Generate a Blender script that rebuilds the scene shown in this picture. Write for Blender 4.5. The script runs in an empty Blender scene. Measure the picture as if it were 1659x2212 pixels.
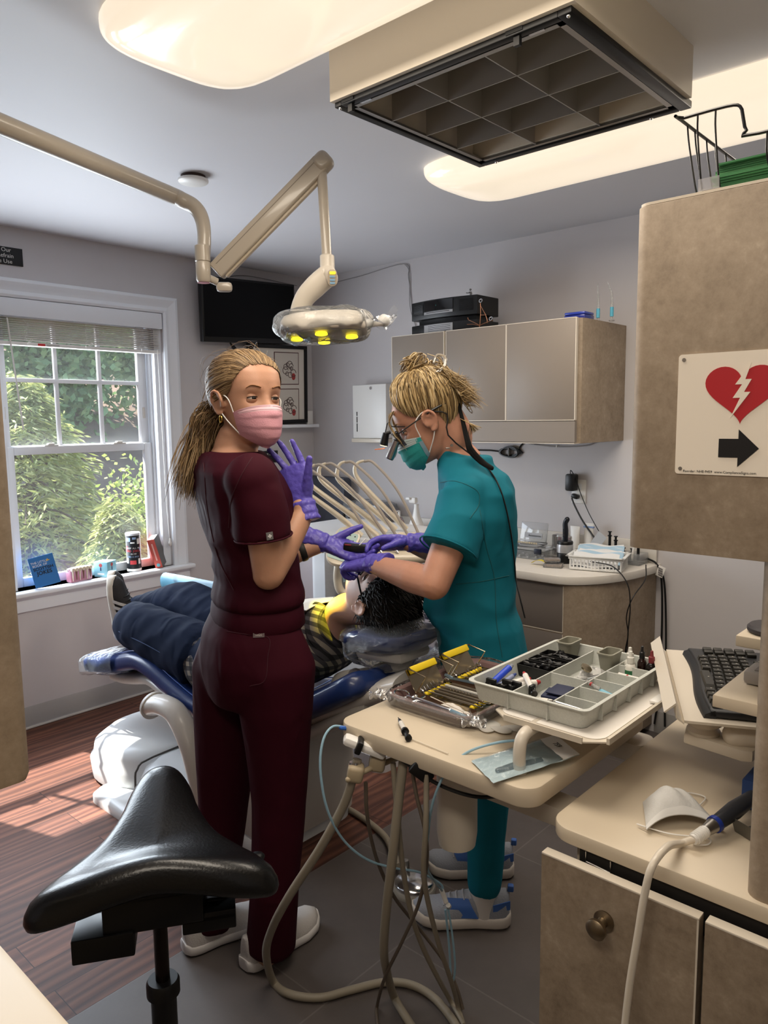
import bpy, bmesh, math, random
import numpy as np
from mathutils import Vector, Matrix, Quaternion, noise
random.seed(7); RNG = np.random.default_rng(7)
SC = bpy.context.scene; COL = SC.collection
PI = math.pi
# ---------- camera (solved from the room's vanishing points) ----------
FPX, YAW, PITCH, ROLL, CAMH = 1622.45, math.radians(42.2057), math.radians(7.0620), math.radians(.6863), 1.5
_cy, _sy, _cp, _sp = math.cos(YAW), math.sin(YAW), math.cos(PITCH), math.sin(PITCH)
CF = Vector((_cy*_cp, _sy*_cp, -_sp)); _r = Vector((_sy, -_cy, 0)); _d = CF.cross(_r)
if _d.z > 0: _d = -_d
CR = math.cos(ROLL)*_r + math.sin(ROLL)*_d; CD = -math.sin(ROLL)*_r + math.cos(ROLL)*_d
CO = Vector((0, 0, CAMH))
def at(x, y, D=None, X=None, Y=None, Z=None):
    v = CF + CR*((x-829.5)/FPX) + CD*((y-1106)/FPX)
    t = D if D is not None else X/v.x if X is not None else Y/v.y if Y is not None else (Z-CAMH)/v.z
    return CO + v*t
XB, YW, ZC = 3.404, 3.711, 2.405            # cabinet wall, window wall, ceiling
# ---------- colour / materials ----------
def lin(c):
    if isinstance(c, str):
        c = c.lstrip('#'); c = [int(c[i:i+2], 16)/255 for i in (0, 2, 4)]
    return tuple((v/12.92 if v <= .04045 else ((v+.055)/1.055)**2.4) for v in c[:3]) + (1,)
MATS = {}
def mat(name, col, rough=.5, metal=0, spec=.5, var=0, vscale=8, bump=0, bscale=60, coat=0, emit=None, es=0, alpha=1, trans=0, ior=1.45, sss=0, sheen=0, aniso=None):
    if name in MATS: return MATS[name]
    m = bpy.data.materials.new(name); m.use_nodes = True; nt = m.node_tree; b = nt.nodes['Principled BSDF']
    I = b.inputs; c = lin(col)
    I['Base Color'].default_value = c; I['Roughness'].default_value = rough; I['Metallic'].default_value = metal
    I['Specular IOR Level'].default_value = spec; I['IOR'].default_value = ior
    I['Coat Weight'].default_value = coat; I['Coat Roughness'].default_value = .08
    I['Transmission Weight'].default_value = trans; I['Alpha'].default_value = alpha
    I['Sheen Weight'].default_value = sheen
    if sss:
        I['Subsurface Weight'].default_value = sss; I['Subsurface Radius'].default_value = (.012, .004, .002); I['Subsurface Scale'].default_value = 1
    if emit: I['Emission Color'].default_value = lin(emit); I['Emission Strength'].default_value = es
    if var or bump:
        tc = nt.nodes.new('ShaderNodeTexCoord'); src = tc.outputs['Object']
        if aniso:
            mp = nt.nodes.new('ShaderNodeMapping'); mp.inputs['Scale'].default_value = aniso; nt.links.new(src, mp.inputs[0]); src = mp.outputs[0]
    if var:
        n = nt.nodes.new('ShaderNodeTexNoise'); n.inputs['Scale'].default_value = vscale; n.inputs['Detail'].default_value = 8; n.inputs['Roughness'].default_value = .65
        nt.links.new(src, n.inputs['Vector'])
        r = nt.nodes.new('ShaderNodeValToRGB'); e = r.color_ramp.elements
        e[0].position, e[1].position = .3, .7
        e[0].color = tuple(min(1, v*(1-var)) for v in c[:3])+(1,); e[1].color = tuple(min(1, v*(1+var)) for v in c[:3])+(1,)
        nt.links.new(n.outputs['Fac'], r.inputs[0]); nt.links.new(r.outputs[0], I['Base Color'])
    if bump:
        n = nt.nodes.new('ShaderNodeTexNoise'); n.inputs['Scale'].default_value = bscale; n.inputs['Detail'].default_value = 4
        nt.links.new(src, n.inputs['Vector'])
        k = nt.nodes.new('ShaderNodeBump'); k.inputs['Strength'].default_value = bump; k.inputs['Distance'].default_value = .004
        nt.links.new(n.outputs['Fac'], k.inputs['Height']); nt.links.new(k.outputs[0], I['Normal'])
    MATS[name] = m; return m
def film(name, col='#e8f0f4', alpha=.12, rough=.08, gloss=.25, bump=.6, bscale=25):
    """thin clear plastic or glass: mostly transparent with a glossy coat"""
    if name in MATS: return MATS[name]
    m = bpy.data.materials.new(name); m.use_nodes = True; nt = m.node_tree; nt.nodes.clear()
    o = nt.nodes.new('ShaderNodeOutputMaterial'); t = nt.nodes.new('ShaderNodeBsdfTransparent'); g = nt.nodes.new('ShaderNodeBsdfGlossy')
    d = nt.nodes.new('ShaderNodeBsdfDiffuse'); a = nt.nodes.new('ShaderNodeMixShader'); b = nt.nodes.new('ShaderNodeMixShader'); fr = nt.nodes.new('ShaderNodeLayerWeight')
    d.inputs[0].default_value = lin(col); g.inputs['Roughness'].default_value = rough; fr.inputs['Blend'].default_value = gloss
    a.inputs[0].default_value = alpha
    nt.links.new(t.outputs[0], a.inputs[1]); nt.links.new(d.outputs[0], a.inputs[2])
    nt.links.new(fr.outputs['Fresnel'], b.inputs[0]); nt.links.new(a.outputs[0], b.inputs[1]); nt.links.new(g.outputs[0], b.inputs[2]); nt.links.new(b.outputs[0], o.inputs[0])
    if bump:
        tc = nt.nodes.new('ShaderNodeTexCoord'); n = nt.nodes.new('ShaderNodeTexNoise'); n.inputs['Scale'].default_value = bscale; n.inputs['Detail'].default_value = 5
        n.inputs['Distortion'].default_value = 1.5
        k = nt.nodes.new('ShaderNodeBump'); k.inputs['Strength'].default_value = bump; k.inputs['Distance'].default_value = .02
        nt.links.new(tc.outputs['Object'], n.inputs['Vector']); nt.links.new(n.outputs['Fac'], k.inputs['Height']); nt.links.new(k.outputs[0], g.inputs['Normal'])
    MATS[name] = m; return m
# ---------- mesh builder ----------
def V3(p): return np.array(p, float)
def smooth_path(pts, n=8, closed=False):
    P = [V3(p) for p in pts]
    if len(P) < 3: return P
    out = []; N = len(P); rng = N if closed else N-1
    for i in range(rng):
        p1, p2 = P[i], P[(i+1) % N]
        p0 = P[i-1] if (i > 0 or closed) else 2*p1-p2
        p3 = P[(i+2) % N] if (i+2 < N or closed) else 2*p2-p1
        for k in range(n):
            t = k/n
            out.append(.5*((2*p1)+(-p0+p2)*t+(2*p0-5*p1+4*p2-p3)*t*t+(-p0+3*p1-3*p2+p3)*t**3))
    if not closed: out.append(P[-1])
    return out
def rotm(ax, deg): return Matrix.Rotation(math.radians(deg), 3, ax)
def frame(d, up=(0, 0, 1)):
    """3x3 with columns x,y,z=d"""
    d = Vector(d).normalized(); u = Vector(up)
    if abs(d.dot(u.normalized())) > .98: u = Vector((1, 0, 0)) if abs(d.x) < .9 else Vector((0, 1, 0))
    x = u.cross(d).normalized(); y = d.cross(x)
    return Matrix((x, y, d)).transposed()
class MB:
    def __init__(s): s.v = []; s.f = []
    def add(s, vs, fs, R=None, T=None):
        b = len(s.v)
        for p in vs:
            p = Vector([float(q) for q in p])
            if R is not None: p = R @ p
            if T is not None: p = p + Vector([float(q) for q in T])
            s.v.append(p)
        s.f += [tuple(b+i for i in f) for f in fs]; return s
    def bm(s, bm, R=None, T=None):
        bm.verts.index_update(); s.add([v.co.copy() for v in bm.verts], [[v.index for v in f.verts] for f in bm.faces], R, T); bm.free(); return s
    def box(s, c, size, bev=0, R=None, seg=2):
        bm = bmesh.new(); bmesh.ops.create_cube(bm, size=1)
        for v in bm.verts: v.co = Vector((v.co.x*size[0], v.co.y*size[1], v.co.z*size[2]))
        if bev: bmesh.ops.bevel(bm, geom=list(bm.edges), offset=min(bev, .49*min(size)), segments=seg, profile=.5, affect='EDGES')
        return s.bm(bm, R, c)
    def span(s, a, b, bev=0, seg=2):
        a = V3(a); b = V3(b); return s.box((a+b)/2, np.abs(b-a), bev, None, seg)
    def ring(s, pts_rings, cap=True, closed=False):
        n = len(pts_rings[0]); vs = [p for r in pts_rings for p in r]; fs = []; m = len(pts_rings)
        for i in range(m if closed else m-1):
            a, b = i*n, ((i+1) % m)*n
            for j in range(n):
                k = (j+1) % n; fs.append((a+j, a+k, b+k, b+j))
        if cap and not closed: fs += [tuple(range(n-1, -1, -1)), tuple((m-1)*n+j for j in range(n))]
        return s.add(vs, fs)
    def tube(s, path, r, seg=10, cap=True, flat=1, up=(0, 0, 1), closed=False, smooth=0, round_end=False):
        """swept tube; r number or list; flat scales the local y axis"""
        P = smooth_path(path, smooth, closed) if smooth else [V3(p) for p in path]
        N = len(P)
        R = [r]*N if np.isscalar(r) else list(np.interp(np.linspace(0, 1, N), np.linspace(0, 1, len(r)), r))
        if round_end:
            d0 = (P[0]-P[1]); d0 /= np.linalg.norm(d0)+1e-9; d1 = (P[-1]-P[-2]); d1 /= np.linalg.norm(d1)+1e-9
            a0, a1 = R[0], R[-1]
            pre = [(P[0]+d0*a0*math.sin(t), a0*max(.05, math.cos(t))) for t in (1.5, 1.2, .8, .4)]; post = [(P[-1]+d1*a1*math.sin(t), a1*max(.05, math.cos(t))) for t in (.4, .8, 1.2, 1.5)]
            P = [p for p, _ in pre]+P+[p for p, _ in post]; R = [q for _, q in pre]+R+[q for _, q in post]; N = len(P)
        rings = []; x = None
        for i in range(N):
            d = P[(i+1) % N]-P[i-1] if (closed or 0 < i < N-1) else (P[1]-P[0] if i == 0 else P[-1]-P[-2])
            d = d/(np.linalg.norm(d)+1e-12)
            if x is None:
                F = frame(d, up); x = V3(F.col[0])
            x = x-d*np.dot(x, d); x /= np.linalg.norm(x)+1e-12; y = np.cross(d, x)
            rings.append([P[i]+R[i]*(math.cos(2*PI*k/seg)*x+flat*math.sin(2*PI*k/seg)*y) for k in range(seg)])
        return s.ring(rings, cap, closed)
    def cyl(s, a, b, r, r2=None, seg=20): return s.tube([a, b], [r, r if r2 is None else r2], seg)
    def lathe(s, prof, T=(0, 0, 0), R=None, seg=28, flat=1):
        """prof list of (r,z)"""
        rings = [[(max(r, 1e-4)*math.cos(2*PI*k/seg), flat*max(r, 1e-4)*math.sin(2*PI*k/seg), z) for k in range(seg)] for r, z in prof]
        t = MB().ring(rings); return s.add(t.v, t.f, R, T)
    def ball(s, c, r, R=None, seg=20):
        if np.isscalar(r): r = (r, r, r)
        bm = bmesh.new(); bmesh.ops.create_uvsphere(bm, u_segments=seg, v_segments=max(6, seg*2//3), radius=1)
        for v in bm.verts: v.co = Vector((v.co.x*r[0], v.co.y*r[1], v.co.z*r[2]))
        return s.bm(bm, R, c)
    def prism(s, poly, h, T=(0, 0, 0), R=None, bev=0):
        """2D polygon extruded 0..h on z"""
        n = len(poly); vs = [(x, y, 0) for x, y in poly]+[(x, y, h) for x, y in poly]
        fs = [tuple(range(n-1, -1, -1)), tuple(range(n, 2*n))]+[(i, (i+1) % n, n+(i+1) % n, n+i) for i in range(n)]
        bm = bmesh.new(); bv = [bm.verts.new(v) for v in vs]
        for f in fs: bm.faces.new([bv[i] for i in f])
        bmesh.ops.recalc_face_normals(bm, faces=bm.faces)
        if bev:
            E = [e for e in bm.edges if abs(e.verts[0].co.z-e.verts[1].co.z) < 1e-6]
            bmesh.ops.bevel(bm, geom=E, offset=bev, segments=2, profile=.5, affect='EDGES')
        return s.bm(bm, R, T)
    def grid(s, fn, nu, nv, thick=0, wrapu=False):
        """fn(u,v)->point"""
        P = [[V3(fn(i/(nu-(0 if wrapu else 1)), j/(nv-1))) for i in range(nu)] for j in range(nv)]
        vs = [p for r in P for p in r]; fs = []
        for j in range(nv-1):
            for i in range(nu if wrapu else nu-1):
                k = (i+1) % nu; fs.append((j*nu+i, j*nu+k, (j+1)*nu+k, (j+1)*nu+i))
        if not thick: return s.add(vs, fs)
        bm = bmesh.new(); bv = [bm.verts.new(v) for v in vs]
        for f in fs: bm.faces.new([bv[i] for i in f])
        bm.normal_update(); bmesh.ops.solidify(bm, geom=list(bm.faces), thickness=thick); return s.bm(bm)
    def build(s, name, m, parent=None, sharp=40, loc=None, sub=0, **tags):
        me = bpy.data.meshes.new(name)
        base = Vector(loc) if loc is not None else (root_loc(parent) if parent else None)
        if base is None:
            A = np.array([tuple(v) for v in s.v]); base = Vector((*(A[:, :2].min(0)+A[:, :2].max(0))/2, A[:, 2].min()))
        me.from_pydata([tuple(v-base) for v in s.v], [], s.f)
        bm = bmesh.new(); bm.from_mesh(me); bmesh.ops.recalc_face_normals(bm, faces=bm.faces); bm.to_mesh(me); bm.free()
        if m: me.materials.append(m)
        me.shade_smooth()
        if sharp < 180: me.set_sharp_from_angle(angle=math.radians(sharp))
        o = bpy.data.objects.new(name, me); COL.objects.link(o)
        if parent: o.parent = parent
        else: o.location = base
        if sub:
            md = o.modifiers.new('subdivision', 'SUBSURF'); md.levels = md.render_levels = sub
        tag(o, **tags); return o
ROOT = {}
def root_loc(o):
    p = Vector((0, 0, 0))
    while o: p = p+o.location; o = o.parent
    return p
def tag(o, label=None, cat=None, group=None, kind=None):
    for k, v in (('label', label), ('category', cat), ('group', group), ('kind', kind)):
        if v: o[k] = v
    return o
def thing(name, label, cat, loc, group=None):
    o = bpy.data.objects.new(name, None); o.empty_display_size = .05; COL.objects.link(o); o.location = loc
    return tag(o, label, cat, group)
def copy_tree(o, parent=None):
    c = o.copy(); COL.objects.link(c)
    if parent: c.parent = parent
    for ch in list(o.children): copy_tree(ch, c)
    return c
def text(body, size, R, T, m, name, parent=None, ext=.0004, align='CENTER', squash=1, bold=0, **tags):
    cu = bpy.data.curves.new('lettering', 'FONT'); cu.body = body; cu.size = size; cu.extrude = ext; cu.align_x = align; cu.align_y = 'CENTER'; cu.resolution_u = 3; cu.offset = bold; cu.space_line = .85
    to = bpy.data.objects.new('lettering', cu); COL.objects.link(to)
    dg = bpy.context.evaluated_depsgraph_get(); me = bpy.data.meshes.new_from_object(to.evaluated_get(dg))
    bpy.data.objects.remove(to); bpy.data.curves.remove(cu)
    base = root_loc(parent) if parent else Vector(T)
    for v in me.vertices: v.co = R @ Vector((v.co.x*squash, v.co.y, v.co.z))+Vector(T)-base
    me.materials.clear(); me.materials.append(m)
    o = bpy.data.objects.new(name, me); COL.objects.link(o)
    if parent: o.parent = parent
    else: o.location = base
    return tag(o, **tags)
def axes(x, y, z): return Matrix((Vector(x).normalized(), Vector(y).normalized(), Vector(z).normalized())).transposed()
R_LEFT = axes((1, 0, 0), (0, 0, 1), (0, -1, 0))       # reading a face of the window wall
R_BACK = axes((0, -1, 0), (0, 0, 1), (-1, 0, 0))      # reading a face of the cabinet wall
def superell(rx, ry, n=24, e=2.6):
    o = []
    for k in range(n):
        t = 2*PI*k/n; c, q = math.cos(t), math.sin(t)
        o.append((rx*math.copysign(abs(c)**(2/e), c), ry*math.copysign(abs(q)**(2/e), q)))
    return o
def rrect(x0, y0, x1, y1, r, n=5):
    o = []
    for cx, cy, a in ((x1-r, y1-r, 0), (x0+r, y1-r, 90), (x0+r, y0+r, 180), (x1-r, y0+r, 270)):
        for k in range(n+1):
            t = math.radians(a+90*k/n); o.append((cx+r*math.cos(t), cy+r*math.sin(t)))
    return o
# ======================= surfaces of the room =======================
def nodes_mat(name):
    m = bpy.data.materials.new(name); m.use_nodes = True; MATS[name] = m
    return m, m.node_tree, m.node_tree.nodes['Principled BSDF']
def N(nt, t, **kw):
    n = nt.nodes.new(t)
    for k, v in kw.items():
        if hasattr(n, k): setattr(n, k, v)
        else: n.inputs[k].default_value = v
    return n
def ramp(nt, src, stops):
    r = nt.nodes.new('ShaderNodeValToRGB'); e = r.color_ramp.elements
    while len(e) < len(stops): e.new(.5)
    for el, (p, c) in zip(e, stops): el.position = p; el.color = lin(c)
    nt.links.new(src, r.inputs[0]); return r
M_WALL = mat('wall_paint', '#c6c2c3', .75, var=.02, vscale=1.5, bump=.05, bscale=220)
M_CEIL = mat('ceiling_paint', '#d2d2d6', .55, var=.015, vscale=1.2)
M_TRIM = mat('white_trim', '#e2e5ea', .4)
M_BASEB = mat('grey_vinyl_base', '#a3a09d', .5)
M_BASEW = mat('base_bead', '#cfcbc4', .5)
M_CREAM = mat('cream_enamel', '#d5cbbb', .35, coat=.2)
M_CREAM2 = mat('cream_laminate', '#cdbfa9', .42, var=.02, vscale=3)
M_BLACK = mat('black_plastic', '#0b0b0c', .4)
M_BLACKM = mat('black_metal', '#101011', .35, metal=.3)
M_CHROME = mat('chrome', '#d8d8da', .15, metal=1)
M_STEEL = mat('steel', '#a9a6a2', .3, metal=1)
M_WHITE = mat('white_plastic', '#e6e4e0', .35)
def laminate():
    m, nt, b = nodes_mat('stone_laminate'); tc = N(nt, 'ShaderNodeTexCoord')
    a = N(nt, 'ShaderNodeTexNoise', Scale=9.0, Detail=10.0, Roughness=.68, Distortion=.6); c = N(nt, 'ShaderNodeTexNoise', Scale=70.0, Detail=6.0, Roughness=.7)
    for n in (a, c): nt.links.new(tc.outputs['Object'], n.inputs['Vector'])
    x = N(nt, 'ShaderNodeMath', operation='MULTIPLY_ADD'); x.inputs[1].default_value = .4; nt.links.new(c.outputs['Fac'], x.inputs[0])
    y = N(nt, 'ShaderNodeMath', operation='MULTIPLY'); y.inputs[1].default_value = .6; nt.links.new(a.outputs['Fac'], y.inputs[0]); nt.links.new(y.outputs[0], x.inputs[2])
    r = ramp(nt, x.outputs[0], [(.33, '#7b6c5b'), (.47, '#91816e'), (.56, '#9b8b78'), (.68, '#ae9e8a')])
    nt.links.new(r.outputs[0], b.inputs['Base Color']); b.inputs['Roughness'].default_value = .55
    k = N(nt, 'ShaderNodeBump', Strength=.08, Distance=.002); nt.links.new(c.outputs['Fac'], k.inputs['Height']); nt.links.new(k.outputs[0], b.inputs['Normal'])
    return m
M_STONE = laminate()
def wood():
    m, nt, b = nodes_mat('wood_planks'); tc = N(nt, 'ShaderNodeTexCoord')
    br = N(nt, 'ShaderNodeTexBrick', Scale=1.0); br.offset = .37; br.offset_frequency = 2
    br.inputs['Mortar Size'].default_value = .0012; br.inputs['Brick Width'].default_value = 1.2; br.inputs['Row Height'].default_value = .125; br.inputs['Bias'].default_value = 0
    br.inputs['Color1'].default_value = (0, 0, 0, 1); br.inputs['Color2'].default_value = (1, 1, 1, 1); br.inputs['Mortar'].default_value = (.5, .5, .5, 1)
    nt.links.new(tc.outputs['Object'], br.inputs['Vector'])
    # grain coordinates, shifted per plank
    sep = N(nt, 'ShaderNodeVectorMath', operation='MULTIPLY_ADD'); sep.inputs[1].default_value = (3, 7, 5)
    nt.links.new(br.outputs['Color'], sep.inputs[0]); nt.links.new(tc.outputs['Object'], sep.inputs[2])
    mp = N(nt, 'ShaderNodeMapping'); mp.inputs['Scale'].default_value = (1.3, 10, 1); nt.links.new(sep.outputs[0], mp.inputs[0])
    g = N(nt, 'ShaderNodeTexNoise', Scale=1.6, Detail=9.0, Roughness=.66, Distortion=1.3); nt.links.new(mp.outputs[0], g.inputs['Vector'])
    mp2 = N(nt, 'ShaderNodeMapping'); mp2.inputs['Scale'].default_value = (.9, 7, 1); nt.links.new(sep.outputs[0], mp2.inputs[0])
    w = N(nt, 'ShaderNodeTexWave', Scale=1.2, Distortion=9.0, Detail=3.0); w.bands_direction = 'Y'; nt.links.new(mp2.outputs[0], w.inputs['Vector'])
    x = N(nt, 'ShaderNodeMath', operation='MULTIPLY_ADD'); x.inputs[1].default_value = .3; nt.links.new(w.outputs['Fac'], x.inputs[0])
    y = N(nt, 'ShaderNodeMath', operation='MULTIPLY'); y.inputs[1].default_value = .7; nt.links.new(g.outputs['Fac'], y.inputs[0]); nt.links.new(y.outputs[0], x.inputs[2])
    r = ramp(nt, x.outputs[0], [(.25, '#4a2a20'), (.45, '#643a2b'), (.6, '#754632'), (.78, '#8c583d')])
    hs = N(nt, 'ShaderNodeHueSaturation', Saturation=.9); v = N(nt, 'ShaderNodeMapRange'); v.inputs['To Min'].default_value = .7; v.inputs['To Max'].default_value = 1.15
    nt.links.new(br.outputs['Color'], v.inputs[0]); nt.links.new(v.outputs[0], hs.inputs['Value']); nt.links.new(r.outputs[0], hs.inputs['Color'])
    mx = N(nt, 'ShaderNodeMix', data_type='RGBA'); mx.inputs['B'].default_value = lin('#241612'); nt.links.new(br.outputs['Fac'], mx.inputs['Factor']); nt.links.new(hs.outputs[0], mx.inputs['A'])
    nt.links.new(mx.outputs['Result'], b.inputs['Base Color']); b.inputs['Roughness'].default_value = .52; b.inputs['Specular IOR Level'].default_value = .28
    k = N(nt, 'ShaderNodeBump', Strength=.35, Distance=.002); nt.links.new(x.outputs[0], k.inputs['Height']); nt.links.new(k.outputs[0], b.inputs['Normal'])
    return m
def tile():
    m, nt, b = nodes_mat('grey_tile'); tc = N(nt, 'ShaderNodeTexCoord')
    br = N(nt, 'ShaderNodeTexBrick', Scale=1.0); br.offset = .5
    br.inputs['Mortar Size'].default_value = .0025; br.inputs['Brick Width'].default_value = .6; br.inputs['Row Height'].default_value = .45
    br.inputs['Color1'].default_value = lin('#544d4a'); br.inputs['Color2'].default_value = lin('#57504d'); br.inputs['Mortar'].default_value = lin('#665f5c')
    n = N(nt, 'ShaderNodeTexNoise', Scale=5.0, Detail=8.0, Roughness=.7); nt.links.new(tc.outputs['Object'], n.inputs['Vector']); nt.links.new(tc.outputs['Object'], br.inputs['Vector'])
    mx = N(nt, 'ShaderNodeMix', data_type='RGBA', blend_type='OVERLAY'); mx.inputs['Factor'].default_value = .35
    nt.links.new(br.outputs['Color'], mx.inputs['A']); nt.links.new(n.outputs['Fac'], mx.inputs['B']); nt.links.new(mx.outputs['Result'], b.inputs['Base Color'])
    b.inputs['Roughness'].default_value = .5; return m
M_WOOD, M_TILE = wood(), tile()
XM, YM = -1.7, -1.9                          # far ends of the room behind the camera
WL, WX0, WX1, WZ0, WZ1 = .58, 1.41, 2.305, .69, 2.085  # twin window opening: WL..WX1, mullion at WX0
FSEAM = 1.765
def struct(name, mb, m, parent=None, **k): return mb.build(name, m, parent, kind=None if parent else 'structure', **k)
struct('floor', MB().span((XM-.1, FSEAM, -.05), (XB+.1, YW+.12, 0)), M_WOOD, loc=(0, FSEAM, 0))
struct('floor.001', MB().span((XM-.1, YM-.1, -.05), (XB+.1, FSEAM, 0)), M_TILE, loc=(0, FSEAM, 0))
struct('ceiling', MB().span((XM-.1, YM-.1, ZC), (XB+.1, YW+.12, ZC+.06)), M_CEIL)
w = MB(); y0, y1 = YW, YW+.12
w.span((XM-.1, y0, 0), (WL, y1, ZC)); w.span((WX1, y0, 0), (XB, y1, ZC)); w.span((WL, y0, 0), (WX1, y1, WZ0)); w.span((WL, y0, WZ1), (WX1, y1, ZC))
struct('wall_left', w, M_WALL)
struct('wall_back', MB().span((XB, YM-.1, 0), (XB+.1, YW+.12, ZC)), M_WALL)
struct('wall_right', MB().span((XM, YM-.1, 0), (XB, YM, ZC)), M_WALL)
struct('wall_front', MB().span((XM-.1, YM, 0), (XM, YW, ZC)), M_WALL)
struct('baseboard_left', MB().prism([(0, 0), (-.014, 0), (-.014, .012), (-.006, .014), (-.006, .1), (-.003, .108), (0, .108)], XB-XM, (XM, YW, 0), axes((0, 1, 0), (0, 0, 1), (1, 0, 0))), M_BASEB)
struct('trim_1', MB().span((XM, YW-.017, 0), (XB, YW-.002, .012), .003), M_BASEW)
struct('baseboard_back', MB().span((XB-.008, YM, 0), (XB, 1.36, .108), .003), M_BASEB)
# ======================= window =======================

M_PANE = film('window_glass', '#e6eef2', .13, .03, .05, 0)  # whitish diffuse share in the glass paints haze over the view
def casing(x0, x1):
    c = MB(); prof = [(0, 0), (0, .012), (.012, .02), (.03, .014), (.05, .017), (.07, .026), (.085, .022), (.09, 0)]
    def run(a, b, ra, rb): # mitred strip between two inner points, outward dirs
        rings = []
        for p, o in ((a, ra), (b, rb)): rings.append([(p[0]+o[0]*u, YW-.001-t, p[1]+o[1]*u) for u, t in prof])
        c.ring(rings)
    run((x0, WZ0), (x0, WZ1), (-1, 0), (-1, 1)); run((x0, WZ1), (x1, WZ1), (-1, 1), (1, 1)); run((x1, WZ1), (x1, WZ0), (1, 1), (1, 0))
    return c
def unit(nm, X0, X1, first):
    win = tag(MB().span((X0, YW+.001, WZ0-.03), (X1, YW+.115, WZ0), .002).build(nm, M_TRIM, loc=((X0+X1)/2, YW, WZ0)), kind='structure')
    if first:
        casing(WL, WX1).build('casing', M_TRIM, win, sharp=25)
        MB().span((WL-.115, YW-.055, WZ0-.025), (WX1+.115, YW+.03, WZ0), .008, 3).build('sill', M_TRIM, win)
        MB().prism([(0, 0), (-.016, .004), (-.02, .03), (-.016, .06), (-.03, .078), (0, .08)], WX1-WL+.19, (WL-.095, YW, WZ0-.105), axes((0, 1, 0), (0, 0, 1), (1, 0, 0))).build('apron', M_TRIM, win, sharp=25)
        MB().span((WX0-.012, YW-.012, WZ0), (WX0+.012, YW+.115, WZ1), .002).build('mullion', M_TRIM, win)
    j = MB()
    for a, b in ((X0, X0+.045), (X1-.045, X1)): j.span((a, YW+.02, WZ0), (b, YW+.115, WZ1))
    j.span((X0+.045, YW+.06, WZ0), (X0+.057, YW+.07, WZ1)); j.span((X1-.057, YW+.06, WZ0), (X1-.045, YW+.07, WZ1))
    j.span((X0, YW+.02, WZ1-.03), (X1, YW+.115, WZ1)).build('jamb', M_TRIM, win)
    def sash(name, x0, x1, z0, z1, yf, st, bot, top):
        s = MB(); t = .03
        s.span((x0, yf, z0), (x0+st, yf+t, z1), .004); s.span((x1-st, yf, z0), (x1, yf+t, z1), .004)
        s.span((x0+st, yf+.001, z0), (x1-st, yf+t-.001, z0+bot), .004); s.span((x0+st, yf+.001, z1-top), (x1-st, yf+t-.001, z1), .004)
        return s.build(name, M_TRIM, win)
    ss = sash('lower_sash', X0+.045, X1-.05, WZ0+.002, 1.385, YW+.072, .05, .045, .04)
    us = sash('upper_sash', X0+.045, X1-.05, 1.36, WZ1-.03, YW+.103, .05, .03, .05)
    for x in (X0+.342, X0+.575): MB().span((x-.009, YW+.106, 1.38), (x+.009, YW+.128, WZ1-.06), .003).build('muntin', M_TRIM, us)
    MB().span((X0+.06, YW+.1055, 1.70), (X1-.06, YW+.1285, 1.72), .003).build('muntin', M_TRIM, us)
    MB().span((X0+.09, YW+.116, 1.385), (X1-.095, YW+.119, WZ1-.06)).build('upper_pane', M_PANE, us); MB().span((X0+.09, YW+.086, .735), (X1-.095, YW+.089, 1.35)).build('lower_pane', M_PANE, ss)
    for x in (X0+.28, X0+.65):
        MB().span((x-.035, YW+.07, 1.385), (x+.035, YW+.1, 1.391), .002).span((x-.02, YW+.06, 1.39), (x+.012, YW+.09, 1.4), .004).build('sash_lock', M_WHITE, win)
    for x in (X0+.072, X1-.077): MB().span((x-.008, YW+.0995, 1.52), (x+.008, YW+.104, 1.58), .002).build('tilt_latch', M_BASEW, us)
unit('window_1', WX0, WX1, True); unit('window_2', WL, WX0, False)
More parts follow.
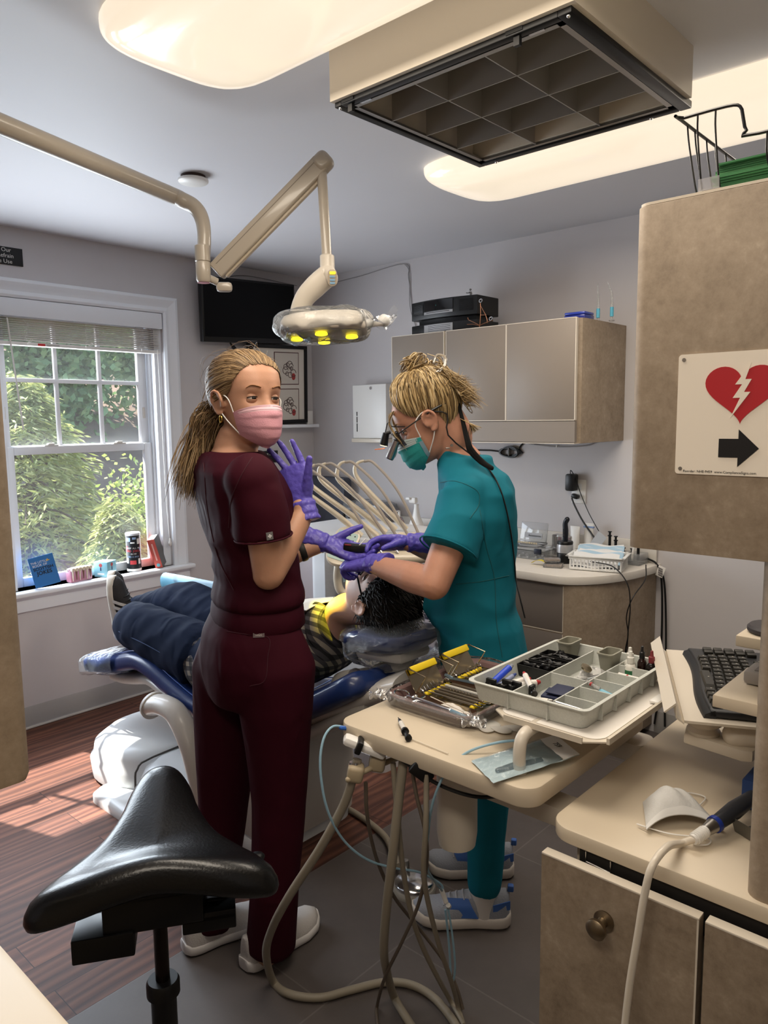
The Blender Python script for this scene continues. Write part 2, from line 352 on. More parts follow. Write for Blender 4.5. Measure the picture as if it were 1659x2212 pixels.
# ======================= blinds =======================
M_SLAT = mat('blind_slats', '#dcd8d2', .5)
def blind(X0, X1, label):
    bl = thing('window_blind', label, 'blind', ((X0+X1)/2, YW, 2.0), 'window blinds')
    MB().span((X0+.014, YW-.012, 2.0), (X1-.006, YW+.006, 2.083), .004).build('valance', M_TRIM, bl)
    for k in range(11):
        z = 1.995-k*.0098; jx = RNG.uniform(-.004, .004)
        MB().grid(lambda u, v: (X0+.016+jx+u*(X1-X0-.034), YW+.008+v*.046, z+.0035*(1-4*(v-.5)**2)+RNG.uniform(-.0006, .0006)), 12, 5, .0016).build('slat', M_SLAT, bl)
    MB().span((X0+.014, YW+.005, 1.868), (X1-.014, YW+.052, 1.885), .003).build('bottom_rail', M_WHITE, bl)
    MB().span((X0+.215, YW+.0035, 1.8705), (X0+.25, YW+.005, 1.881)).build('warning_label', mat('red_label', '#c8282c', .5), bl)
    MB().span((X0+.257, YW+.0035, 1.872), (X0+.32, YW+.005, 1.8795)).build('printed_label', mat('grey_print', '#b9b6b4', .6), bl)
    for x in (X0+.16, X0+.46, X0+.76):
        c = MB()
        for k in range(9):
            z = 1.99-k*.012; c.tube([(x+RNG.uniform(-.01, .01), YW+.004, z), (x+RNG.uniform(-.014, .014), YW-.008, z-.008), (x+RNG.uniform(-.01, .01), YW+.003, z-.016)], .0009, 5, smooth=4)
        c.tube([(x, YW+.003, 1.9), (x+.012, YW-.006, 1.885), (x+.03, YW-.004, 1.892), (x+.02, YW-.004, 1.9), (x+.004, YW-.004, 1.88), (x, YW-.002, 1.862)], .001, 5, smooth=5)
        c.build('ladder_cord', M_WHITE, bl)
    MB().tube([(X0+.077, YW+.0, 1.99), (X0+.09, YW-.004, 1.8), (X0+.115, YW-.004, 1.47)], .004, 8).build('tilt_wand', M_SLAT, bl)
    MB().tube([(X1-.037, YW-.002, 1.89), (X1-.033, YW-.004, 1.5), (X1-.029, YW-.004, 1.1), (X1-.019, YW-.004, .84)], .0016, 6, smooth=6).build('pull_cord', M_WHITE, bl)
    MB().lathe([(.003, .012), (.006, .004), (.006, -.004), (.009, -.01), (.009, -.026), (.004, -.032)], (X1-.018, YW-.006, .835)).build('cord_tassel', M_SLAT, bl)
blind(WX0, WX1, 'raised white slat blind bunched at the top of the window in view')
blind(WL, WX0, 'raised white blind of the window mostly hidden behind the beige panel on the left')
# ======================= outdoors =======================
M_SOIL = mat('bank_soil', '#7a675a', .9, var=.35, vscale=3, bump=.5, bscale=8)
def hill(u, v):
    x = -14+u*34; y = 4.6+v*22; d = y-4.6
    z = -.9+max(0, d-2.2)*.52+.25*noise.noise(Vector((x*.5, y*.5, 0)))
    return (x, y, z)
g = MB().grid(hill, 60, 40, 0); struct('hill', g, M_SOIL, loc=(2, 8, 0))
def leafmat(name, a, b):
    m, nt, p = nodes_mat(name); oi = N(nt, 'ShaderNodeNewGeometry'); r = ramp(nt, oi.outputs['Random Per Island'], [(0, a), (1, b)])
    nt.links.new(r.outputs[0], p.inputs['Base Color']); p.inputs['Roughness'].default_value = .6
    tr = N(nt, 'ShaderNodeBsdfTranslucent'); nt.links.new(r.outputs[0], tr.inputs[0]); mx = N(nt, 'ShaderNodeMixShader'); mx.inputs[0].default_value = .35
    out = nt.nodes['Material Output']; nt.links.new(p.outputs[0], mx.inputs[1]); nt.links.new(tr.outputs[0], mx.inputs[2]); nt.links.new(mx.outputs[0], out.inputs[0]); return m
M_HEM = leafmat('hemlock_needles', '#8e9c58', '#c3c886'); M_BUSH = leafmat('bush_leaves', '#9fb75c', '#d3dd96'); M_DARK = leafmat('tree_leaves', '#658a58', '#a6c288')
M_BARK = mat('bark', '#5d4c40', .9, var=.3, vscale=12)
def leaf_mesh(C, D, L, W):
    """rhombus leaves, C centres, D directions (n,3)"""
    n = len(C); up = RNG.normal(size=(n, 3)); S = np.cross(D, up); S /= np.linalg.norm(S, axis=1)[:, None]+1e-9
    v = np.empty((n, 4, 3)); L = np.broadcast_to(L, n)[:, None]; W = np.broadcast_to(W, n)[:, None]
    v[:, 0] = C-D*L*.5; v[:, 1] = C+S*W*.5; v[:, 2] = C+D*L*.5; v[:, 3] = C-S*W*.5
    return v.reshape(-1, 3), np.arange(n*4).reshape(-1, 4)
def raw(name, v, f, m, parent=None, loc=None, **t):
    me = bpy.data.meshes.new(name); base = np.array(root_loc(parent) if parent else loc, float)
    v = np.asarray(v, float)-base; me.vertices.add(len(v)); me.vertices.foreach_set('co', v.ravel())
    f = np.asarray(f); me.loops.add(f.size); me.loops.foreach_set('vertex_index', f.ravel().astype(np.int32)); k = f.shape[1]
    me.polygons.add(len(f)); me.polygons.foreach_set('loop_start', np.arange(0, f.size, k, dtype=np.int32)); me.polygons.foreach_set('loop_total', np.full(len(f), k, dtype=np.int32))
    me.update(); me.validate(); me.materials.append(m); o = bpy.data.objects.new(name, me); COL.objects.link(o)
    if parent: o.parent = parent
    else: o.location = base
    return tag(o, **t)
def hemlock(name, label, x, y, z0, h, r, n, m):
    t = thing(name, label, 'tree', (x, y, z0)); C, D, br = [], [], MB()
    br.tube([(x, y, z0), (x+.05, y, z0+h*.6), (x, y, z0+h)], [.09, .05, .01], 8)
    nb = 120
    for k in range(nb):
        q = (k+.5)/nb; z = z0+h*(.05+.95*q); a = k*2.4; rr = r*(1-q)**.75*RNG.uniform(.75, 1.1)+.08
        d = np.array([math.cos(a), math.sin(a), 0]); e = np.array([x, y, z])+d*rr+np.array([0, 0, .12*rr-.35*rr*rr/r])
        s = np.array([x, y, z]); br.tube([s, (s+e)/2+np.array([0, 0, .1*rr]), e], [.016, .004], 5, smooth=3)
        for _ in range(int(n/nb)):
            u = RNG.uniform(.15, 1)**.7; w_ = (1-u)*.35*rr+.05
            p = s+(e-s)*u+np.array([0, 0, .4*rr*.25*u*(1-u)*4*.6])+np.array([-d[1], d[0], 0])*RNG.normal()*w_+np.array([0, 0, RNG.normal()*.04-abs(RNG.normal())*.05])
            C.append(p); q2 = d*RNG.uniform(.3, 1)+np.array([-d[1], d[0], 0])*RNG.normal()*.7+np.array([0, 0, -.3]); D.append(q2/np.linalg.norm(q2))
    br.build('trunk', M_BARK, t); v, f = leaf_mesh(np.array(C), np.array(D), RNG.uniform(.07, .14, len(C)), .022); raw('needles', v, f, m, t)
def leafy(name, label, cat, x, y, z0, rx, ry, rz, n, m, size=.09, stems=5, group=None):
    t = thing(name, label, cat, (x, y, z0), group); br = MB(); blobs = []
    for k in range(stems*3):
        a = RNG.uniform(0, 6.28); e = np.array([x+rx*.75*math.cos(a)*RNG.uniform(.2, 1), y+ry*.7*math.sin(a)*RNG.uniform(.2, 1), z0+rz*RNG.uniform(.35, 1.75)]); blobs.append(e)
        br.tube([(x+RNG.uniform(-.1, .1), y, z0-.1), (x*.5+e[0]*.5, y*.5+e[1]*.5, z0*.4+e[2]*.6), e], [.03*max(rx, .5), .008], 6, smooth=3)
    br.build('stem', M_BARK, t)
    B = np.array(blobs); i = RNG.integers(0, len(B), n); C = B[i]+RNG.normal(size=(n, 3))*np.array([rx, ry, rz])*.27
    D = RNG.normal(size=(n, 3)); D /= np.linalg.norm(D, axis=1)[:, None]; v, f = leaf_mesh(C, D, RNG.uniform(.7, 1.3, n)*size, size*.6); raw('leaves', v, f, m, t)
hemlock('hemlock_tree', 'yellow-green feathery conifer filling the left half of the window view', 3.0, 7.3, -.6, 2.5, 1.35, 17000, M_HEM)
hemlock('hemlock_tree.001', 'small low conifer with drooping sprays just below the window view centre', 3.15, 5.9, -.75, 1.55, .6, 7000, M_HEM)
leafy('leafy_shrub', 'bright yellow-green leafy shrub seen at the lower right of the window', 'shrub', 4.75, 7.6, -.55, .75, .6, .85, 7000, M_BUSH, .075)
for k, (x, y, s) in enumerate(((3.3, 11.2, 1), (5.2, 11.6, 1.05), (7.3, 11.3, 1.05), (1.2, 11.4, 1.1), (9.6, 11.8, 1.2))):
    leafy('broadleaf_tree', ['green leafy tree on the bank behind the left column of panes', 'green leafy tree on the bank behind the middle column of panes', 'green leafy tree on the bank behind the right column of panes', 'green leafy tree on the bank farthest to the left', 'green leafy tree on the bank farthest to the right'][k], 'tree', x, y, 1.25, 1.15*s, 1.0, 1.55*s, 11000, M_DARK, .15, group='trees up on the bank')
# ======================= ceiling fixtures =======================
def wrap_light(x, y0, y1, label, name='ceiling_light'):
    t = thing(name, label, 'ceiling light', (x, (y0+y1)/2, ZC), 'fluorescent ceiling lights'); hw, dp, c = .21, .085, .2
    def f(u, v):
        a = PI*u; cx = -math.cos(a); s = math.sin(a)
        X = math.copysign(abs(cx)**.55, cx)*hw; Z = -(abs(s)**.6)*dp
        yy = y0+(y1-y0)*v; e = min((yy-y0), (y1-yy))/c; k = 1 if e > 1 else math.sqrt(max(0, 1-(1-e)**2.4))
        return (x+X*(.62+.38*k), yy, ZC-.004+Z*(.25+.75*k if k > 0.01 else .02))
    g = MB(); vs = [0, .004, .012, .025, .045, .07, .1, .14]; V = vs+[.3, .5, .7]+[1-q for q in vs[::-1]]
    rings = [[f(i/23, v) for i in range(24)] for v in V]; g.ring(rings)
    g.build('diffuser', MATS.get('lamp_diffuser') or mat('lamp_diffuser', '#b5aea4', .15, emit='#ffedd2', es=.92, coat=.5), t, sharp=60)
    MB().span((x-.1, y0+.03, ZC-.03), (x+.1, y1-.03, ZC), .004).build('housing', M_WHITE, t); return t
wrap_light(1.10, .35, 1.72, 'long cream ceiling light nearest the top left corner of the picture')
added_light = wrap_light(-.19, -.5, .87, 'added unseen light'); added_light['kind'] = 'structure'; del added_light['label'], added_light['category'], added_light['group']  # added fixture, unseen behind the camera, to brighten the near cabinets
wrap_light(2.39, .45, 1.82, 'long cream ceiling light beyond the louvred ceiling box')
# ======================= right-hand cabinet (near) =======================
PX = 1.15
t = thing('workstation_cabinet', 'beige stone-patterned workstation cabinet with cream counter and two drawers at the bottom right', 'cabinet', (1.5, .1, 0))
M_DARK = mat('dark_interior', '#15110e', .8)
MB().prism(rrect(1.143, -.7, 1.80, .648, .045, 8), .028, (0, 0, .745), None, .004).build('counter', M_CREAM2, t, sharp=30)
MB().span((1.17, -.68, .06), (1.78, .60, .745)).build('carcass', mat('cream_board', '#c9bda9', .6), t)
MB().span((1.15, -.66, .68), (1.168, .585, .744)).build('rail', M_DARK, t)
for k, (a, b) in enumerate(((.366, .642), (.085, .357), (-.19, .076))):
    d = MB().prism([(1.117, a), (1.117, b), (1.137, b), (1.137, a)], .345, (0, 0, .38)).build('drawer', M_STONE, t)
    MB().span((1.1165, a, .7245), (1.1375, b, .7285), .001).span((1.1165, a, .375), (1.118, a+.003, .7245)).build('edge_strip', M_CREAM, d)
    MB().lathe([(.017, 0), (.018, .004), (.009, .008), (.008, .016), (.013, .022), (.0175, .028), (.0175, .034), (.012, .039), (.001, .04)], (1.117, (a+b)/2+.016, .653), axes((0, 1, 0), (0, 0, 1), (-1, 0, 0))).build('knob', mat('aged_bronze', '#8b7c66', .35, metal=1), d)
    MB().span((1.137, a+.02, .45), (1.169, b-.02, .56)).build('drawer_side', M_DARK, d)
MB().tube([(1.146, .571, .744), (1.146, .571, .725), (1.146, .525, .722), (1.146, .525, .744)], .0016, 6).build('latch', M_STEEL, t)
tw = thing('tall_cabinet', 'beige stone-patterned tall cabinet end with rounded edges standing on the workstation counter', 'cabinet', (1.4, .2, .773))
MB().prism(rrect(PX, -.6, PX+.62, .516, .02, 6), .526, (0, 0, 1.29), None, .001).build('upper_panel', M_STONE, tw, sharp=30)
MB().prism(rrect(PX+.002, -.58, PX+.618, .514, .02, 6), .004, (0, 0, 1.817)).build('top_edge', M_CREAM, tw)
MB().prism(rrect(PX+.001, -.58, PX+.06, .314, .025, 6), .519, (0, 0, .772)).build('post', M_STONE, tw, sharp=30)
MB().span((PX+.06, -.6, .772), (PX+.62, .03, 1.291)).build('rear_board', M_STONE, tw)
# AED sign
def on_panel(y, z, off=0): return (PX-.001-off, y, z)
sg = thing('sign', 'white first-aid sign with red heart, lightning bolt and black arrow on the beige panel', 'sign', (PX, .32, 1.5))
sy0, sy1, sz0, sz1 = .44, .185, 1.412, 1.590
R_S = R_BACK
def signpoly(pts, name, m, off): return MB().prism([(-(y), z) for y, z in pts], .0006, (PX-.002-off, 0, 0), R_BACK).build(name, m, sg, sharp=30)
MB().prism([(-y, z) for y, z in [(p[0], p[1]) for p in rrect(sy1, sz0, sy0, sz1, .005)]], .002, (PX-.0005, 0, 0), R_BACK).build('sign_board', mat('sign_white', '#efe6d8', .35), sg, sharp=30)
hc = (.349, 1.537); hp = []
for k in range(64):
    a = 2*PI*k/64; hx = 16*math.sin(a)**3; hz = 13*math.cos(a)-5*math.cos(2*a)-2*math.cos(3*a)-math.cos(4*a); hp.append((hc[0]+hx*.00315, hc[1]+hz*.00285-.002))
M_RED = mat('sign_red', '#b3242c', .4); M_SBLK = mat('sign_black', '#141315', .4)
signpoly(hp, 'heart', M_RED, .001)
bolt = [(.012, .034), (-.009, .004), (-.001, .004), (-.013, -.018), (-.004, -.018), (-.02, -.046), (.011, -.01), (.003, -.01), (.016, .012), (.007, .012)]
bolt = [(.009, .034), (-.013, .012), (-.005, .012), (-.014, -.01), (-.005, -.01), (-.02, -.042), (.013, -.013), (.004, -.013), (.012, .004), (.003, .004)]
signpoly([(hc[0]-y*-1 if False else hc[0]+y*1.0*-1, hc[1]+z) for y, z in [(-.0135, -.042), (-.001, -.013), (-.011, -.013), (.001, .006), (-.0085, .006), (.0125, .036), (.005, .013), (.0135, .013), (.004, -.005), (.0125, -.005)]], 'bolt', mat('sign_white', '#efe6d8', .35), .002)
ay, az = .351, 1.452
signpoly([(ay+.026, az-.0135), (ay+.026, az+.0135), (ay-.001, az+.0135), (ay-.001, az+.027), (ay-.029, az), (ay-.001, az-.027), (ay-.001, az-.0135)], 'arrow', M_SBLK, .001)
text('Reorder: NHE-9459  www.ComplianceSigns.com', .0052, R_BACK, (PX-.0035, .4275, 1.4165), M_SBLK, 'lettering', sg, .0001, 'LEFT')
for y, z in ((sy0-.008, sz1-.008), (sy0-.008, sz0+.008)): MB().cyl((PX-.0035, y, z), (PX-.0005, y, z), .0028).build('screw', M_STEEL, sg)
# wire basket with green cards on top of the tall cabinet
bk = thing('wire_basket', 'black wire file basket perched on top of the tall beige cabinet', 'basket', (1.25, .3, 1.821))
B = lambda x, y, z: (x, y, z)
M_WIRE = mat('black_wire', '#101014', .35)
def W(pts, r=.0014, sm=0, nm='wire'): MB().tube(pts, r, 6, smooth=sm).build(nm, M_WIRE, bk)
bx0, bx1, by0 = 1.16, 1.42, .425; bz0, bz1 = 1.822, 1.925
rim = [(bx0, .1, 1.885), (bx0, .345, 1.885), (bx0, .362, 1.893), (bx0, .367, 1.91), (bx0, .372, 1.927), (bx0, .39, 1.932), (bx0, .45, 1.932), (bx0+.004, .456, 1.932), (bx1, .456, 1.932)]
W(rim, .0024, 3, 'rim')
for y, zt in ((.43, 1.932), (.405, 1.932), (.335, 1.885), (.27, 1.885)): W([(bx0, y, zt), (bx0+.003, y, zt-.03), (bx0+.012, y-.006, bz0+.006), (bx0+.022, y-.012, bz0+.002), (bx1, y-.012, bz0+.002)], .0014, 4)
for x in (1.19, 1.22, 1.27, 1.31, 1.36): W([(x, .456, 1.932), (x, .452, 1.9), (x, .438, bz0+.006), (x, .43, bz0+.002), (x, .1, bz0+.002)], .0014, 4)
cards = thing('card_stack', 'stack of green index cards lying in the black wire basket', 'cards', (1.27, .25, 1.826))
M_GRN = [mat('green_card%d' % k, c, .7) for k, c in enumerate(('#3d7a4c', '#4a8a58', '#5d9a66', '#356b42', '#a9b98a'))]
for k in range(13):
    j = RNG.uniform(-.004, .004, 2); z = 1.8262+k*.003
    MB().span((1.188+j[0], .12, z), (1.40+j[0], .412+j[1], z+.0024)).build('card', M_GRN[4] if k == 0 else M_GRN[int(RNG.integers(0, 4))], cards)
MB().span((1.158, .395, 1.823), (1.20, .425, 1.8245)).add([(1.158, .395, 1.823), (1.158, .425, 1.823), (1.157, .425, 1.84), (1.157, .395, 1.84)], [(0, 1, 2, 3)]).build('label_tab', film('tab_clear', '#d5d5da', .4, .2, .3, 0), bk)
tag(MB().span((1.21, .05, 1.8215+.046), (1.4, .32, 1.96), .002).build('folder_pile', mat('manila', '#d9c9a4', .7), loc=(1.3, .18, 1.8675)), 'cream folders standing on the green cards at the right edge', 'folders')
# keyboard tray + keyboard
P0 = at(1478, 1562, Z=.935); P1 = at(1439, 1407, Z=.935); KL = (P1-P0).length; ex = (P1-P0).normalized(); ey = Vector((ex.y, -ex.x, 0)); ez = Vector((0, 0, 1)); KN, KF = (at(1527, 1553, Z=.945)-P0).dot(ey), (at(1474, 1403, Z=.945)-P0).dot(ey)
RK = Matrix((ey, ex, ez)).transposed()        # local x: towards the wall, y: away, z: up
kt = thing('keyboard_tray', 'cream steel keyboard tray on a bent arm beside the tall cabinet', 'tray', P0)
MB().prism([(0, 0), (.30, 0), (.30, KL), (0, KL)], .005, P0, RK).build('tray_plate', M_CREAM, kt)
MB().prism([(0, 0), (-.012, .010), (-.014, .034), (-.016, .034), (-.015, .008), (0, -.003)], KL, P0, RK @ axes((1, 0, 0), (0, 0, 1), (0, 1, 0))).build('lip', M_CREAM, kt)
MB().prism([(-.014, .034), (-.034, .016), (-.036, .018), (-.0155, .037)], KL, P0+RK @ Vector((0, .0, 0)), RK @ axes((1, 0, 0), (0, 0, 1), (0, 1, 0))).build('lip_flange', M_CREAM, kt)
a0 = P0+RK @ Vector((.03, .05, -.005))
MB().lathe([(.03, 0), (.034, -.012), (.034, -.02), (.02, -.03)], a0+Vector((.03, 0, 0))).build('pivot', M_CREAM, kt)
c0 = Vector((a0.x+.03, a0.y, 0))
q = MB(); q.prism([(-.025, -.028), (.085, -.03), (.1, -.02), (.1, .02), (.085, .03), (-.025, .028), (-.035, 0)], .022, (c0.x, c0.y, .868), rotm('Z', -95), .004); q.tube([(c0.x-.008, c0.y-.062, .905), (c0.x+.03, c0.y-.14, .912), (c0.x+.1, c0.y-.34, .92)], [.024, .027, .03], 14, smooth=4, round_end=True); q.lathe([(.03, 0), (.031, .006), (.026, .012), (.026, .025), (.02, .038), (.008, .045)], (c0.x, c0.y, .89)); q.build('arm', M_CREAM, kt)
kb = thing('keyboard', 'black curved computer keyboard on the cream keyboard tray', 'keyboard', P0+RK @ Vector((.05, .02, .006)))
def kloc(u, v, w): return P0+RK @ Vector((u, v*((KL-.03)/.40), w))
edge = lambda v: .055+.022*math.sin(PI*(v-.03)/.36)*-1+.03
KS = (KL-.03)/.40
def kcurve(v): return KN+(KF-KN)*min(1, v/.4)+.010-.006*math.sin(2*PI*v/.4)
out = [(kcurve(.02+.38*i/16), .02+.38*i/16) for i in range(17)]+[(.235, .40), (.245, .39), (.245, .03), (.235, .02)]
MB().prism([(p[0], p[1]*KS) for p in out], .016, kloc(0, 0, .006), RK, .004).build('case', mat('keyboard_case', '#1c1d20', .45), kb, sharp=50)
MB().ring([[kloc(kcurve(.02+.38*i/16)+d, .02+.38*i/16, h) for d, h in ((-.012, .004), (-.009, .013), (.008, .021), (.011, .006))] for i in range(17)]).build('palm_rest', mat('keyboard_case', '#1c1d20', .45), kb, sharp=60)
M_KEY = mat('keycap', '#26241f', .5); M_LEG = mat('key_legend', '#c9c5b8', .6)
kn = 0; proto_key = None
for r_, n in enumerate((9, 13, 13, 13, 13, 12)):
    u0 = .0155+r_*.0225+(.008 if r_ == 5 else 0); v = .03
    for c in range(n):
        w_ = .0225; h_ = .019
        if r_ == 0 and c == 4: w_ = .11
        if v+w_ > .35: break
        uu = u0+kcurve(v+w_/2)*max(0, 1-r_*.12)+KF*min(1, r_*.12)
        vs = [kloc(uu+a*h_/2, v+b*w_/2+w_/2-.0015*b, z) for z, s_ in ((.021, 1), (.030, .78)) for a, b in ((-s_, -s_), (s_, -s_), (s_, s_), (-s_, s_))]
        MB().add(vs, [(0, 1, 2, 3), (4, 5, 6, 7), (0, 1, 5, 4), (1, 2, 6, 5), (2, 3, 7, 6), (3, 0, 4, 7)]).build('key', M_KEY, kb, sharp=20)
        v += w_+.0012
leg = MB()
for ch in list(kb.children):
    if ch.name.startswith('key') and not ch.name.startswith('keyb'):
        co_ = [tuple(x.co) for x in ch.data.vertices[4:8]]; c_ = Vector(np.mean(co_, 0))+kb.location+RK @ Vector((.002, .003, .0004))
        leg.box(c_, (.003, .0022, .0003), 0, RK)
leg.build('key_legends', M_LEG, kb, kind='stuff')
nb = MB()
for r_ in range(5):
    for c in range(2): nb.box(kloc(.085+r_*.0225, .362+c*.021, .025), (.019, .018, .009), .002, RK)
nb.build('keypad_keys', M_KEY, kb)
sh = Vector(at(1540, 1500, D=1.16))
tag(MB().prism([(sh.x, sh.y), (sh.x, sh.y-.33), (sh.x+.17, sh.y-.33), (sh.x+.17, sh.y)], .02, (0, 0, sh.z-.02), None, .002).build('pull_out_shelf', M_CREAM2, tw), None)
dv = thing('card_reader', 'small grey box device on the cream shelf beside the keyboard', 'device', (sh.x+.1, sh.y-.06, sh.z))
MB().box((sh.x+.105, sh.y-.085, sh.z+.0125), (.06, .13, .023), .006).build('case', mat('grey_case', '#8b8580', .45), dv); MB().box((sh.x+.105, sh.y-.085, sh.z+.0247), (.045, .1, .001)).build('lid', mat('grey_case2', '#77716d', .4), dv)
mp_ = at(1672, 1366, D=1.95)
tag(MB().lathe([(.001, 0), (.06, 0), (.064, .004), (.064, .012), (.058, .018), (.001, .019)], mp_, None, 32).build('round_stand', mat('dark_grey_disc', '#3a3638', .5), loc=mp_), 'dark grey round disc at the right edge behind the keyboard', 'disc')
tag(MB().box((mp_.x, mp_.y-.02, mp_.z-.017), (.16, .18, .03), .004).build('disc_shelf', M_CREAM2, tw), None)
bb = MB().span((1.42, .1, .774), (1.7, .40, .83), .003).build('document_folder', mat('folder_blue', '#2b4a86', .5)); tag(bb, 'blue folder lying on the counter under the keyboard tray', 'folder')
# ======================= left-hand cabinet (near, out of focus) =======================
lc = thing('side_cabinet', 'beige stone-patterned cabinet panel filling the left edge of the picture', 'cabinet', (0, 1.1, .773))
MB().prism(rrect(-.6, 1.0, .393, 1.35, .018, 6), 1.38, (0, 0, 1.02), None, .012).build('panel', M_STONE, lc, sharp=30)
MB().span((-.58, 1.02, .774), (.1, 1.33, 1.03)).build('support', M_STONE, lc)
lw = thing('side_counter', 'cream counter corner at the bottom left of the picture', 'counter', (0, .5, 0))
MB().prism(rrect(-.7, -.6, .355, 1.4, .03, 6), .04, (0, 0, .733), None, .004).build('counter_top', M_CREAM2, lw, sharp=30); MB().span((-.68, -.58, 0), (.3, 1.36, .733)).build('carcass', M_STONE, lw)
# ======================= cabinet run on the back wall =======================
bc = thing('base_cabinet', 'low grey-brown drawer cabinet with white worktop along the back wall', 'cabinet', (3.1, 2.2, 0))
FX = 2.875
arc = [(3.40, 1.372)]+[(FX+.525*(1-math.cos(a)) if False else 3.40-.525*math.sin(a), 1.372+.19*(1-math.cos(a))) for a in [PI/2*k/14 for k in range(1, 15)]]
M_TAUPE = mat('taupe_door', '#6f6760', .5, var=.03, vscale=4); M_EDGE = mat('door_edge', '#c9bfb0', .4)
MB().prism(arc+[(FX, 2.0), (3.40, 2.0)], .74, (0, 0, .04)).build('end_panel', M_STONE, bc, sharp=30)
MB().span((FX+.02, 1.56, .1), (3.40, 3.70, .78)).build('carcass', M_TAUPE, bc)
MB().span((FX+.06, 1.6, 0), (3.40, 3.70, .1)).build('plinth', mat('plinth_grey', '#8f979e', .5), bc)
for k, (a, b) in enumerate(((1.565, 2.05), (2.055, 2.55), (2.555, 3.1), (3.105, 3.66))):
    hs = ((.115, .335), (.345, .558), (.568, .772)) if k == 0 else ((.115, .772),)
    for z0, z1 in hs:
        d = MB().span((FX-.002, a+.002, z0), (FX+.02, b-.002, z1), .002).build('drawer' if k == 0 else 'door', M_TAUPE if k == 0 else mat('pale_door', '#a9a0a2', .5), bc)
        MB().span((FX-.003, a, z0-.004), (FX+.018, b, z0-.0005)).span((FX-.003, a-.0015, z0), (FX+.018, a+.0015, z1)).build('edge_strip', M_EDGE, d)
wt = thing('worktop', 'glossy white worktop with a rounded end on the back wall cabinet', 'worktop', (3.1, 2.2, .782))
arc2 = [(3.40, 1.352)]+[(3.40-.55*math.sin(a)**.9, 1.352+.25*(1-math.cos(a))) for a in [PI/2*k/16 for k in range(1, 17)]]
M_TOP = mat('white_solid_surface', '#d9d4cc', .2, var=.015, vscale=60)
MB().prism(arc2+[(2.85, 3.70), (3.40, 3.70)], .038, (0, 0, .782), None, .005).build('slab', M_TOP, wt, sharp=30)
MB().span((3.385, 1.37, .8195), (3.402, 3.70, .92), .003).build('splashback', M_TOP, wt)
uc = thing('wall_cabinet', 'grey-brown wall cabinet with three flat doors and a stone-patterned end', 'cabinet', (3.17, 2.07, 1.386))
UX = 2.937
MB().prism([(3.402, 1.553), (3.402, 2.6), (UX+.02, 2.6), (UX+.02, 1.60), (UX+.025, 1.575), (UX+.045, 1.555), (UX+.07, 1.55)], .53, (0, 0, 1.386)).build('body', M_STONE, uc, sharp=30)
M_DOOR = mat('wall_door', '#7f756b', .45, var=.02, vscale=3)
for a, b in ((1.562, 1.905), (1.909, 2.247), (2.262, 2.595)):
    d = MB().span((UX, a, 1.487), (UX+.019, b, 1.914), .002).build('door', M_DOOR, uc)
    e = MB(); e.span((UX-.001, a-.0022, 1.485), (UX+.015, a+.0012, 1.915)).span((UX-.001, b-.0012, 1.485), (UX+.015, b+.0022, 1.915)).span((UX-.001, a, 1.484), (UX+.015, b, 1.4875)).span((UX-.001, a, 1.9135), (UX+.015, b, 1.9165)); e.build('edge_strip', M_EDGE, d)
MB().span((UX+.001, 1.56, 1.39), (UX+.019, 2.6, 1.481)).build('light_valance', M_DOOR, uc); MB().span((UX, 1.56, 1.384), (3.4, 2.6, 1.3875)).build('underside_edge', M_EDGE, uc)
# ======================= wall things =======================
tv = thing('television', 'small black flat television high on the window wall', 'television', (2.85, YW, 2.1))
Rtv = axes((1, .012, .03), (-.03, -.05, 1), (0, -1, -.05)); ctv = Vector((2.846, YW-.075, 2.137))
Rtv = rotm('Y', -2.4) @ R_LEFT @ rotm('X', 3)
MB().box(ctv, (.685, .36, .035), .006, Rtv).build('housing', M_BLACK, tv); MB().box(ctv+Rtv @ Vector((0, .008, .0178)), (.66, .318, .002), 0, Rtv).build('screen', mat('tv_screen', '#030304', .3, spec=.2), tv)
MB().box(ctv+Rtv @ Vector((0, 0, -.035)), (.12, .12, .06), .004, Rtv).build('wall_mount', M_BLACKM, tv); MB().box(ctv+Rtv @ Vector((.01, -.168, .018)), (.05, .006, .001), 0, Rtv).build('maker_plate', mat('dim_print', '#4a4a4c', .5), tv)
cb = ctv+Rtv @ Vector((-.14, -.18, -.01))
MB().tube([cb, cb+Vector((.02, -.005, -.03)), cb+Vector((.07, -.005, -.045)), cb+Vector((.12, 0, -.03)), cb+Vector((.13, .01, .01))], .0055, 8, smooth=5).box(cb+Vector((.03, -.005, -.035)), (.045, .018, .018), .004, rotm('Y', 40)).build('power_lead', M_BLACK, tv)
pf = thing('framed_print', 'black framed print of two small drawings leaning on a white ledge under the television', 'picture', (3.1, YW, 1.5))
def L(x, z, d): return (x, YW-d, z)
f0, f1 = (2.845, 1.965), (3.325, 1.475)
Rf = R_LEFT; cfr = Vector((3.085, YW-.045, 1.72)); Rfx = rotm('Y', -1.5) @ R_LEFT @ rotm('X', 3)
fw, fh = .455, .485
e = MB()
for cx_, cy_, sx_, sy_ in ((0, fh/2-.011, fw, .022), (0, -fh/2+.011, fw, .022), (-fw/2+.011, 0, .022, fh-.044), (fw/2-.011, 0, .022, fh-.044)): e.box(cfr+Rfx @ Vector((cx_, cy_, 0)), (sx_, sy_, .02), .002, Rfx)
e.build('frame', M_BLACK, pf); MB().box(cfr+Rfx @ Vector((0, 0, -.003)), (fw-.04, fh-.04, .006), 0, Rfx).build('mat_board', mat('mat_board', '#d8d2c8', .7), pf)
M_PRINT = mat('print_ink', '#5a4a48', .7); M_PAPER = mat('print_paper', '#cfc8be', .7); M_PR = mat('print_red', '#a33b3a', .7)
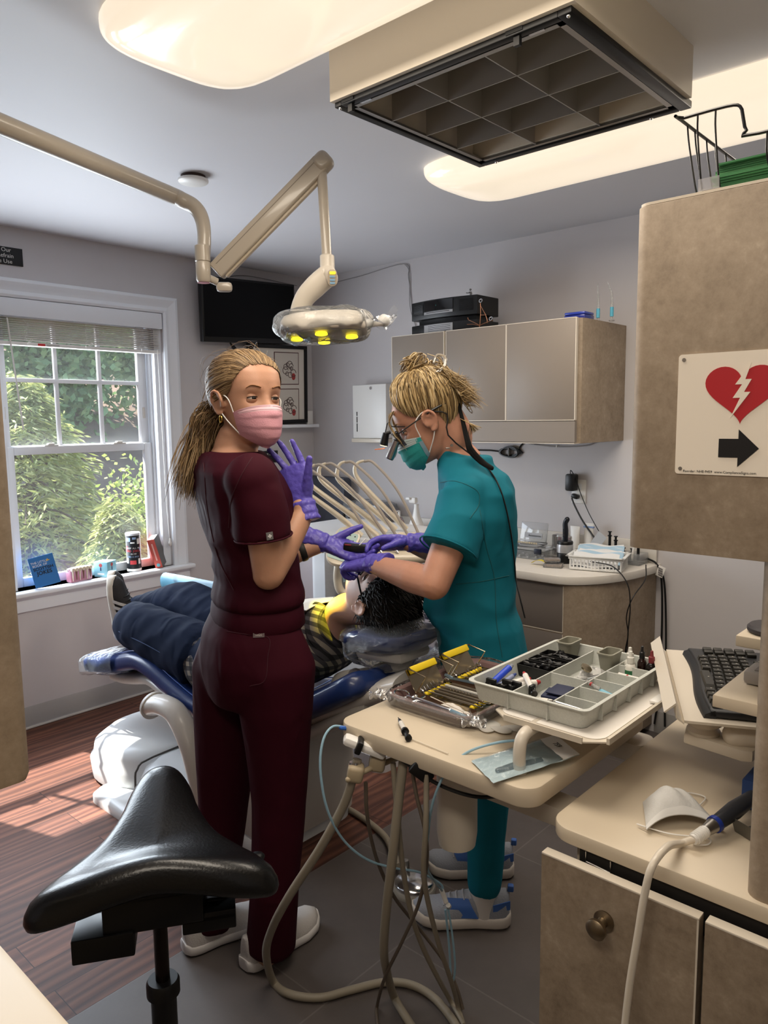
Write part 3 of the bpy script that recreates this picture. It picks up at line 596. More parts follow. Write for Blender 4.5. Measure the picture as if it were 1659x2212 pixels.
for k, cy_ in enumerate((.1, -.125)):
    c_ = cfr+Rfx @ Vector((.06, cy_, .001)); MB().box(c_, (.2, .2, .002), 0, Rfx).build('print_border', mat('print_border', '#5b3a3a', .7), pf); MB().box(c_+Rfx @ Vector((0, 0, .0005)), (.19, .19, .002), 0, Rfx).build('print', M_PAPER, pf)
    q = MB()
    for i in range(9):
        a = i*.7; rr = .012+.005*(i % 3); p0 = Vector((.02+.045*math.cos(a)*(.4+i*.07), .045*math.sin(a)*(.4+i*.07), .002))
        q.tube([c_+Rfx @ (p0+Vector((rr*math.cos(b), rr*math.sin(b), 0))) for b in np.linspace(0, 5.6, 12)], .0022, 5)
    q.build('ink_drawing', M_PRINT, pf); MB().ball(c_+Rfx @ Vector((.055, -.05, .0015)), (.016, .022, .001), Rfx, 12).build('ink_blot', M_PR, pf)
lg = tag(MB().span((2.80, YW-.1, 1.452), (3.365, YW, 1.472), .003).build('picture_ledge', M_TRIM), 'narrow white ledge carrying the black framed print', 'shelf')
tag(MB().box((3.345, YW-.03, 1.515), (.05, .012, .085), .001, rotm('Z', 0)).build('blank_card', M_WHITE), 'small blank white card standing beside the black frame on the ledge', 'card')
def plaque(name, label, x0, x1, z0, z1, lines, size, align='CENTER', xoff=0):
    s = thing(name, label, 'sign', ((x0+x1)/2, YW, (z0+z1)/2)); MB().span((x0, YW-.006, z0), (x1, YW+.002, z1), .001).build('plate', mat('plaque_black', '#121214', .5), s)
    n = len(lines); M_LT = mat('plaque_letters', '#d8d6d2', .6)
    for k, l in enumerate(lines): text(l, size, R_LEFT, ((x0+x1)/2+xoff, YW-.0065, z1-(z1-z0)*(k+.55)/(n+.1)), M_LT, 'lettering', s, .0003, align)
plaque('notice_plaque', 'black wall plaque asking visitors to refrain from phone use, high at the left edge', 1.25, 1.577, 2.232, 2.312, ['To Better Serve Our', 'Patients, Please Refrain', 'From Cell Phone Use'], .026, xoff=.0)
plaque('web_plaque', 'black wall plaque about a web page, behind the raised purple glove', 2.75, 3.09, 1.235, 1.31, ['Visit our Web Page at', 'www.dentistry.com'], .027)
sm = thing('smoke_detector', 'round white detector hanging on the ceiling above the lamp arm', 'detector', (1.70, 2.48, ZC))
MB().lathe([(.045, 0), (.045, -.014)], (1.70, 2.48, ZC)).build('base_ring', mat('dark_copper', '#3a2620', .5), sm); MB().lathe([(.001, -.026), (.05, -.026), (.056, -.021), (.056, -.014), (.05, -.011), (.001, -.011)], (1.70, 2.48, ZC)).build('cover', M_WHITE, sm)
wr = thing('antenna_wire', 'thin grey wire pinned along the ceiling corner and hanging down to the wall cabinet', 'wire', (XB, 2.7, 2.38))
MB().tube([(2.72, YW-.004, 2.33), (2.9, YW-.004, 2.36), (3.25, YW-.004, 2.35), (3.395, YW-.006, 2.352), (3.398, 3.3, 2.36), (3.398, 2.905, 2.385), (3.398, 2.87, 2.30), (3.398, 2.84, 2.1), (3.398, 2.80, 1.97), (3.39, 2.77, 1.9)], .0022, 6, smooth=6).build('strand', mat('grey_cable', '#8f8c8c', .5), wr)
MB().tube([(3.398, 2.90, 2.384), (3.396, 2.862, 2.33), (3.396, 2.86, 2.15), (3.398, 2.83, 2.05)], .002, 6, smooth=6).build('strand', mat('grey_cable', '#8f8c8c', .5), wr)
pt = thing('towel_dispenser', 'white paper towel dispenser on the back wall left of the wall cabinet', 'dispenser', (XB-.05, 3.1, 1.36))
MB().span((XB-.1, 2.97, 1.385), (XB+.002, 3.245, 1.705), .006).build('cover', M_WHITE, pt); MB().span((XB-.11, 2.965, 1.36), (XB, 3.25, 1.384), .004).build('tray', M_CREAM, pt)
MB().cyl((XB-.104, 3.09, 1.683), (XB-.099, 3.09, 1.683), .009).build('lock', M_CHROME, pt)
for z, h in ((1.425, .05), (1.48, .035), (1.52, .025)): MB().span((XB-.102, 3.205, z), (XB-.099, 3.211, z+h)).build('sight_slot', M_BLACK, pt)
# ======================= louvred ceiling box =======================
M_LOUV = mat('louvre_metal', '#a3a09c', .35, metal=.35)
cb = thing('louvred_ceiling_box', 'square ceiling light box with black hinged frame and unlit grey louvres', 'ceiling light', (1.69, 1.08, ZC))
X0, X1, Y0, Y1, ZB = 1.387, 1.992, .755, 1.423, 2.285
q = MB(); tk = .012
q.span((X0, Y0, ZB), (X0+tk, Y1, ZC)); q.span((X1-tk, Y0, ZB), (X1, Y1, ZC)); q.span((X0+tk, Y0, ZB), (X1-tk, Y0+tk, ZC)); q.span((X0+tk, Y1-tk, ZB), (X1-tk, Y1, ZC)); q.span((X0+tk, Y0+tk, ZC-.01), (X1-tk, Y1-tk, ZC))
q.build('housing', M_CREAM, cb)
fx0, fx1, fy0, fy1, fz = X0+.012, X1+.035, Y0+.012, Y1-.004, ZB-.012
q = MB()
for a, b in (((fx0, fy0, fz), (fx1, fy0+.03, fz+.018)), ((fx0, fy1-.022, fz), (fx1, fy1, fz+.018)), ((fx0, fy0+.03, fz), (fx0+.02, fy1-.022, fz+.018)), ((fx1-.022, fy0+.03, fz), (fx1, fy1-.022, fz+.018))): q.span(a, b, .002)
q.build('hinged_frame', M_BLACKM, cb)
q = MB().span((fx0+.002, fy0, fz+.0185), (fx0+.014, fy1, fz+.026)); q.build('frame_rail', M_STEEL, cb)
q = MB(); g0, g1, h0, h1 = fx0+.03, fx1-.026, fy0+.034, fy1-.026
for a, b in (((g0, h0, fz+.004), (g1, h0+.014, fz+.01)), ((g0, h1-.014, fz+.004), (g1, h1, fz+.01)), ((g0, h0, fz+.004), (g0+.014, h1, fz+.01)), ((g1-.014, h0, fz+.004), (g1, h1, fz+.01))): q.span(a, b)
q.build('louvre_border', M_STEEL, cb)
for i in range(1, 3): MB().span((g0+.014, h0+(h1-h0)*i/3-.0015, fz+.006), (g1-.014, h0+(h1-h0)*i/3+.0015, ZC-.03)).build('louvre', M_LOUV, cb)
for i in range(1, 4): MB().span((g0+(g1-g0)*i/4-.0015, h0+.014, fz+.005), (g0+(g1-g0)*i/4+.0015, h1-.014, ZC-.03)).build('louvre', M_LOUV, cb)
MB().span((X0+tk, Y0+tk, ZC-.026), (X1-tk, Y1-tk, ZC-.012)).build('reflector', M_LOUV, cb)
for x in (X0+.15, X0+.3, X0+.45): MB().cyl((x, Y0+.03, ZC-.045), (x, Y1-.03, ZC-.045), .0125).build('tube_lamp', mat('unlit_tube', '#b9b6b2', .3), cb)
for y in (Y0+.14, Y1-.05):
    MB().span((fx0-.002, y-.02, fz+.004), (fx0+.02, y+.02, fz+.026)).span((fx0+.006, y-.008, fz-.018), (fx0+.016, y+.006, fz+.004)).build('latch', M_BLACK, cb); MB().span((fx0+.022, y-.055, fz+.001), (fx0+.03, y-.02, fz+.014)).build('catch_plate', M_CHROME, cb)
for x, y in ((fx0+.008, fy0+.01), (fx0+.008, fy1-.012), (fx1-.012, fy1-.07), (fx1-.012, fy0+.1)): MB().ball((x, y, fz-.001), .0045, None, 10).build('rivet', M_CHROME, cb)
# ======================= dental operating light =======================
M_BEIGE = mat('beige_enamel', '#a89e90', .3, coat=.3); M_BEIGE2 = mat('beige_housing', '#cfc6b8', .35, coat=.2)
lp = thing('operating_light', 'beige dental operating light on a long ceiling arm with folded spring arm', 'lamp', (1.42, 2.05, 2.2))
pA, pB = at(-200, 185, D=1.6), at(395, 432, D=2.36); pC = at(441, 500, D=2.36); pD = at(440, 610, D=2.36)
dB = (pB-pA).normalized()
MB().tube([pA, pA.lerp(pB, .5), at(360, 417, D=2.33), at(395, 433, D=2.36), at(420, 447, D=2.365), at(435, 470, D=2.365), at(441, 505, D=2.36), at(440, 560, D=2.36)], [.0255, .0255, .025, .025, .024, .0235, .0225, .021, .0205], 18, smooth=6).build('ceiling_arm', M_BEIGE, lp)
MB().cyl((pA.x-.02, pA.y, pA.z-.02), (pA.x-.02, pA.y, ZC), .04).build('ceiling_post', M_BEIGE, lp)
MB().lathe([(.021, -.06), (.0235, -.062), (.0235, -.108), (.021, -.110), (.0228, -.113), (.0228, -.165), (.018, -.172), (.001, -.173)], (pD.x, pD.y, pD.z+.172), None, 24).build('swivel', M_BEIGE, lp)
MB().lathe([(.02, 0), (.001, -.0015)], (pD.x, pD.y, pD.z-.0015)).build('pivot_cap', mat('pink_cap', '#b5737a', .4), lp)
sA, sB = at(468, 588, D=2.38), at(697, 352, D=2.30); ds = (sB-sA).normalized(); fr = frame(ds, (0, 0, 1)); ln = (sB-sA).length
MB().box(sA.lerp(sB, .5), (.042, .058, ln), .007, fr, 3).build('spring_arm', M_BEIGE, lp); MB().box(sA.lerp(sB, .48)+fr @ Vector((-.0, -.031, 0)), (.02, .012, ln*.9), .004, fr).build('spring_rail', mat('beige_rail', '#b3a692', .4), lp)
for s_ in (-1, 1): MB().box(sA.lerp(sB, .5)+fr @ Vector((s_*.0212, .012, 0)), (.0012, .002, ln*.92), 0, fr).build('seam', mat('seam_grey', '#7d7468', .5), lp)
MB().box(sA+Vector((.02, -.01, -.045)), (.05, .03, .03), .01, rotm('Z', -40)).tube([pD+Vector((0, 0, .02)), sA+Vector((.0, 0, -.03))], .012).build('lower_knuckle', M_BEIGE, lp)
MB().box(sB-ds*.0, (.05, .062, .06), .02, fr, 4).build('upper_knuckle', M_BEIGE, lp)
tA, tB = at(695, 372, D=2.30), at(707, 572, D=2.30)
MB().cyl(tA, tB, .0155).build('drop_tube', M_BEIGE, lp)
MB().lathe([(.017, .03), (.022, .026), (.0225, -.01), (.024, -.02)], tB, None, 24).build('tube_collar', M_BEIGE2, lp)
n0, n1, n2, n3 = at(708, 596, D=2.30), at(680, 620, D=2.31), at(655, 650, D=2.32), at(640, 700, D=2.34)
MB().tube([at(716, 600, D=2.285), n0, n1, n2, n3], [.026, .034, .034, .03, .028], 16, smooth=5, flat=.72, up=(-.67, .74, 0), round_end=True).build('yoke', M_BEIGE2, lp)
p_ = at(718, 600, D=2.245); Rp = frame((CO-p_), (0, 0, 1))
MB().prism(rrect(-.014, -.024, .014, .024, .012), .006, p_, Rp, .002).build('touch_panel', mat('panel_grey', '#a99c8a', .35), lp)
MB().prism(rrect(-.008, .010, .010, .018, .003), .002, p_+Rp @ Vector((0, 0, .006)), Rp).build('indicator', mat('yellow_led', '#f4e23a', .4, emit='#ffe92a', es=1.2), lp)
for k in range(3): MB().prism(rrect(-.008, -.018+k*.009, .008, -.012+k*.009, .003), .002, p_+Rp @ Vector((0, 0, .006)), Rp).build('touch_key', mat('blue_key', '#7fa6c4', .4), lp)
hc = at(700, 712, D=2.32); hx = Vector((.672, -.741, 0)).normalized(); hx = (hx+Vector((0, 0, .03))).normalized(); hz = Vector((-.03, -.20, -1)).normalized(); hz = (hz-hx*hz.dot(hx)).normalized(); hy = hz.cross(hx)
RH = Matrix((hx, hy, hz)).transposed()      # z = the way the lamp shines
def hp(x, y, z): return hc+RH @ Vector((x, y, z))
def headring(sx, sy, z, dx=0): return [hp(a+dx, b*(1-.34*max(0, -a/sx)**1.3-.10*max(0, a/sx)), z) for a, b in superell(sx, sy, 40, 4.5)]
MB().ring([headring(*r) for r in ((.06, .03, -.044), (.108, .066, -.042), (.122, .08, -.036), (.131, .088, -.022), (.134, .090, .006), (.130, .086, .014), (.122, .08, .017))]).build('lamp_head', M_BEIGE2, lp, sharp=50)
MB().ring([headring(*r) for r in ((.12, .074, .0155), (.119, .073, .021), (.1, .06, .023))]).build('lens', film('lamp_lens', '#d9d6cc', .35, .1, .3, .2), lp, sharp=50)
M_YL = mat('yellow_lamp', '#ffee30', .3, emit='#ffe81c', es=2.2)
for x, y in ((-.085, 0), (-.005, .052), (-.005, -.048), (.085, .004)): MB().lathe([(.001, .0), (.017, .0), (.019, .003), (.019, .006), (.001, .007)], hp(x, y, .0235), RH, 20).build('yellow_led', M_YL, lp)
MB().ring([headring(.04, .012, z, -.045) for z in (-.0525, -.05)]).build('grip_recess', mat('recess_tan', '#a8997f', .5), lp)
MB().tube([hp(.12, 0, -.012), hp(.165, 0, -.016), hp(.185, 0, -.02)], [.014, .013, .02], 14, smooth=4, round_end=True).build('handle', M_WHITE, lp)
M_FILM = film('clear_film', '#eef4f8', .10, .12, .3, .9, 18)
def crumple(u, v):
    a = 2*PI*u; q = v*PI; sx, sy = .150+.008*math.sin(9*a), .096+.008*math.sin(7*a+1)
    x = sx*math.copysign(abs(math.cos(a))**.7, math.cos(a)); y = sy*math.copysign(abs(math.sin(a))**.7, math.sin(a)); s = math.sin(q)**.35; z = -math.cos(q)*.046-.012
    nz = noise.noise(Vector((x*28, y*28, z*40)))*.006
    return hp(x*s+nz, y*s+nz, z+nz)
MB().grid(crumple, 60, 24, 0, True).build('film_sleeve', M_FILM, lp, sharp=25)
MB().grid(lambda u, v: hp(.15+.06*u+.02*math.sin(v*9)*u, -.03+.06*v+(v-.5)*.05*u, -.02+.022*math.sin(v*7+u*4)*(.4+u)), 8, 10).build('film_tail', M_FILM, lp, sharp=20)
MB().grid(lambda u, v: hp(-.115+.07*u+.01*math.sin(9*v), -.03+.1*v, .022+.016*math.sin(5*u+4*v)+.01*u), 9, 9).build('film_tab', film('blue_film', '#9cc4de', .4, .15, .3, .5, 22), lp, sharp=20)
# ======================= dental chair =======================
M_NAVY = mat('navy_vinyl', '#1c2f60', .33, coat=.25, bump=.12, bscale=55); M_SHELL = mat('chair_shell', '#c9c4bd', .35, coat=.2); M_WBASE = mat('chair_base_white', '#d9dcdd', .35, coat=.15)
dc = thing('dental_chair', 'navy blue reclined dental chair on a white floor base', 'dental chair', (1.72, 2.45, 0)); CX = 1.72
def plan(x0, x1, y0, y1, r, z, n=7): return [(x, y, z) for x, y in rrect(x0, y0, x1, y1, r, n)]
MB().ring([plan(*a) for a in ((1.42, 2.04, 2.56, 3.08, .2, .0), (1.39, 2.06, 2.56, 3.10, .22, .015), (1.385, 2.065, 2.56, 3.105, .22, .09), (1.395, 2.055, 2.56, 3.095, .22, .105), (1.40, 2.05, 2.56, 3.09, .22, .15), (1.43, 2.02, 2.56, 3.055, .22, .185), (1.5, 1.96, 2.58, 2.99, .18, .2))]).build('base_cover', M_WBASE, dc, sharp=50)
MB().ring([plan(*a) for a in ((1.39, 2.04, 2.1, 2.59, .06, .045), (1.39, 2.04, 2.1, 2.59, .06, .12), (1.41, 2.02, 2.11, 2.58, .06, .165), (1.47, 1.97, 2.13, 2.57, .05, .188), (1.55, 1.9, 2.16, 2.55, .04, .195))]).build('base_cover', M_WBASE, dc, sharp=50)
MB().ring([plan(*a) for a in ((1.305, 2.13, 2.44, 2.80, .05, 0), (1.305, 2.13, 2.44, 2.80, .05, .028), (1.32, 2.12, 2.455, 2.785, .05, .045))]).build('base_plate', M_WBASE, dc, sharp=50)
MB().ring([plan(*a) for a in ((1.5, 1.95, 1.92, 2.5, .09, 0), (1.5, 1.95, 1.92, 2.5, .09, .03), (1.53, 1.92, 1.95, 2.5, .09, .06))]).build('base_plate', M_WBASE, dc, sharp=50)
MB().tube([(1.388, 2.575, .01), (1.388, 2.575, .12), (1.40, 2.575, .165), (1.47, 2.575, .19), (1.9, 2.575, .197)], .004, 6, smooth=3).build('base_seam', mat('seam_dark', '#4d4a48', .7), dc)
MB().ring([plan(*a) for a in ((1.50, 1.94, 1.95, 2.45, .08, .19), (1.52, 1.92, 1.95, 2.45, .08, .3), (1.55, 1.89, 1.92, 2.4, .08, .40))]).build('lift_body', M_SHELL, dc, sharp=50)
MB().ring([plan(*a) for a in ((1.51, 1.93, 1.9, 2.2, .06, .05), (1.50, 1.93, 1.88, 2.2, .06, .2), (1.52, 1.92, 1.9, 2.2, .06, .42))]).build('lift_cover', M_SHELL, dc, sharp=50)
MB().tube([(1.42, 2.47, .445), (1.42, 2.40, .462), (1.42, 2.31, .45), (1.42, 2.23, .37), (1.425, 2.19, .26), (1.44, 2.17, .13)], [.05, .046, .043, .045, .045, .045], 18, smooth=6, flat=.8).build('link_arm', M_SHELL, dc)
MB().lathe([(.001, .006), (.04, .006), (.052, .002), (.054, -.004), (.054, -.012)], (1.42, 2.475, .445), axes((1, 0, 0), (0, -.2, 1), (0, 1, .2)), 30).build('link_cap', M_SHELL, dc, sharp=60)
MB().tube([(1.49, 2.28, .40), (1.44, 2.25, .38)], .03, 14).build('link_pin', M_SHELL, dc)
prof = [(3.16, .475), (3.10, .492), (2.98, .515), (2.85, .55), (2.72, .585), (2.60, .575), (2.45, .53), (2.28, .49), (2.12, .495), (1.98, .525), (1.85, .575), (1.72, .645), (1.60, .715), (1.52, .765)]
PP = smooth_path([(CX, y, z) for y, z in prof], 5)
def upholst(dz0, dz1, hw, mod=0):
    rings = []
    for i, p in enumerate(PP):
        d = (PP[min(i+1, len(PP)-1)]-PP[max(i-1, 0)]); d /= np.linalg.norm(d); nrm = np.array([0, -d[2], d[1]]); nrm = nrm if nrm[2] > 0 else -nrm
        u = i/(len(PP)-1); k = min(1, (min(u, 1-u)/.035))**.5; w_ = hw*(.82+.18*k); w_ *= 1-.16*max(0, (u-.75)/.25)**1.5; th = (dz1-dz0)*(.6+.4*k)
        rib = mod*(math.sin(u*110) if .08 < u < .8 else 0)
        rr = []
        for a, b in superell(1, 1, 32, 4.5): rr.append(p+np.array([a*w_, 0, 0])+nrm*((dz0+dz1)/2+b*th/2+(rib if b > .5 and abs(a) < .78 else 0)+(-.012 if b > 0 and abs(a) < .7 else 0)))
        rings.append(rr)
    return MB().ring(rings)
upholst(-.085, 0, .25, .0035).build('upholstery', M_NAVY, dc, sharp=60)
for s_ in (-1, 1): MB().tube([V3(p)+np.array([s_*.222, 0, .0-.001]) for p in PP[3:-4]], .0022, 6).build('piping', mat('navy_piping', '#33509a', .4), dc)
r2 = []
for i, p in enumerate(PP[4:-1]):
    u = i/(len(PP)-6); w_ = .15+.07*math.sin(PI*u); r2.append([(CX+a*w_, p[1]-.02+0*b, p[2]-.115-.02*math.sin(PI*u)+b*.032) for a, b in superell(1, 1, 24, 3)])
MB().ring(r2).build('under_shell', M_SHELL, dc, sharp=60)
r3 = []
for i in range(16):
    u = i/15; y = 2.02-.62*u; z = .40+.32*u**.9; w_ = .21-.06*u; r3.append([(CX+a*w_, y, z+b*(.05-.01*u)) for a, b in superell(1, 1, 24, 3)])
MB().ring(r3).build('back_shell', M_SHELL, dc, sharp=60)
hpd = [(1.68, .775), (1.65, .81), (1.60, .832), (1.50, .835), (1.42, .85), (1.36, .885)]
PH = smooth_path([(CX, y, z) for y, z in hpd], 4); rg = []
for i, p in enumerate(PH):
    u = i/(len(PH)-1); k = math.sin(PI*min(.97, max(.03, u)))**.4; rg.append([p+np.array([a*.125*k, 0, -.022+b*.035*k+.018*abs(a)**3]) for a, b in superell(1, 1, 28, 3)])
MB().ring(rg).build('headrest', M_NAVY, dc, sharp=60)
MB().box((CX, 1.53, .772), (.15, .2, .04), .02, rotm('X', -6)).build('headrest_plate', M_SHELL, dc)
MB().tube([(CX, 1.75, .62), (CX, 1.62, .665), (CX, 1.50, .735)], [.046, .046, .04], 18, smooth=4, round_end=True, flat=.8).build('headrest_bracket', M_SHELL, dc); MB().cyl((CX-.062, 1.64, .675), (CX-.05, 1.64, .675), .03).build('release_knob', M_SHELL, dc)
def bagf(u, v):
    a = 2*PI*u; y = 1.685-.38*v; zc = .80+.07*v**1.5-.01*v; k = math.sin(PI*(.08+.9*v))**.5
    rx = .155*k+.01*math.sin(5*a+9*v); rz = .045+.05*v*(1-v)*1.6; zz = math.sin(a); dz = rz*zz*(1 if zz > 0 else 1.55)
    n_ = noise.noise(Vector((a*1.7, y*18, zz*4)))*.014
    return (CX+rx*math.cos(a)+n_, y, zc+dz+n_)
MB().grid(bagf, 48, 26, 0, True).build('headrest_film', film('headrest_film', '#dfe4ea', .07, .1, .16, .9, 22), dc, sharp=20)
def toef(u, v):
    a = 2*PI*u; y = 3.19-.33*v; i = np.interp(y, [2.6, 2.72, 2.85, 2.98, 3.1, 3.2], [.575, .585, .55, .515, .492, .46]); e = superell(1, 1, 48, 5)[int(u*48) % 48]
    k = .92+.08*min(1, v*6); n_ = noise.noise(Vector((e[0]*7, y*14, e[1]*5)))*.006
    return (CX+e[0]*.262*k+n_, y, i-.043+e[1]*.053+n_)
MB().grid(toef, 48, 14, 0, True).build('foot_film', film('foot_film', '#cfe2f4', .10, .08, .3, .9, 16), dc, sharp=20)
ra = thing('armrest', 'teal-blue padded armrest on a chrome post below the window', 'armrest', (2.03, 3.18, .5))
MB().tube([(2.03, 3.34, .69), (2.03, 3.2, .694), (2.03, 2.92, .70)], .05, 18, flat=.42, up=(1, 0, 0), round_end=True).build('pad', mat('teal_vinyl', '#3f6f86', .35, coat=.2), ra)
MB().lathe([(.02, 0), (.02, .02), (.011, .025), (.011, .17), (.05, .18), (.05, .186)], (2.03, 3.08, .49)).build('post', M_CHROME, ra)
MB().box((1.95, 3.08, .485), (.22, .05, .03), .01).build('bracket', M_SHELL, ra)
# ======================= saddle stool =======================
M_LEATH = mat('black_leather', '#0c0c0d', .3, bump=.15, bscale=170, coat=.15)
st = thing('saddle_stool', 'black leather saddle stool in the foreground on the grey tiles', 'stool', (.775, 1.345, 0))
so_ = Vector((.76, 1.335, .60)); sv = Vector((.225, .33, 0)).normalized(); su = Vector((sv.y, -sv.x, 0)); RS = Matrix((su, sv, Vector((0, 0, 1)))).transposed()
half = [(0, .245), (.04, .238), (.068, .195), (.088, .12), (.125, .04), (.185, -.025), (.228, -.062), (.240, -.1), (.215, -.132), (.15, -.145), (.07, -.142), (0, -.138)]
ctrl = half+[(-x, y) for x, y in half[-2:0:-1]]; outl = smooth_path([(x, y, 0) for x, y in ctrl], 4, True)
def topz(x, y): return .055+.055*max(0, (y+.02)/.26)**1.6*math.exp(-(x/.09)**2)-.055*(abs(x)/.23)**1.7+.012*math.exp(-((y+.11)/.05)**2)-.012*math.exp(-(x/.1)**2-((y)/.06)**2)
rings = []
for s_, dz, un in ((.02, 0, 0), (.2, 0, 0), (.4, 0, 0), (.6, 0, 0), (.75, 0, 0), (.87, -.003, 0), (.95, -.013, 0), (.99, -.028, 0), (1.0, -.042, 0), (.985, -.055, 0), (.94, -.062, 0), (.8, -.058, 1), (.5, -.052, 1), (.1, -.05, 1)):
    rings.append([so_+RS @ Vector((p[0]*s_, p[1]*s_-(1-s_)*.02, topz(p[0]*min(s_, 1), p[1]*s_)+dz)) for p in outl])
MB().ring(rings).build('seat', M_LEATH, st, sharp=180)
MB().box(so_+RS @ Vector((0, -.02, -.012)), (.24, .17, .03), .005, RS).build('seat_pan', M_BLACKM, st)
q = MB(); q.box(so_+RS @ Vector((-.005, -.04, -.05)), (.19, .13, .07), .004, RS); q.box(so_+RS @ Vector((-.10, -.07, -.105)), (.115, .08, .05), .003, RS); q.box(so_+RS @ Vector((.10, -.06, -.095)), (.105, .07, .042), .003, RS); q.box(so_+RS @ Vector((0, -.05, -.088)), (.30, .09, .007), 0, RS); q.build('tilt_mechanism', M_BLACKM, st)
for a, b, c in (((.1, -.02, -.03), (.16, .0, -.035), (.205, .02, -.04)), ((.1, -.06, -.07), (.16, -.045, -.08), (.225, -.02, -.09))):
    MB().tube([so_+RS @ Vector(v) for v in (a, b, c)], [.006, .007, .016], 10, smooth=4, flat=.6, round_end=True).build('lever', M_BLACK, st)
cx_, cy_ = so_+RS @ Vector((0, -.03, 0)), 0
MB().lathe([(.012, .34), (.0145, .335), (.0145, .53), (.02, .54)], (cx_.x, cx_.y, 0)).build('gas_piston', mat('piston', '#2b211e', .25, metal=.8), st); MB().lathe([(.026, .06), (.026, .318), (.034, .32), (.034, .345), (.03, .352), (.016, .352)], (cx_.x, cx_.y, 0)).build('column', M_BLACK, st)
for k in range(5):
    a = k*2*PI/5+1.365; e = Vector((cx_.x+.2*math.cos(a), cx_.y+.2*math.sin(a), .075)); MB().tube([(cx_.x, cx_.y, .095), e], [.028, .016], 10, flat=.7).build('foot_spoke', M_BLACK, st)
    MB().cyl((e.x-.012*math.sin(a), e.y+.012*math.cos(a), .03), (e.x+.012*math.sin(a), e.y-.012*math.cos(a), .03), .03).cyl((e.x, e.y, .03), (e.x, e.y, .075), .006).build('caster', M_BLACK, st)
# ======================= people: shared anatomy =======================
FH = Vector((_cy, _sy, 0))
def ath(x, y, dh):
    v = CF + CR*((x-829.5)/FPX) + CD*((y-1106)/FPX); return CO + v*(dh/v.dot(FH))
def remesh(mb, voxel, it=4, fac=.5):
    me = bpy.data.meshes.new('tmp'); me.from_pydata([tuple(v) for v in mb.v], [], mb.f); o = bpy.data.objects.new('tmp', me); COL.objects.link(o)
    bm = bmesh.new(); bm.from_mesh(me); bmesh.ops.recalc_face_normals(bm, faces=bm.faces); bm.to_mesh(me); bm.free()
    m = o.modifiers.new('r', 'REMESH'); m.mode = 'VOXEL'; m.voxel_size = voxel; m.adaptivity = 0
    if it: s = o.modifiers.new('s', 'SMOOTH'); s.iterations = it; s.factor = fac
    dg = bpy.context.evaluated_depsgraph_get(); r = bpy.data.meshes.new_from_object(o.evaluated_get(dg))
    out = MB(); out.v = [v.co.copy() for v in r.vertices]; out.f = [tuple(p.vertices) for p in r.polygons]
    out.n = [v.normal.copy() for v in r.vertices]
    bpy.data.objects.remove(o); bpy.data.meshes.remove(me); bpy.data.meshes.remove(r); return out
def wrinkle(mb, amp, fr=(9, 9, 14), seed=0, fn=None):
    for i, (p, n) in enumerate(zip(mb.v, mb.n)):
        a = noise.noise(Vector((p.x*fr[0]+seed, p.y*fr[1], p.z*fr[2]))); b = noise.noise(Vector((p.x*fr[0]*2.3, p.y*fr[1]*2.3+seed, p.z*fr[2]*2.1)))
        k = (1-abs(a)*2.4)*.7+.5*b
        if fn: k *= fn(p)
        mb.v[i] = p+n*(amp*k)
    return mb
def lofted(mb, rings, l, f, n=28, e=2.3):
    """rings: (centre, half width along l, half depth along f[, back depth])"""
    out = []
    for r in rings:
        c, a, b = Vector(r[0]), r[1], r[2]; bb = r[3] if len(r) > 3 else b
        ll = Vector(r[4]) if len(r) > 4 else l; ff = Vector(r[5]) if len(r) > 5 else f
        out.append([c+ll*(a*x)+ff*((b if y > 0 else bb)*y) for x, y in superell(1, 1, n, e)])
    mb.ring(out); return mb
HP = [(-.117, .020, .070, -.03), (-.110, .034, .083, -.012), (-.098, .045, .090, .0), (-.082, .053, .092, .016), (-.062, .0595, .089, .04), (-.035, .0655, .0875, .066), (-.008, .0705, .083, .086), (.018, .0735, .0855, .096), (.042, .075, .0865, .1), (.066, .0735, .079, .099), (.086, .065, .062, .086), (.102, .049, .038, .063), (.112, .028, .016, .034), (.116, .008, .004, .008)]
_hz = [h[0] for h in HP]
def head_pt(th, z, off=0, feat=1, s=1.0):
    """local head surface; x to the head's right, y face, z up; th=90deg is the nose"""
    w, f, b = (np.interp(z, _hz, [h[k] for h in HP]) for k in (1, 2, 3))
    c, q = math.cos(th), math.sin(th); e = 2/2.35
    x = w*math.copysign(abs(c)**e, c); y = (f if q > 0 else b)*math.copysign(abs(q)**e, q)
    g = lambda v, m, sd: math.exp(-((v-m)/sd)**2)
    if feat and q > 0:
        nb = max(0, min(1, (.022-z)/.058)) if z > -.036 else max(0, 1-(-.036-z)/.014)
        y += feat*.026*nb*g(x, 0, .0085+.006*nb)
        y += feat*(-.011*g(abs(x), .031, .016)*g(z, -.002, .013)+.004*g(z, .022, .01)*g(abs(x), .03, .03)+.005*g(z, -.066, .01)*g(x, 0, .022)+.006*g(z, -.1, .014)*g(x, 0, .018)+.004*g(abs(x), .042, .016)*g(z, -.03, .02))
    k = math.hypot(x, y)+1e-6; r_ = math.sqrt(x*x+y*y+(z*.9)**2)+1e-6
    return Vector((x+off*x/r_, y+off*y/r_, z+off*.9*z/r_))*s
def head_mesh(s=1.0):
    zs = list(np.linspace(-.117, -.09, 6))+list(np.linspace(-.084, .05, 34))+list(np.linspace(.056, .116, 14))
    return MB().ring([[head_pt(2*PI*k/72, z, 0, 1, s) for k in range(72)] for z in zs])
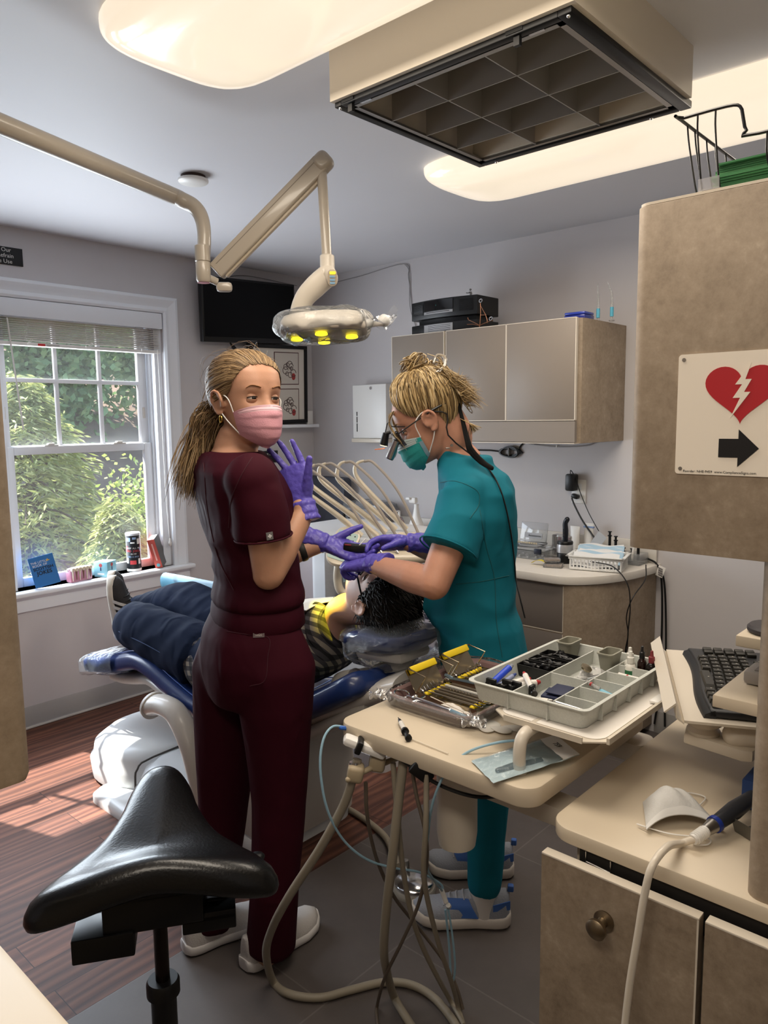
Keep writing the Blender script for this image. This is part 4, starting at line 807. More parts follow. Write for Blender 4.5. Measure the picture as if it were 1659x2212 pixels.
def ear_mesh(sd, s=1.0):
    m = MB(); x = .0715*sd
    m.ball((x+.004*sd, -.012, -.014), (.008, .017, .028), rotm('X', -10), 16)
    pts = [(x+.008*sd, .006, -.022), (x+.013*sd, .008, -.004), (x+.017*sd, .0, .013), (x+.020*sd, -.014, .018), (x+.021*sd, -.027, .010), (x+.018*sd, -.031, -.006), (x+.013*sd, -.024, -.024), (x+.009*sd, -.012, -.038), (x+.007*sd, -.002, -.038)]
    m.tube(pts, [.004, .0048, .0048, .005, .005, .0048, .0048, .0062, .005], 10, smooth=4, round_end=True)
    m.tube([(x+.012*sd, -.004, .006), (x+.014*sd, -.018, .002), (x+.013*sd, -.02, -.014), (x+.010*sd, -.008, -.022)], .0035, 8, smooth=4, round_end=True)
    m.v = [v*s for v in m.v]; return m
from mathutils.bvhtree import BVHTree
class Skin:
    """finds where a sight line meets a finished surface, so that seams and labels lie on it"""
    def __init__(s, mb): s.t = BVHTree.FromPolygons([tuple(v) for v in mb.v], mb.f)
    def at(s, x, y, off=.001):
        d = (CF + CR*((x-829.5)/FPX) + CD*((y-1106)/FPX)).normalized(); h, n, i, q = s.t.ray_cast(CO, d)
        if h is None: return None, None
        if n.dot(d) > 0: n = -n
        return h+n*off, n
    def line(s, pts, off=.0005, k=6):
        P = smooth_path([(x, y, 0) for x, y in pts], k); r = [s.at(p[0], p[1], off)[0] for p in P]; return [p for p in r if p is not None]
class Head:
    def __init__(h, c, face, up=(0, 0, 1), s=1.0):
        y = Vector(face).normalized(); z = Vector(up); z = (z-y*z.dot(y)).normalized(); x = y.cross(z)
        h.R = Matrix((x, y, z)).transposed(); h.c = Vector(c); h.s = s
    def w(h, p): return h.c+h.R @ Vector(p)
    def p(h, th, z, off=0, feat=1): return h.w(head_pt(th, z, off, feat, h.s))
    def add(h, mb, m): return mb.add(m.v, m.f, h.R, h.c)
def eyes(H, par, skin, iris='#4a3526', squint=.45, sides=(-1, 1)):
    M_EYE = mat('eye_white', '#d8d0ca', .15); M_IR = mat('iris_'+iris[1:], iris, .1); M_LASH = mat('lashes', '#2a1d17', .7); s = H.s
    for sd in sides:
        c = Vector((.031*sd, .0655, -.002))*s
        o = MB().ball(H.w(c), .0122*s, H.R, 20).build('eye', M_EYE, par)
        MB().ball(H.w(c+Vector((-.001, .0072, -.0005))*s), .0074*s, H.R, 14).build('iris', M_IR, o)
        m = MB()
        for top in (1, -1):
            def lid(u, v):
                a = PI*(.04+.92*u); g = (1-squint)*.75 if top > 0 else (1-squint)*.5
                el = top*(g+(1.5-g)*v); return H.w(c+Vector((.0142*math.cos(a), .0138*math.sin(a)*math.cos(el), .0138*math.sin(el)*(.45+.55*math.sin(a))))*s)
            m.grid(lid, 14, 7, .0012)
        m.build('eyelid', skin, par)
        MB().tube([H.w(c+Vector((.0146*math.cos(PI*(.05+.9*u)), .0146*math.sin(PI*(.05+.9*u)), (1-squint)*.75*.0138*math.sin(PI*(.05+.9*u))))*s) for u in np.linspace(0, 1, 10)], .0011, 5).build('lashes', M_LASH, par)
def brows(H, par, m, sides=(-1, 1)):
    for sd in sides:
        MB().tube([H.p(PI/2-sd*a, z, .0015) for a, z in ((.17, .0235), (.3, .027), (.5, .0285), (.68, .022))], [.0022, .0034, .003, .001], 8, flat=.5, smooth=4).build('eyebrow', m, par)
def hairmat(name, cols, rough=.42):
    m = bpy.data.materials.new(name); m.use_nodes = True; nt = m.node_tree; b = nt.nodes['Principled BSDF']; g = nt.nodes.new('ShaderNodeNewGeometry')
    r = ramp(nt, g.outputs['Random Per Island'], [(i/(len(cols)-1), c) for i, c in enumerate(cols)]); nt.links.new(r.outputs[0], b.inputs['Base Color'])
    b.inputs['Roughness'].default_value = rough; b.inputs['Specular IOR Level'].default_value = .35; return m
def strands(paths, r=.0022, seg=4, sm=0, tip=.35):
    """many thin tapered tubes as one mesh (numpy)"""
    V, F, b = [], [], 0
    for P in paths:
        P = np.array(smooth_path(P, sm) if sm else P, float); n = len(P); d = np.gradient(P, axis=0); d /= np.linalg.norm(d, axis=1)[:, None]+1e-9
        u = np.cross(d, [0.31, .2, .93]); u /= np.linalg.norm(u, axis=1)[:, None]+1e-9; w = np.cross(d, u)
        rad = r*np.interp(np.linspace(0, 1, n), [0, .1, .7, 1], [.6, 1, .9, tip])[:, None]
        for k in range(seg):
            a = 2*PI*k/seg; V.append(P+rad*(math.cos(a)*u+math.sin(a)*w))
        idx = np.arange(n*seg).reshape(seg, n)+b
        for k in range(seg):
            A, Bq = idx[k], idx[(k+1) % seg]; F.append(np.stack([A[:-1], Bq[:-1], Bq[1:], A[1:]], 1))
        b += n*seg
    return np.concatenate(V), np.concatenate(F)
def hair(name, paths, m, par, r=.0022, sm=0, tip=.35):
    v, f = strands(paths, r, 4, sm, tip); o = raw(name, v, f, m, par); o.data.shade_smooth(); return o
def surf_path(H, a, b, n=10, o0=.004, o1=.012, arch=.006):
    """path hugging the skull from local direction a to b"""
    A, B_ = Vector(a).normalized(), Vector(b).normalized(); out = []
    for i in range(n):
        t = i/(n-1); d = A.slerp(B_, t) if A.angle(B_) > .01 else A
        # skull radius along d: march
        lo, hi = .02, .16
        for _ in range(14):
            mid = (lo+hi)/2; p = d*mid
            if p.z > .1159 or p.z < -.1169: hi = mid; continue
            th = math.atan2(p.y, p.x); q = head_pt(th, p.z, 0, 0)
            if math.hypot(p.x, p.y) < math.hypot(q.x, q.y): lo = mid
            else: hi = mid
        out.append(H.w(d*(lo+o0+(o1-o0)*t+arch*math.sin(PI*t))*H.s))
    return out
def hand_mesh(w, d, palm, thumb, curl=(.2, .25, .3, .35), tcurl=.2, spread=.10, s=1.0, tdir=(.75, .25, .62), cuff=.07, gather=0, lean=0):
    """one hand: w wrist, d towards the fingers, palm = way the palm faces, thumb = thumb side"""
    z = Vector(d).normalized(); y = Vector(palm); y = (y-z*y.dot(z)).normalized(); x = Vector(thumb); x = (x-z*x.dot(z)-y*x.dot(y)).normalized(); m = MB()
    W = lambda a, b, c: Vector(w)+(x*a+y*b+z*c)*s
    rg = []
    for c, a, t, sh in ((-.004, .026, .019, 0), (.012, .029, .0185, 0), (.035, .037, .0175, .002), (.06, .041, .0155, .001), (.08, .0415, .0135, 0), (.096, .037, .0105, 0), (.1, .03, .007, 0)):
        rg.append([W(p*a+sh, q*t, c) for p, q in superell(1, 1, 20, 2.6)])
    m.ring(rg)
    base = [(.0295, .088, .071), (.0100, .094, .079), (-.0100, .090, .073), (-.0285, .080, .057)]
    for k, (bx, bz, L) in enumerate(base):
        a = (1.5-k)*spread+lean; c = curl[k] if not np.isscalar(curl) else curl; p = Vector((bx, -.001, bz-.014)); pts = [p]; ang = 0
        for ph, fr_ in ((.2, .6), (.44, 1.0), (.31, 1.25), (.25, .9)):
            ang += c*fr_ if ph != .2 else 0
            p = p+Vector((math.sin(a)*math.cos(ang), math.sin(ang), math.cos(a)*math.cos(ang)))*(L*ph if ph != .2 else .014); pts.append(p)
        m.tube([W(*q) for q in pts], [.0092, .0092, .0085, .0078, .0066], 12, smooth=3, round_end=True)
    t = Vector(tdir).normalized(); p = Vector((.018, .004, .018)); t2 = (t+Vector((-.6*tcurl*2, .5*tcurl, .4))*tcurl).normalized()
    q1 = p+t*.036; q2 = q1+t*.032; q3 = q2+t2*.028
    m.tube([W(*v) for v in (p, q1, q2, q3)], [.0135, .0122, .0098, .0075], 12, smooth=3, round_end=True)
    if cuff:
        rg = []
        for i in range(8):
            u = i/7; c = .004-cuff*u; fl = 1+.18*u+.05*math.sin(i*2.2); rg.append([W(p*.031*fl*(1+.05*math.sin(3*k+i)), q*.0265*fl, c) for k, (p, q) in enumerate(superell(1, 1, 20, 2.2))])
        m.ring(rg)
    return m
def glove(par, m, **k):
    r = remesh(hand_mesh(**k), .0026, 3); wrinkle(r, .0011, (60, 60, 60), 3); return r.build('glove', m, par, sharp=180)
def shoe(par, heel, dr, L, upper, sole, ht=.075, w=.046, sole_h=.03, toe_lift=.012, up=(0, 0, 1), collar=.055, laces=None, stripes=None, side=None):
    """heel = ground point at the heel, dr = towards the toe"""
    y = Vector(dr).normalized(); z = Vector(up).normalized(); x = y.cross(z); h = Vector(heel)
    def W(a, b, c): return h+x*a+y*b+z*c
    us = np.linspace(0, 1, 26)
    wid = lambda u: w*np.interp(u, [0, .04, .15, .35, .55, .72, .88, .97, 1], [.35, .62, .74, .72, .88, 1, .86, .5, .2])
    hgt = lambda u: ht*np.interp(u, [0, .05, .2, .32, .45, .6, .78, .92, 1], [1.0, 1.12, 1.1, 1.08, .98, .78, .6, .5, .25])
    lift = lambda u: toe_lift*max(0, (u-.7)/.3)**2+.006*max(0, (.08-u)/.08)
    t = MB().ring([[W(p*wid(u), u*L, sole_h*.6+lift(u)+(q if q > 0 else q*.15)*(hgt(u))) for p, q in superell(1, 1, 24, 2.5)] for u in us])
    o = t.build('shoe', upper, par, sharp=60)
    MB().ring([[W(p*(wid(u)*1.07+.002), u*L*1.03-.004, sole_h*.5+lift(u)+q*sole_h*.5) for p, q in superell(1, 1, 24, 4)] for u in us]).build('sole', sole, o, sharp=60)
    if laces:
        for k in range(5): 
            u = .40+.07*k; MB().tube([W(-wid(u)*.62, u*L, sole_h*.6+hgt(u)*.86), W(0, u*L+.004, sole_h*.6+hgt(u)*1.02+.003), W(wid(u)*.62, u*L, sole_h*.6+hgt(u)*.86)], .0028, 6, smooth=4).build('lace', laces, o)
    if stripes:
        for k in range(3):
            u = .36+.1*k; sd = side or 1
            MB().grid(lambda a, b: W(sd*(wid(u+.05*a+.1*(1-b))*np.interp(b, [0, .5, 1], [1.0, .97, .70])+.0022), (u+.052*a+.10*(1-b)-.04)*L, sole_h*.75+hgt(u)*.80*b), 4, 8, .001).build('stripe', stripes, o)
    return o
SKIN = lambda n, c: mat(n, c, .48, spec=.4, var=.05, vscale=30, sss=.12, bump=.08, bscale=400)

def clothmat(name, col, rough=.75):
    if name in MATS: return MATS[name]
    m, nt, b = nodes_mat(name); tc = N(nt, 'ShaderNodeTexCoord')
    b.inputs['Base Color'].default_value = lin(col); b.inputs['Roughness'].default_value = rough; b.inputs['Specular IOR Level'].default_value = .1
    mp = N(nt, 'ShaderNodeMapping'); mp.inputs['Scale'].default_value = (1, 1, .55); nt.links.new(tc.outputs['Object'], mp.inputs[0])
    a = N(nt, 'ShaderNodeTexNoise', Scale=11.0, Detail=3.0, Roughness=.5, Distortion=1.4); a.noise_type = 'RIDGED_MULTIFRACTAL' if hasattr(a, 'noise_type') else None
    c = N(nt, 'ShaderNodeTexNoise', Scale=600.0, Detail=1.0)
    nt.links.new(mp.outputs[0], a.inputs['Vector']); nt.links.new(tc.outputs['Object'], c.inputs['Vector'])
    k1 = N(nt, 'ShaderNodeBump', Strength=.35, Distance=.012); k2 = N(nt, 'ShaderNodeBump', Strength=.12, Distance=.001)
    nt.links.new(a.outputs['Fac'], k1.inputs['Height']); nt.links.new(c.outputs['Fac'], k2.inputs['Height']); nt.links.new(k1.outputs[0], k2.inputs['Normal']); nt.links.new(k2.outputs[0], b.inputs['Normal'])
    return m
# ======================= standing person in burgundy =======================
M_BURG = clothmat('burgundy_scrubs', '#360b18')
M_PURPLE = mat('purple_nitrile', '#5a4fae', .38, bump=.35, bscale=120)
M_SK1 = SKIN('skin_tan', '#b88a70')
f1 = Vector((.92, -.39, 0)).normalized(); l1 = Vector((.39, .92, 0)).normalized(); d0 = 1.976
neck = ath(508, 962, d0); base1 = Vector((1.19, 1.63, 0))
shR, shL = ath(553, 1038, 1.81), ath(463, 1030, 2.13)
elR, wrR = ath(580, 1240, 1.83), ath(655, 1110, 1.92)
elL, wrL = ath(545, 1228, 2.2), ath(672, 1184, 2.24)
def C1(x, y, d=d0): return ath(x, y, d)
torso = [(C1(508, 958), .052, .05), (C1(508, 975), .085, .06, .066), (C1(509, 992), .13, .075, .082), (C1(511, 1015), .165, .085, .095), (C1(520, 1065), .172, .108, .1), (C1(530, 1125), .16, .112, .096), (C1(543, 1190), .142, .1, .088), (C1(552, 1245), .135, .098, .088), (C1(552, 1300), .142, .102, .1), (C1(549, 1360), .16, .102, .118), (C1(547, 1410), .165, .100, .122), (C1(547, 1455), .158, .095, .114), (C1(547, 1500), .13, .085, .098)]
H1 = Head(ath(537, 862, 1.965), (-.12, -.985, .02), (.02, 0, 1), 1.0)
hipR, hipL = C1(592, 1420, 1.90), C1(497, 1420, 2.05)
ftR, ftL = Vector((1.19, 1.535, 0)), Vector((1.135, 1.75, 0))
knR, knL = C1(603, 1735, 1.91), C1(482, 1735, 2.05)
anR, anL = ftR+Vector((0, 0, .09)), ftL+Vector((0, 0, .09))
# body: one continuous surface
b = MB(); H1.add(b, head_mesh()); H1.add(b, ear_mesh(1)); H1.add(b, ear_mesh(-1))
b.tube([H1.w((0, -.028, -.03)), H1.w((0, -.02, -.09)), ath(513, 945, 1.97), ath(508, 985, d0)], [.055, .052, .05, .062], 24, smooth=4)
lofted(b, [(c, a*.93, q*.93, (r_[0] if r_ else q)*.93) for c, a, q, *r_ in torso], l1, f1)
b.tube([shR.lerp(elR, .1), shR.lerp(elR, .5), elR], [.036, .042, .039], 18, smooth=4, round_end=True); b.tube([elR, elR.lerp(wrR, .35), wrR, wrR.lerp(ath(640, 1060, 1.93), .3)], [.040, .040, .026, .024], 18, smooth=4, round_end=True)
b.tube([shL.lerp(elL, .1), shL.lerp(elL, .5), elL], [.036, .042, .038], 18, smooth=4, round_end=True); b.tube([elL, elL.lerp(wrL, .35), wrL, wrL+(wrL-elL).normalized()*.03], [.039, .038, .026, .024], 18, smooth=4, round_end=True)
for h_, k_, a_ in ((hipR, knR, anR), (hipL, knL, anL)): b.tube([h_, k_, a_, a_-Vector((0, 0, .05))], [.075, .05, .035, .035], 16, smooth=4, round_end=True)
b = remesh(b, .0042, 4)
W1 = b.build('person', M_SK1, None, 180, loc=base1, label='standing person in burgundy scrubs and pink mask waving a purple-gloved hand', cat='person')
eyes(H1, W1, M_SK1, '#170e09', .58); brows(H1, W1, mat('brow_brown', '#87603f', .8))
# scrub top
t = MB(); lofted(t, [(c, a+.012, q+.012, (r_[0] if r_ else q)+.012) for c, a, q, *r_ in torso[1:8]]+[(C1(555, 1272), .16, .118, .112), (C1(555, 1290), .163, .12, .116), (C1(555, 1302), .145, .106, .104)], l1, f1)
slR = shR.lerp(elR, .60)+Vector((.0, 0, 0)); slL = shL.lerp(elL, .62)
t.tube([shR+Vector((0, .02, .012)), shR.lerp(elR, .3), slR], [.062, .066, .069], 24, smooth=5); t.tube([shL+Vector((0, -.02, .012)), shL.lerp(elL, .3), slL], [.06, .064, .066], 24, smooth=5)
t.ball(shR+Vector((0, .015, .0)), .066); t.ball(shL+Vector((0, -.015, 0)), .064)
t = remesh(t, .0065, 6); wrinkle(t, .006, (6, 6, 9), 1, lambda p: .5+1.2*max(0, 1-abs(p.z-1.14)/.14)+.5*max(0, 1-abs(p.z-1.3)/.1))
sk_t = Skin(t); top = t.build('scrub_top', M_BURG, W1, sharp=180)
dS = (elR-shR).normalized(); fS = frame(dS)
MB().tube([slR+fS @ Vector((.0705*math.cos(a), .0705*math.sin(a), -.002)) for a in np.linspace(0, 2*PI, 33)[:-1]], .0025, 6, closed=True).build('sleeve_hem', M_BURG, top)
lb = ath(588, 1130, 1.83); lb = slR+(lb-slR); nr = (CO-lb).normalized()
qc = slR-dS*.018; side = (CO-qc); side = (side-dS*side.dot(dS)).normalized(); side = (rotm('Z', 12) @ side).normalized(); RL = Matrix((dS.cross(side)*-1, dS*-1, side)).transposed(); RL = RL if RL.determinant() > 0 else Matrix((dS.cross(side), dS*-1, side)).transposed()
lp_ = qc+side*.0705
q = MB().box(lp_, (.016, .018, .002), 0, RL).build('logo_patch', mat('patch_grey', '#6d6a6b', .6), top); MB().box(lp_+side*.0012, (.009, .0032, .0012), 0, RL).box(lp_+side*.0012, (.0032, .009, .0012), 0, RL).build('cross_mark', mat('patch_white', '#dcdcdc', .6), q)
# trousers
t = MB(); lofted(t, [(C1(555, 1292), .142, .104, .104), (C1(553, 1312), .15, .108, .108)]+[(c, a+.012, q+.010, (r_[0] if r_ else q)+.014) for c, a, q, *r_ in torso[9:]], l1, f1)
t.ball(C1(512, 1408, 2.0)-f1*.008, (.09, .09, .12)); t.ball(C1(576, 1408, 1.90)-f1*.008, (.09, .09, .12))
for h_, k_, ft, sx in ((hipR, knR, ftR, 1), (hipL, knL, ftL, -1)):
    e = ft+Vector((.012, 0, .045)); t.tube([h_+Vector((0, 0, .11)), h_+Vector((0, 0, .07)), h_+Vector((0, 0, -.02)), h_.lerp(k_, .35), k_, k_.lerp(e, .5), e], [.03, .07, .103, .095, .072, .067, .068], 26, smooth=6)
t = remesh(t, .007, 16); wrinkle(t, .0045, (7, 7, 2.5), 5, lambda p: .6+.9*max(0, 1-abs(p.z-.85)/.2))
sk_p = Skin(t); tr = t.build('scrub_trousers', M_BURG, W1, sharp=180)
wb = MB()
for zz in (0, 1):
    pass
wb.ring([[C1(555, y, d0)+l1*(a*x)+f1*(b_*yy) for x, yy in superell(1, 1, 40, 2.3)] for y, a, b_ in ((1296, .150, .111), (1300, .155, .116), (1338, .162, .121), (1342, .158, .117))]); wb.build('waistband', M_BURG, tr, sharp=60)
lt = ath(559, 1372, 1.83)
hitc = C1(548, 1372); dirn = (CO-hitc); dirn.z = 0; dirn.normalize(); lw_ = Vector((CR.x, CR.y, 0)).normalized()
lp2, n2 = sk_p.at(559, 1372, .001); z2 = Vector((0, 0, 1)); x2 = z2.cross(n2).normalized(); R2 = Matrix((x2, n2.cross(x2), n2)).transposed()
q = MB().box(lp2, (.028, .012, .002), 0, R2).build('pocket_label', mat('label_taupe', '#5d4f50', .6), tr); text('FIGS', .008, R2, lp2+R2 @ Vector((0, 0, .0012)), mat('label_print', '#bdb5b3', .6), 'lettering', q, .0002)
MB().tube(sk_p.line([(490, 1364), (530, 1370), (580, 1378), (578, 1420), (572, 1470), (540, 1482)]), .0012, 6).build('pocket_seam', mat('burgundy_seam', '#3a0c1b', .8), tr)
MB().tube(sk_t.line([(545, 988), (520, 1030), (500, 1080), (494, 1140)]), .0012, 6).build('shoulder_seam', mat('burgundy_seam', '#3a0c1b', .8), top); MB().tube(sk_t.line([(440, 1000), (448, 1100), (470, 1200), (505, 1275)]), .0011, 6).build('back_seam', mat('burgundy_seam', '#3a0c1b', .8), top)
# shoes
M_WSH = mat('white_knit', '#cfcac6', .75, bump=.5, bscale=260); M_WSO = mat('white_foam', '#d9d5d2', .6)
shoe(W1, ftR+Vector((-.055, .03, 0)), (.97, .02, 0), .265, M_WSH, M_WSO, .072, .05, .032)
shoe(W1, ftL+Vector((-.07, .0, 0)), (.97, -.2, 0), .265, M_WSH, M_WSO, .072, .05, .032)
# gloves
gR = ath(653, 1088, 1.93)
glove(W1, M_PURPLE, w=gR, d=(ath(634, 1010, 1.95)-gR), palm=-FH+Vector((0, 0, -.1))+CR*-.25, thumb=CR, curl=(.10, .13, .13, .16), spread=.15, lean=-.36, cuff=.05, s=1.03, tdir=(.45, .3, .85), tcurl=.05)
gL = wrL+(wrL-elL).normalized()*.045
glove(W1, M_PURPLE, w=gL, d=(ath(790, 1200, 2.24)-gL), palm=Vector((0, 0, .85))-FH*.5, thumb=FH*.4+Vector((0, 0, .9)), curl=(.32, .32, .30, .28), spread=.05, s=1.0, tdir=(.55, .5, .75), tcurl=.3)
# watch
wd_ = (wrL-elL).normalized(); wf = frame(wd_); wc = wrL+wd_*-.028
MB().tube([wc+wf @ Vector((.0285*math.cos(a), .0285*math.sin(a), 0)) for a in np.linspace(0, 2*PI, 30)[:-1]], .0035, 10, flat=3.0, closed=True, up=wd_).build('watch_strap', mat('watch_black', '#17140f', .6), W1)
# mask
M_MASK = mat('pink_mask', '#c9909b', .7, var=.03, vscale=20, bump=.2, bscale=300)
def maskp(u, v, off=.006):
    th = PI/2+(u-.5)*2*1.22; zt = -.018-.016*abs(u-.5)*2*abs(u-.5)*2; zb = -.122+.035*(abs(u-.5)*2)**2; z = zt+(zb-zt)*v
    zz = max(z, -.116); p = head_pt(th, zz, off+.0065*math.sin(PI*v)*(1-(abs(u-.5)*2)**2), .2); p.z += z-zz
    pl = .0032*((v*4+.35*(u-.5)) % 1)*math.sin(PI*u); nose_ = .030*math.exp(-((u-.5)/.2)**2)*math.exp(-((v-.26)/.34)**2)
    front = math.exp(-((u-.5)/.3)**2)*math.exp(-((v-.75)/.4)**2)*.012
    return p+Vector((0, nose_*.55+front+pl, 0))
mk = MB().grid(lambda u, v: H1.w(maskp(u, v)), 40, 34, .0014).build('mask', M_MASK, W1, sharp=50)
MB().grid(lambda u, v: H1.w(maskp(u, v*.13)+Vector((0, .0012, 0))), 40, 4, .001).build('mask_band', mat('mask_band', '#d9b3bb', .7), mk)
for k in range(2): MB().tube([H1.w(maskp(u, .03+.07*k)+Vector((0, .0028, 0))) for u in np.linspace(.03, .97, 30)], .0007, 5).build('mask_stitch', mat('mask_stitch', '#a7757f', .8), mk)
for sd, u in ((1, 0), (-1, 1)):
    MB().tube([H1.w(maskp(u, .02)), H1.w((.078*sd, .03, -.002)), H1.w((.080*sd, -.012, .012)), H1.w((.082*sd, -.03, -.006)), H1.w((.074*sd, .012, -.052)), H1.w(maskp(u, .98))], .0016, 6, smooth=5).build('ear_loop', M_WHITE, mk)
MB().tube([H1.w(Vector((.0805, -.003, -.052))+Vector((.0, .006*math.cos(a), .008*math.sin(a)))) for a in np.linspace(0, 2*PI, 18)[:-1]], .0016, 6, closed=True).build('earring', mat('gold', '#d9b95c', .25, metal=1), W1)
# hair drawn back into a low ponytail
M_H1 = hairmat('dark_blonde_hair', ['#4f3d2b', '#7a6144', '#967a57', '#b49a75'])
tie = Vector((-.0, -.86, -.32))
paths = []; rng = np.random.default_rng(3)
def hairline(th):  # local z of the hair edge for angle th (90 = nose)
    a = abs(math.degrees(th)-90); a = min(a, 360-a)
    return np.interp(a, [0, 25, 45, 60, 72, 85, 95, 110, 130, 180], [.088, .084, .072, .05, .022, .0, .018, .0, -.05, -.075])
for k in range(2300):
    th = rng.uniform(-PI/2, 3*PI/2); z0 = hairline(th); z = z0+(.112-z0)*(rng.uniform(0, .97)**1.5 if k > 700 else 0.0)
    z += rng.uniform(-.006, .002); p = head_pt(th, min(z, .115)); jit = rng.normal(size=3)*.04
    paths.append(surf_path(H1, p, tie+Vector(jit), 11, .0015, .015+rng.uniform(0, .006), .006+rng.uniform(0, .004)))
hair('hair', paths, M_H1, W1, .0017, 0, .6)
cap = MB().ring([[H1.p(2*PI*k/64, z, .002, 0) if z >= hairline(2*PI*k/64)+.002 else H1.p(2*PI*k/64, z, -.012, 0) for k in range(64)] for z in np.linspace(-.07, .1159, 40)]); cap.build('scalp', mat('scalp_blonde', '#77603f', .6), W1, sharp=180)
tb = H1.w((0, -.108, -.043)); pt = []
e1_, e2_, e3_ = ath(452, 905, 2.0), ath(428, 985, 2.0), ath(415, 1052, 1.99)
for k in range(1500):
    o0, o1 = rng.normal(size=3)*.010, rng.normal(size=3)*.017; L_ = rng.uniform(.62, 1.12)
    if k % 25 == 0: o1 = o1*2
    q = [tb+Vector(o0)*.8, e1_+Vector(o0*1.4+o1*.4), e2_+Vector(o1*.95), e3_+Vector(o1*1.1)]
    q[3] = q[2].lerp(q[3], L_)+Vector((rng.normal()*.006, 0, 0)); pt.append(q)
hair('ponytail', pt, M_H1, W1, .0013, 5, .3)
MB().tube([tb+(frame(e1_-tb) @ Vector((.017*math.cos(a), .017*math.sin(a), .004))) for a in np.linspace(0, 2*PI, 24)[:-1]], .0045, 8, closed=True).build('hair_tie', mat('hair_tie', '#4a3a2a', .8), W1)
fly = []
for k in range(16):
    a = surf_path(H1, head_pt(rng.uniform(.2, 2.9), rng.uniform(.06, .11)), tie+Vector(rng.normal(size=3)*.25), 9, .014, .02+rng.uniform(0, .02), .012+rng.uniform(0, .012)); fly.append(a)
hair('flyaway_hair', fly, M_H1, W1, .0004, 0, .5)
# ======================= standing person in teal =======================
M_TEAL = clothmat('teal_scrubs', '#17697a')
M_SK2 = SKIN('skin_freckled', '#b98770')
f2 = Vector((-.57, .82, 0)).normalized(); l2 = Vector((-.82, -.57, 0)).normalized()   # l2 = her left, towards the camera
d2 = 2.215
def C2(x, y, d=d2): return ath(x, y, d)
shL2, shR2 = C2(1008, 1082, 2.08), C2(1010, 1075, 2.36)
elL2, wrL2 = C2(938, 1262, 1.98), C2(815, 1222, 2.16)
elR2, wrR2 = C2(1005, 1215, 2.42), C2(893, 1176, 2.30)
tors2 = [(C2(990, 985), .056, .052), (C2(1000, 1003), .085, .062, .07), (C2(1014, 1025), .125, .075, .085), (C2(1030, 1060), .16, .09, .092), (C2(1030, 1110), .165, .105, .096), (C2(1028, 1170), .155, .112, .096), (C2(1026, 1230), .145, .115, .098), (C2(1022, 1290), .15, .122, .112), (C2(1026, 1345), .165, .12, .122), (C2(1035, 1400), .172, .115, .126), (C2(1040, 1450), .165, .11, .115), (C2(1044, 1490), .12, .085, .085)]
fc2 = (CR*-.86+Vector((0, 0, -.52))+FH*.12).normalized(); up2 = (CR*-.5+Vector((0, 0, .86))).normalized()
H2 = Head(C2(921, 902, 2.21), fc2, up2, 1.0)
hip2, kn2, an2 = C2(1050, 1440, 2.14), C2(1058, 1680, 2.12), Vector((1.735, 1.19, .105))
hipb, knb, anb = C2(1040, 1440, 2.30), C2(1040, 1660, 2.33), Vector((1.95, 1.315, .105))
b = MB(); H2.add(b, head_mesh()); H2.add(b, ear_mesh(1)); H2.add(b, ear_mesh(-1))
b.tube([H2.w((0, -.045, -.03)), H2.w((0, -.045, -.085)), C2(978, 968), C2(1000, 1005)], [.056, .053, .052, .064], 24, smooth=4)
lofted(b, [(c, a*.93, q*.93, (r_[0] if r_ else q)*.93) for c, a, q, *r_ in tors2], l2, f2)
b.tube([shL2.lerp(elL2, .1), shL2.lerp(elL2, .5), elL2], [.04, .049, .043], 18, smooth=4, round_end=True); b.tube([elL2, elL2.lerp(wrL2, .35), wrL2, wrL2+(wrL2-elL2).normalized()*.02], [.042, .044, .028, .026], 18, smooth=4, round_end=True)
b.tube([shR2.lerp(elR2, .1), shR2.lerp(elR2, .5), elR2], [.04, .049, .043], 18, smooth=4, round_end=True); b.tube([elR2, elR2.lerp(wrR2, .35), wrR2, wrR2+(wrR2-elR2).normalized()*.02], [.042, .044, .028, .026], 18, smooth=4, round_end=True)
for h_, k_, a_ in ((hip2, kn2, an2), (hipb, knb, anb)): b.tube([h_, k_, a_, a_-Vector((0, 0, .06))], [.075, .05, .036, .036], 16, smooth=4, round_end=True)
b = remesh(b, .0042, 4)
W2 = b.build('person', M_SK2, None, 180, loc=(1.83, 1.28, 0), label='person in teal scrubs and magnifying glasses leaning over the patient', cat='person')
eyes(H2, W2, M_SK2, '#4b5a60', .6); brows(H2, W2, mat('brow_blonde', '#8a6a48', .8))
t = MB(); lofted(t, [(C2(1000, 985), .082, .07, .085)]+[(c, a+.016, q+.016, (r_[0] if r_ else q)+.02) for c, a, q, *r_ in tors2[1:7]]+[(C2(1020, 1290), .168, .142, .128), (C2(1018, 1312), .172, .146, .132), (C2(1032, 1345), .178, .128, .134), (C2(1040, 1400), .186, .127, .14), (C2(1042, 1428), .188, .128, .142)], l2, f2)
slL, slR = shL2.lerp(elL2, .60), shR2.lerp(elR2, .62)
t.tube([shL2+f2*.0+Vector((0, .02, .01)), shL2.lerp(elL2, .3), slL], [.066, .074, .08], 24, smooth=5); t.tube([shR2+Vector((0, 0, .01)), shR2.lerp(elR2, .3), slR], [.064, .07, .074], 24, smooth=5)
t.ball(shL2-l2*.01, .07); t.ball(shR2+l2*.015, .068)
t.ring([[C2(x, y)+l2*(a*p)+(f2*.92+Vector((0, 0, .25)))*(q_*b_) for p, q_ in superell(1, 1, 28, 2.2)] for x, y, a, b_ in ((1014, 1030, .105, .085), (1000, 1002, .078, .07), (990, 978, .063, .062))])
t = remesh(t, .0065, 6); wrinkle(t, .007, (6, 6, 9), 9, lambda p: .55+1.0*max(0, 1-abs(p.z-1.1)/.15)+.6*max(0, 1-abs(p.z-1.3)/.1))
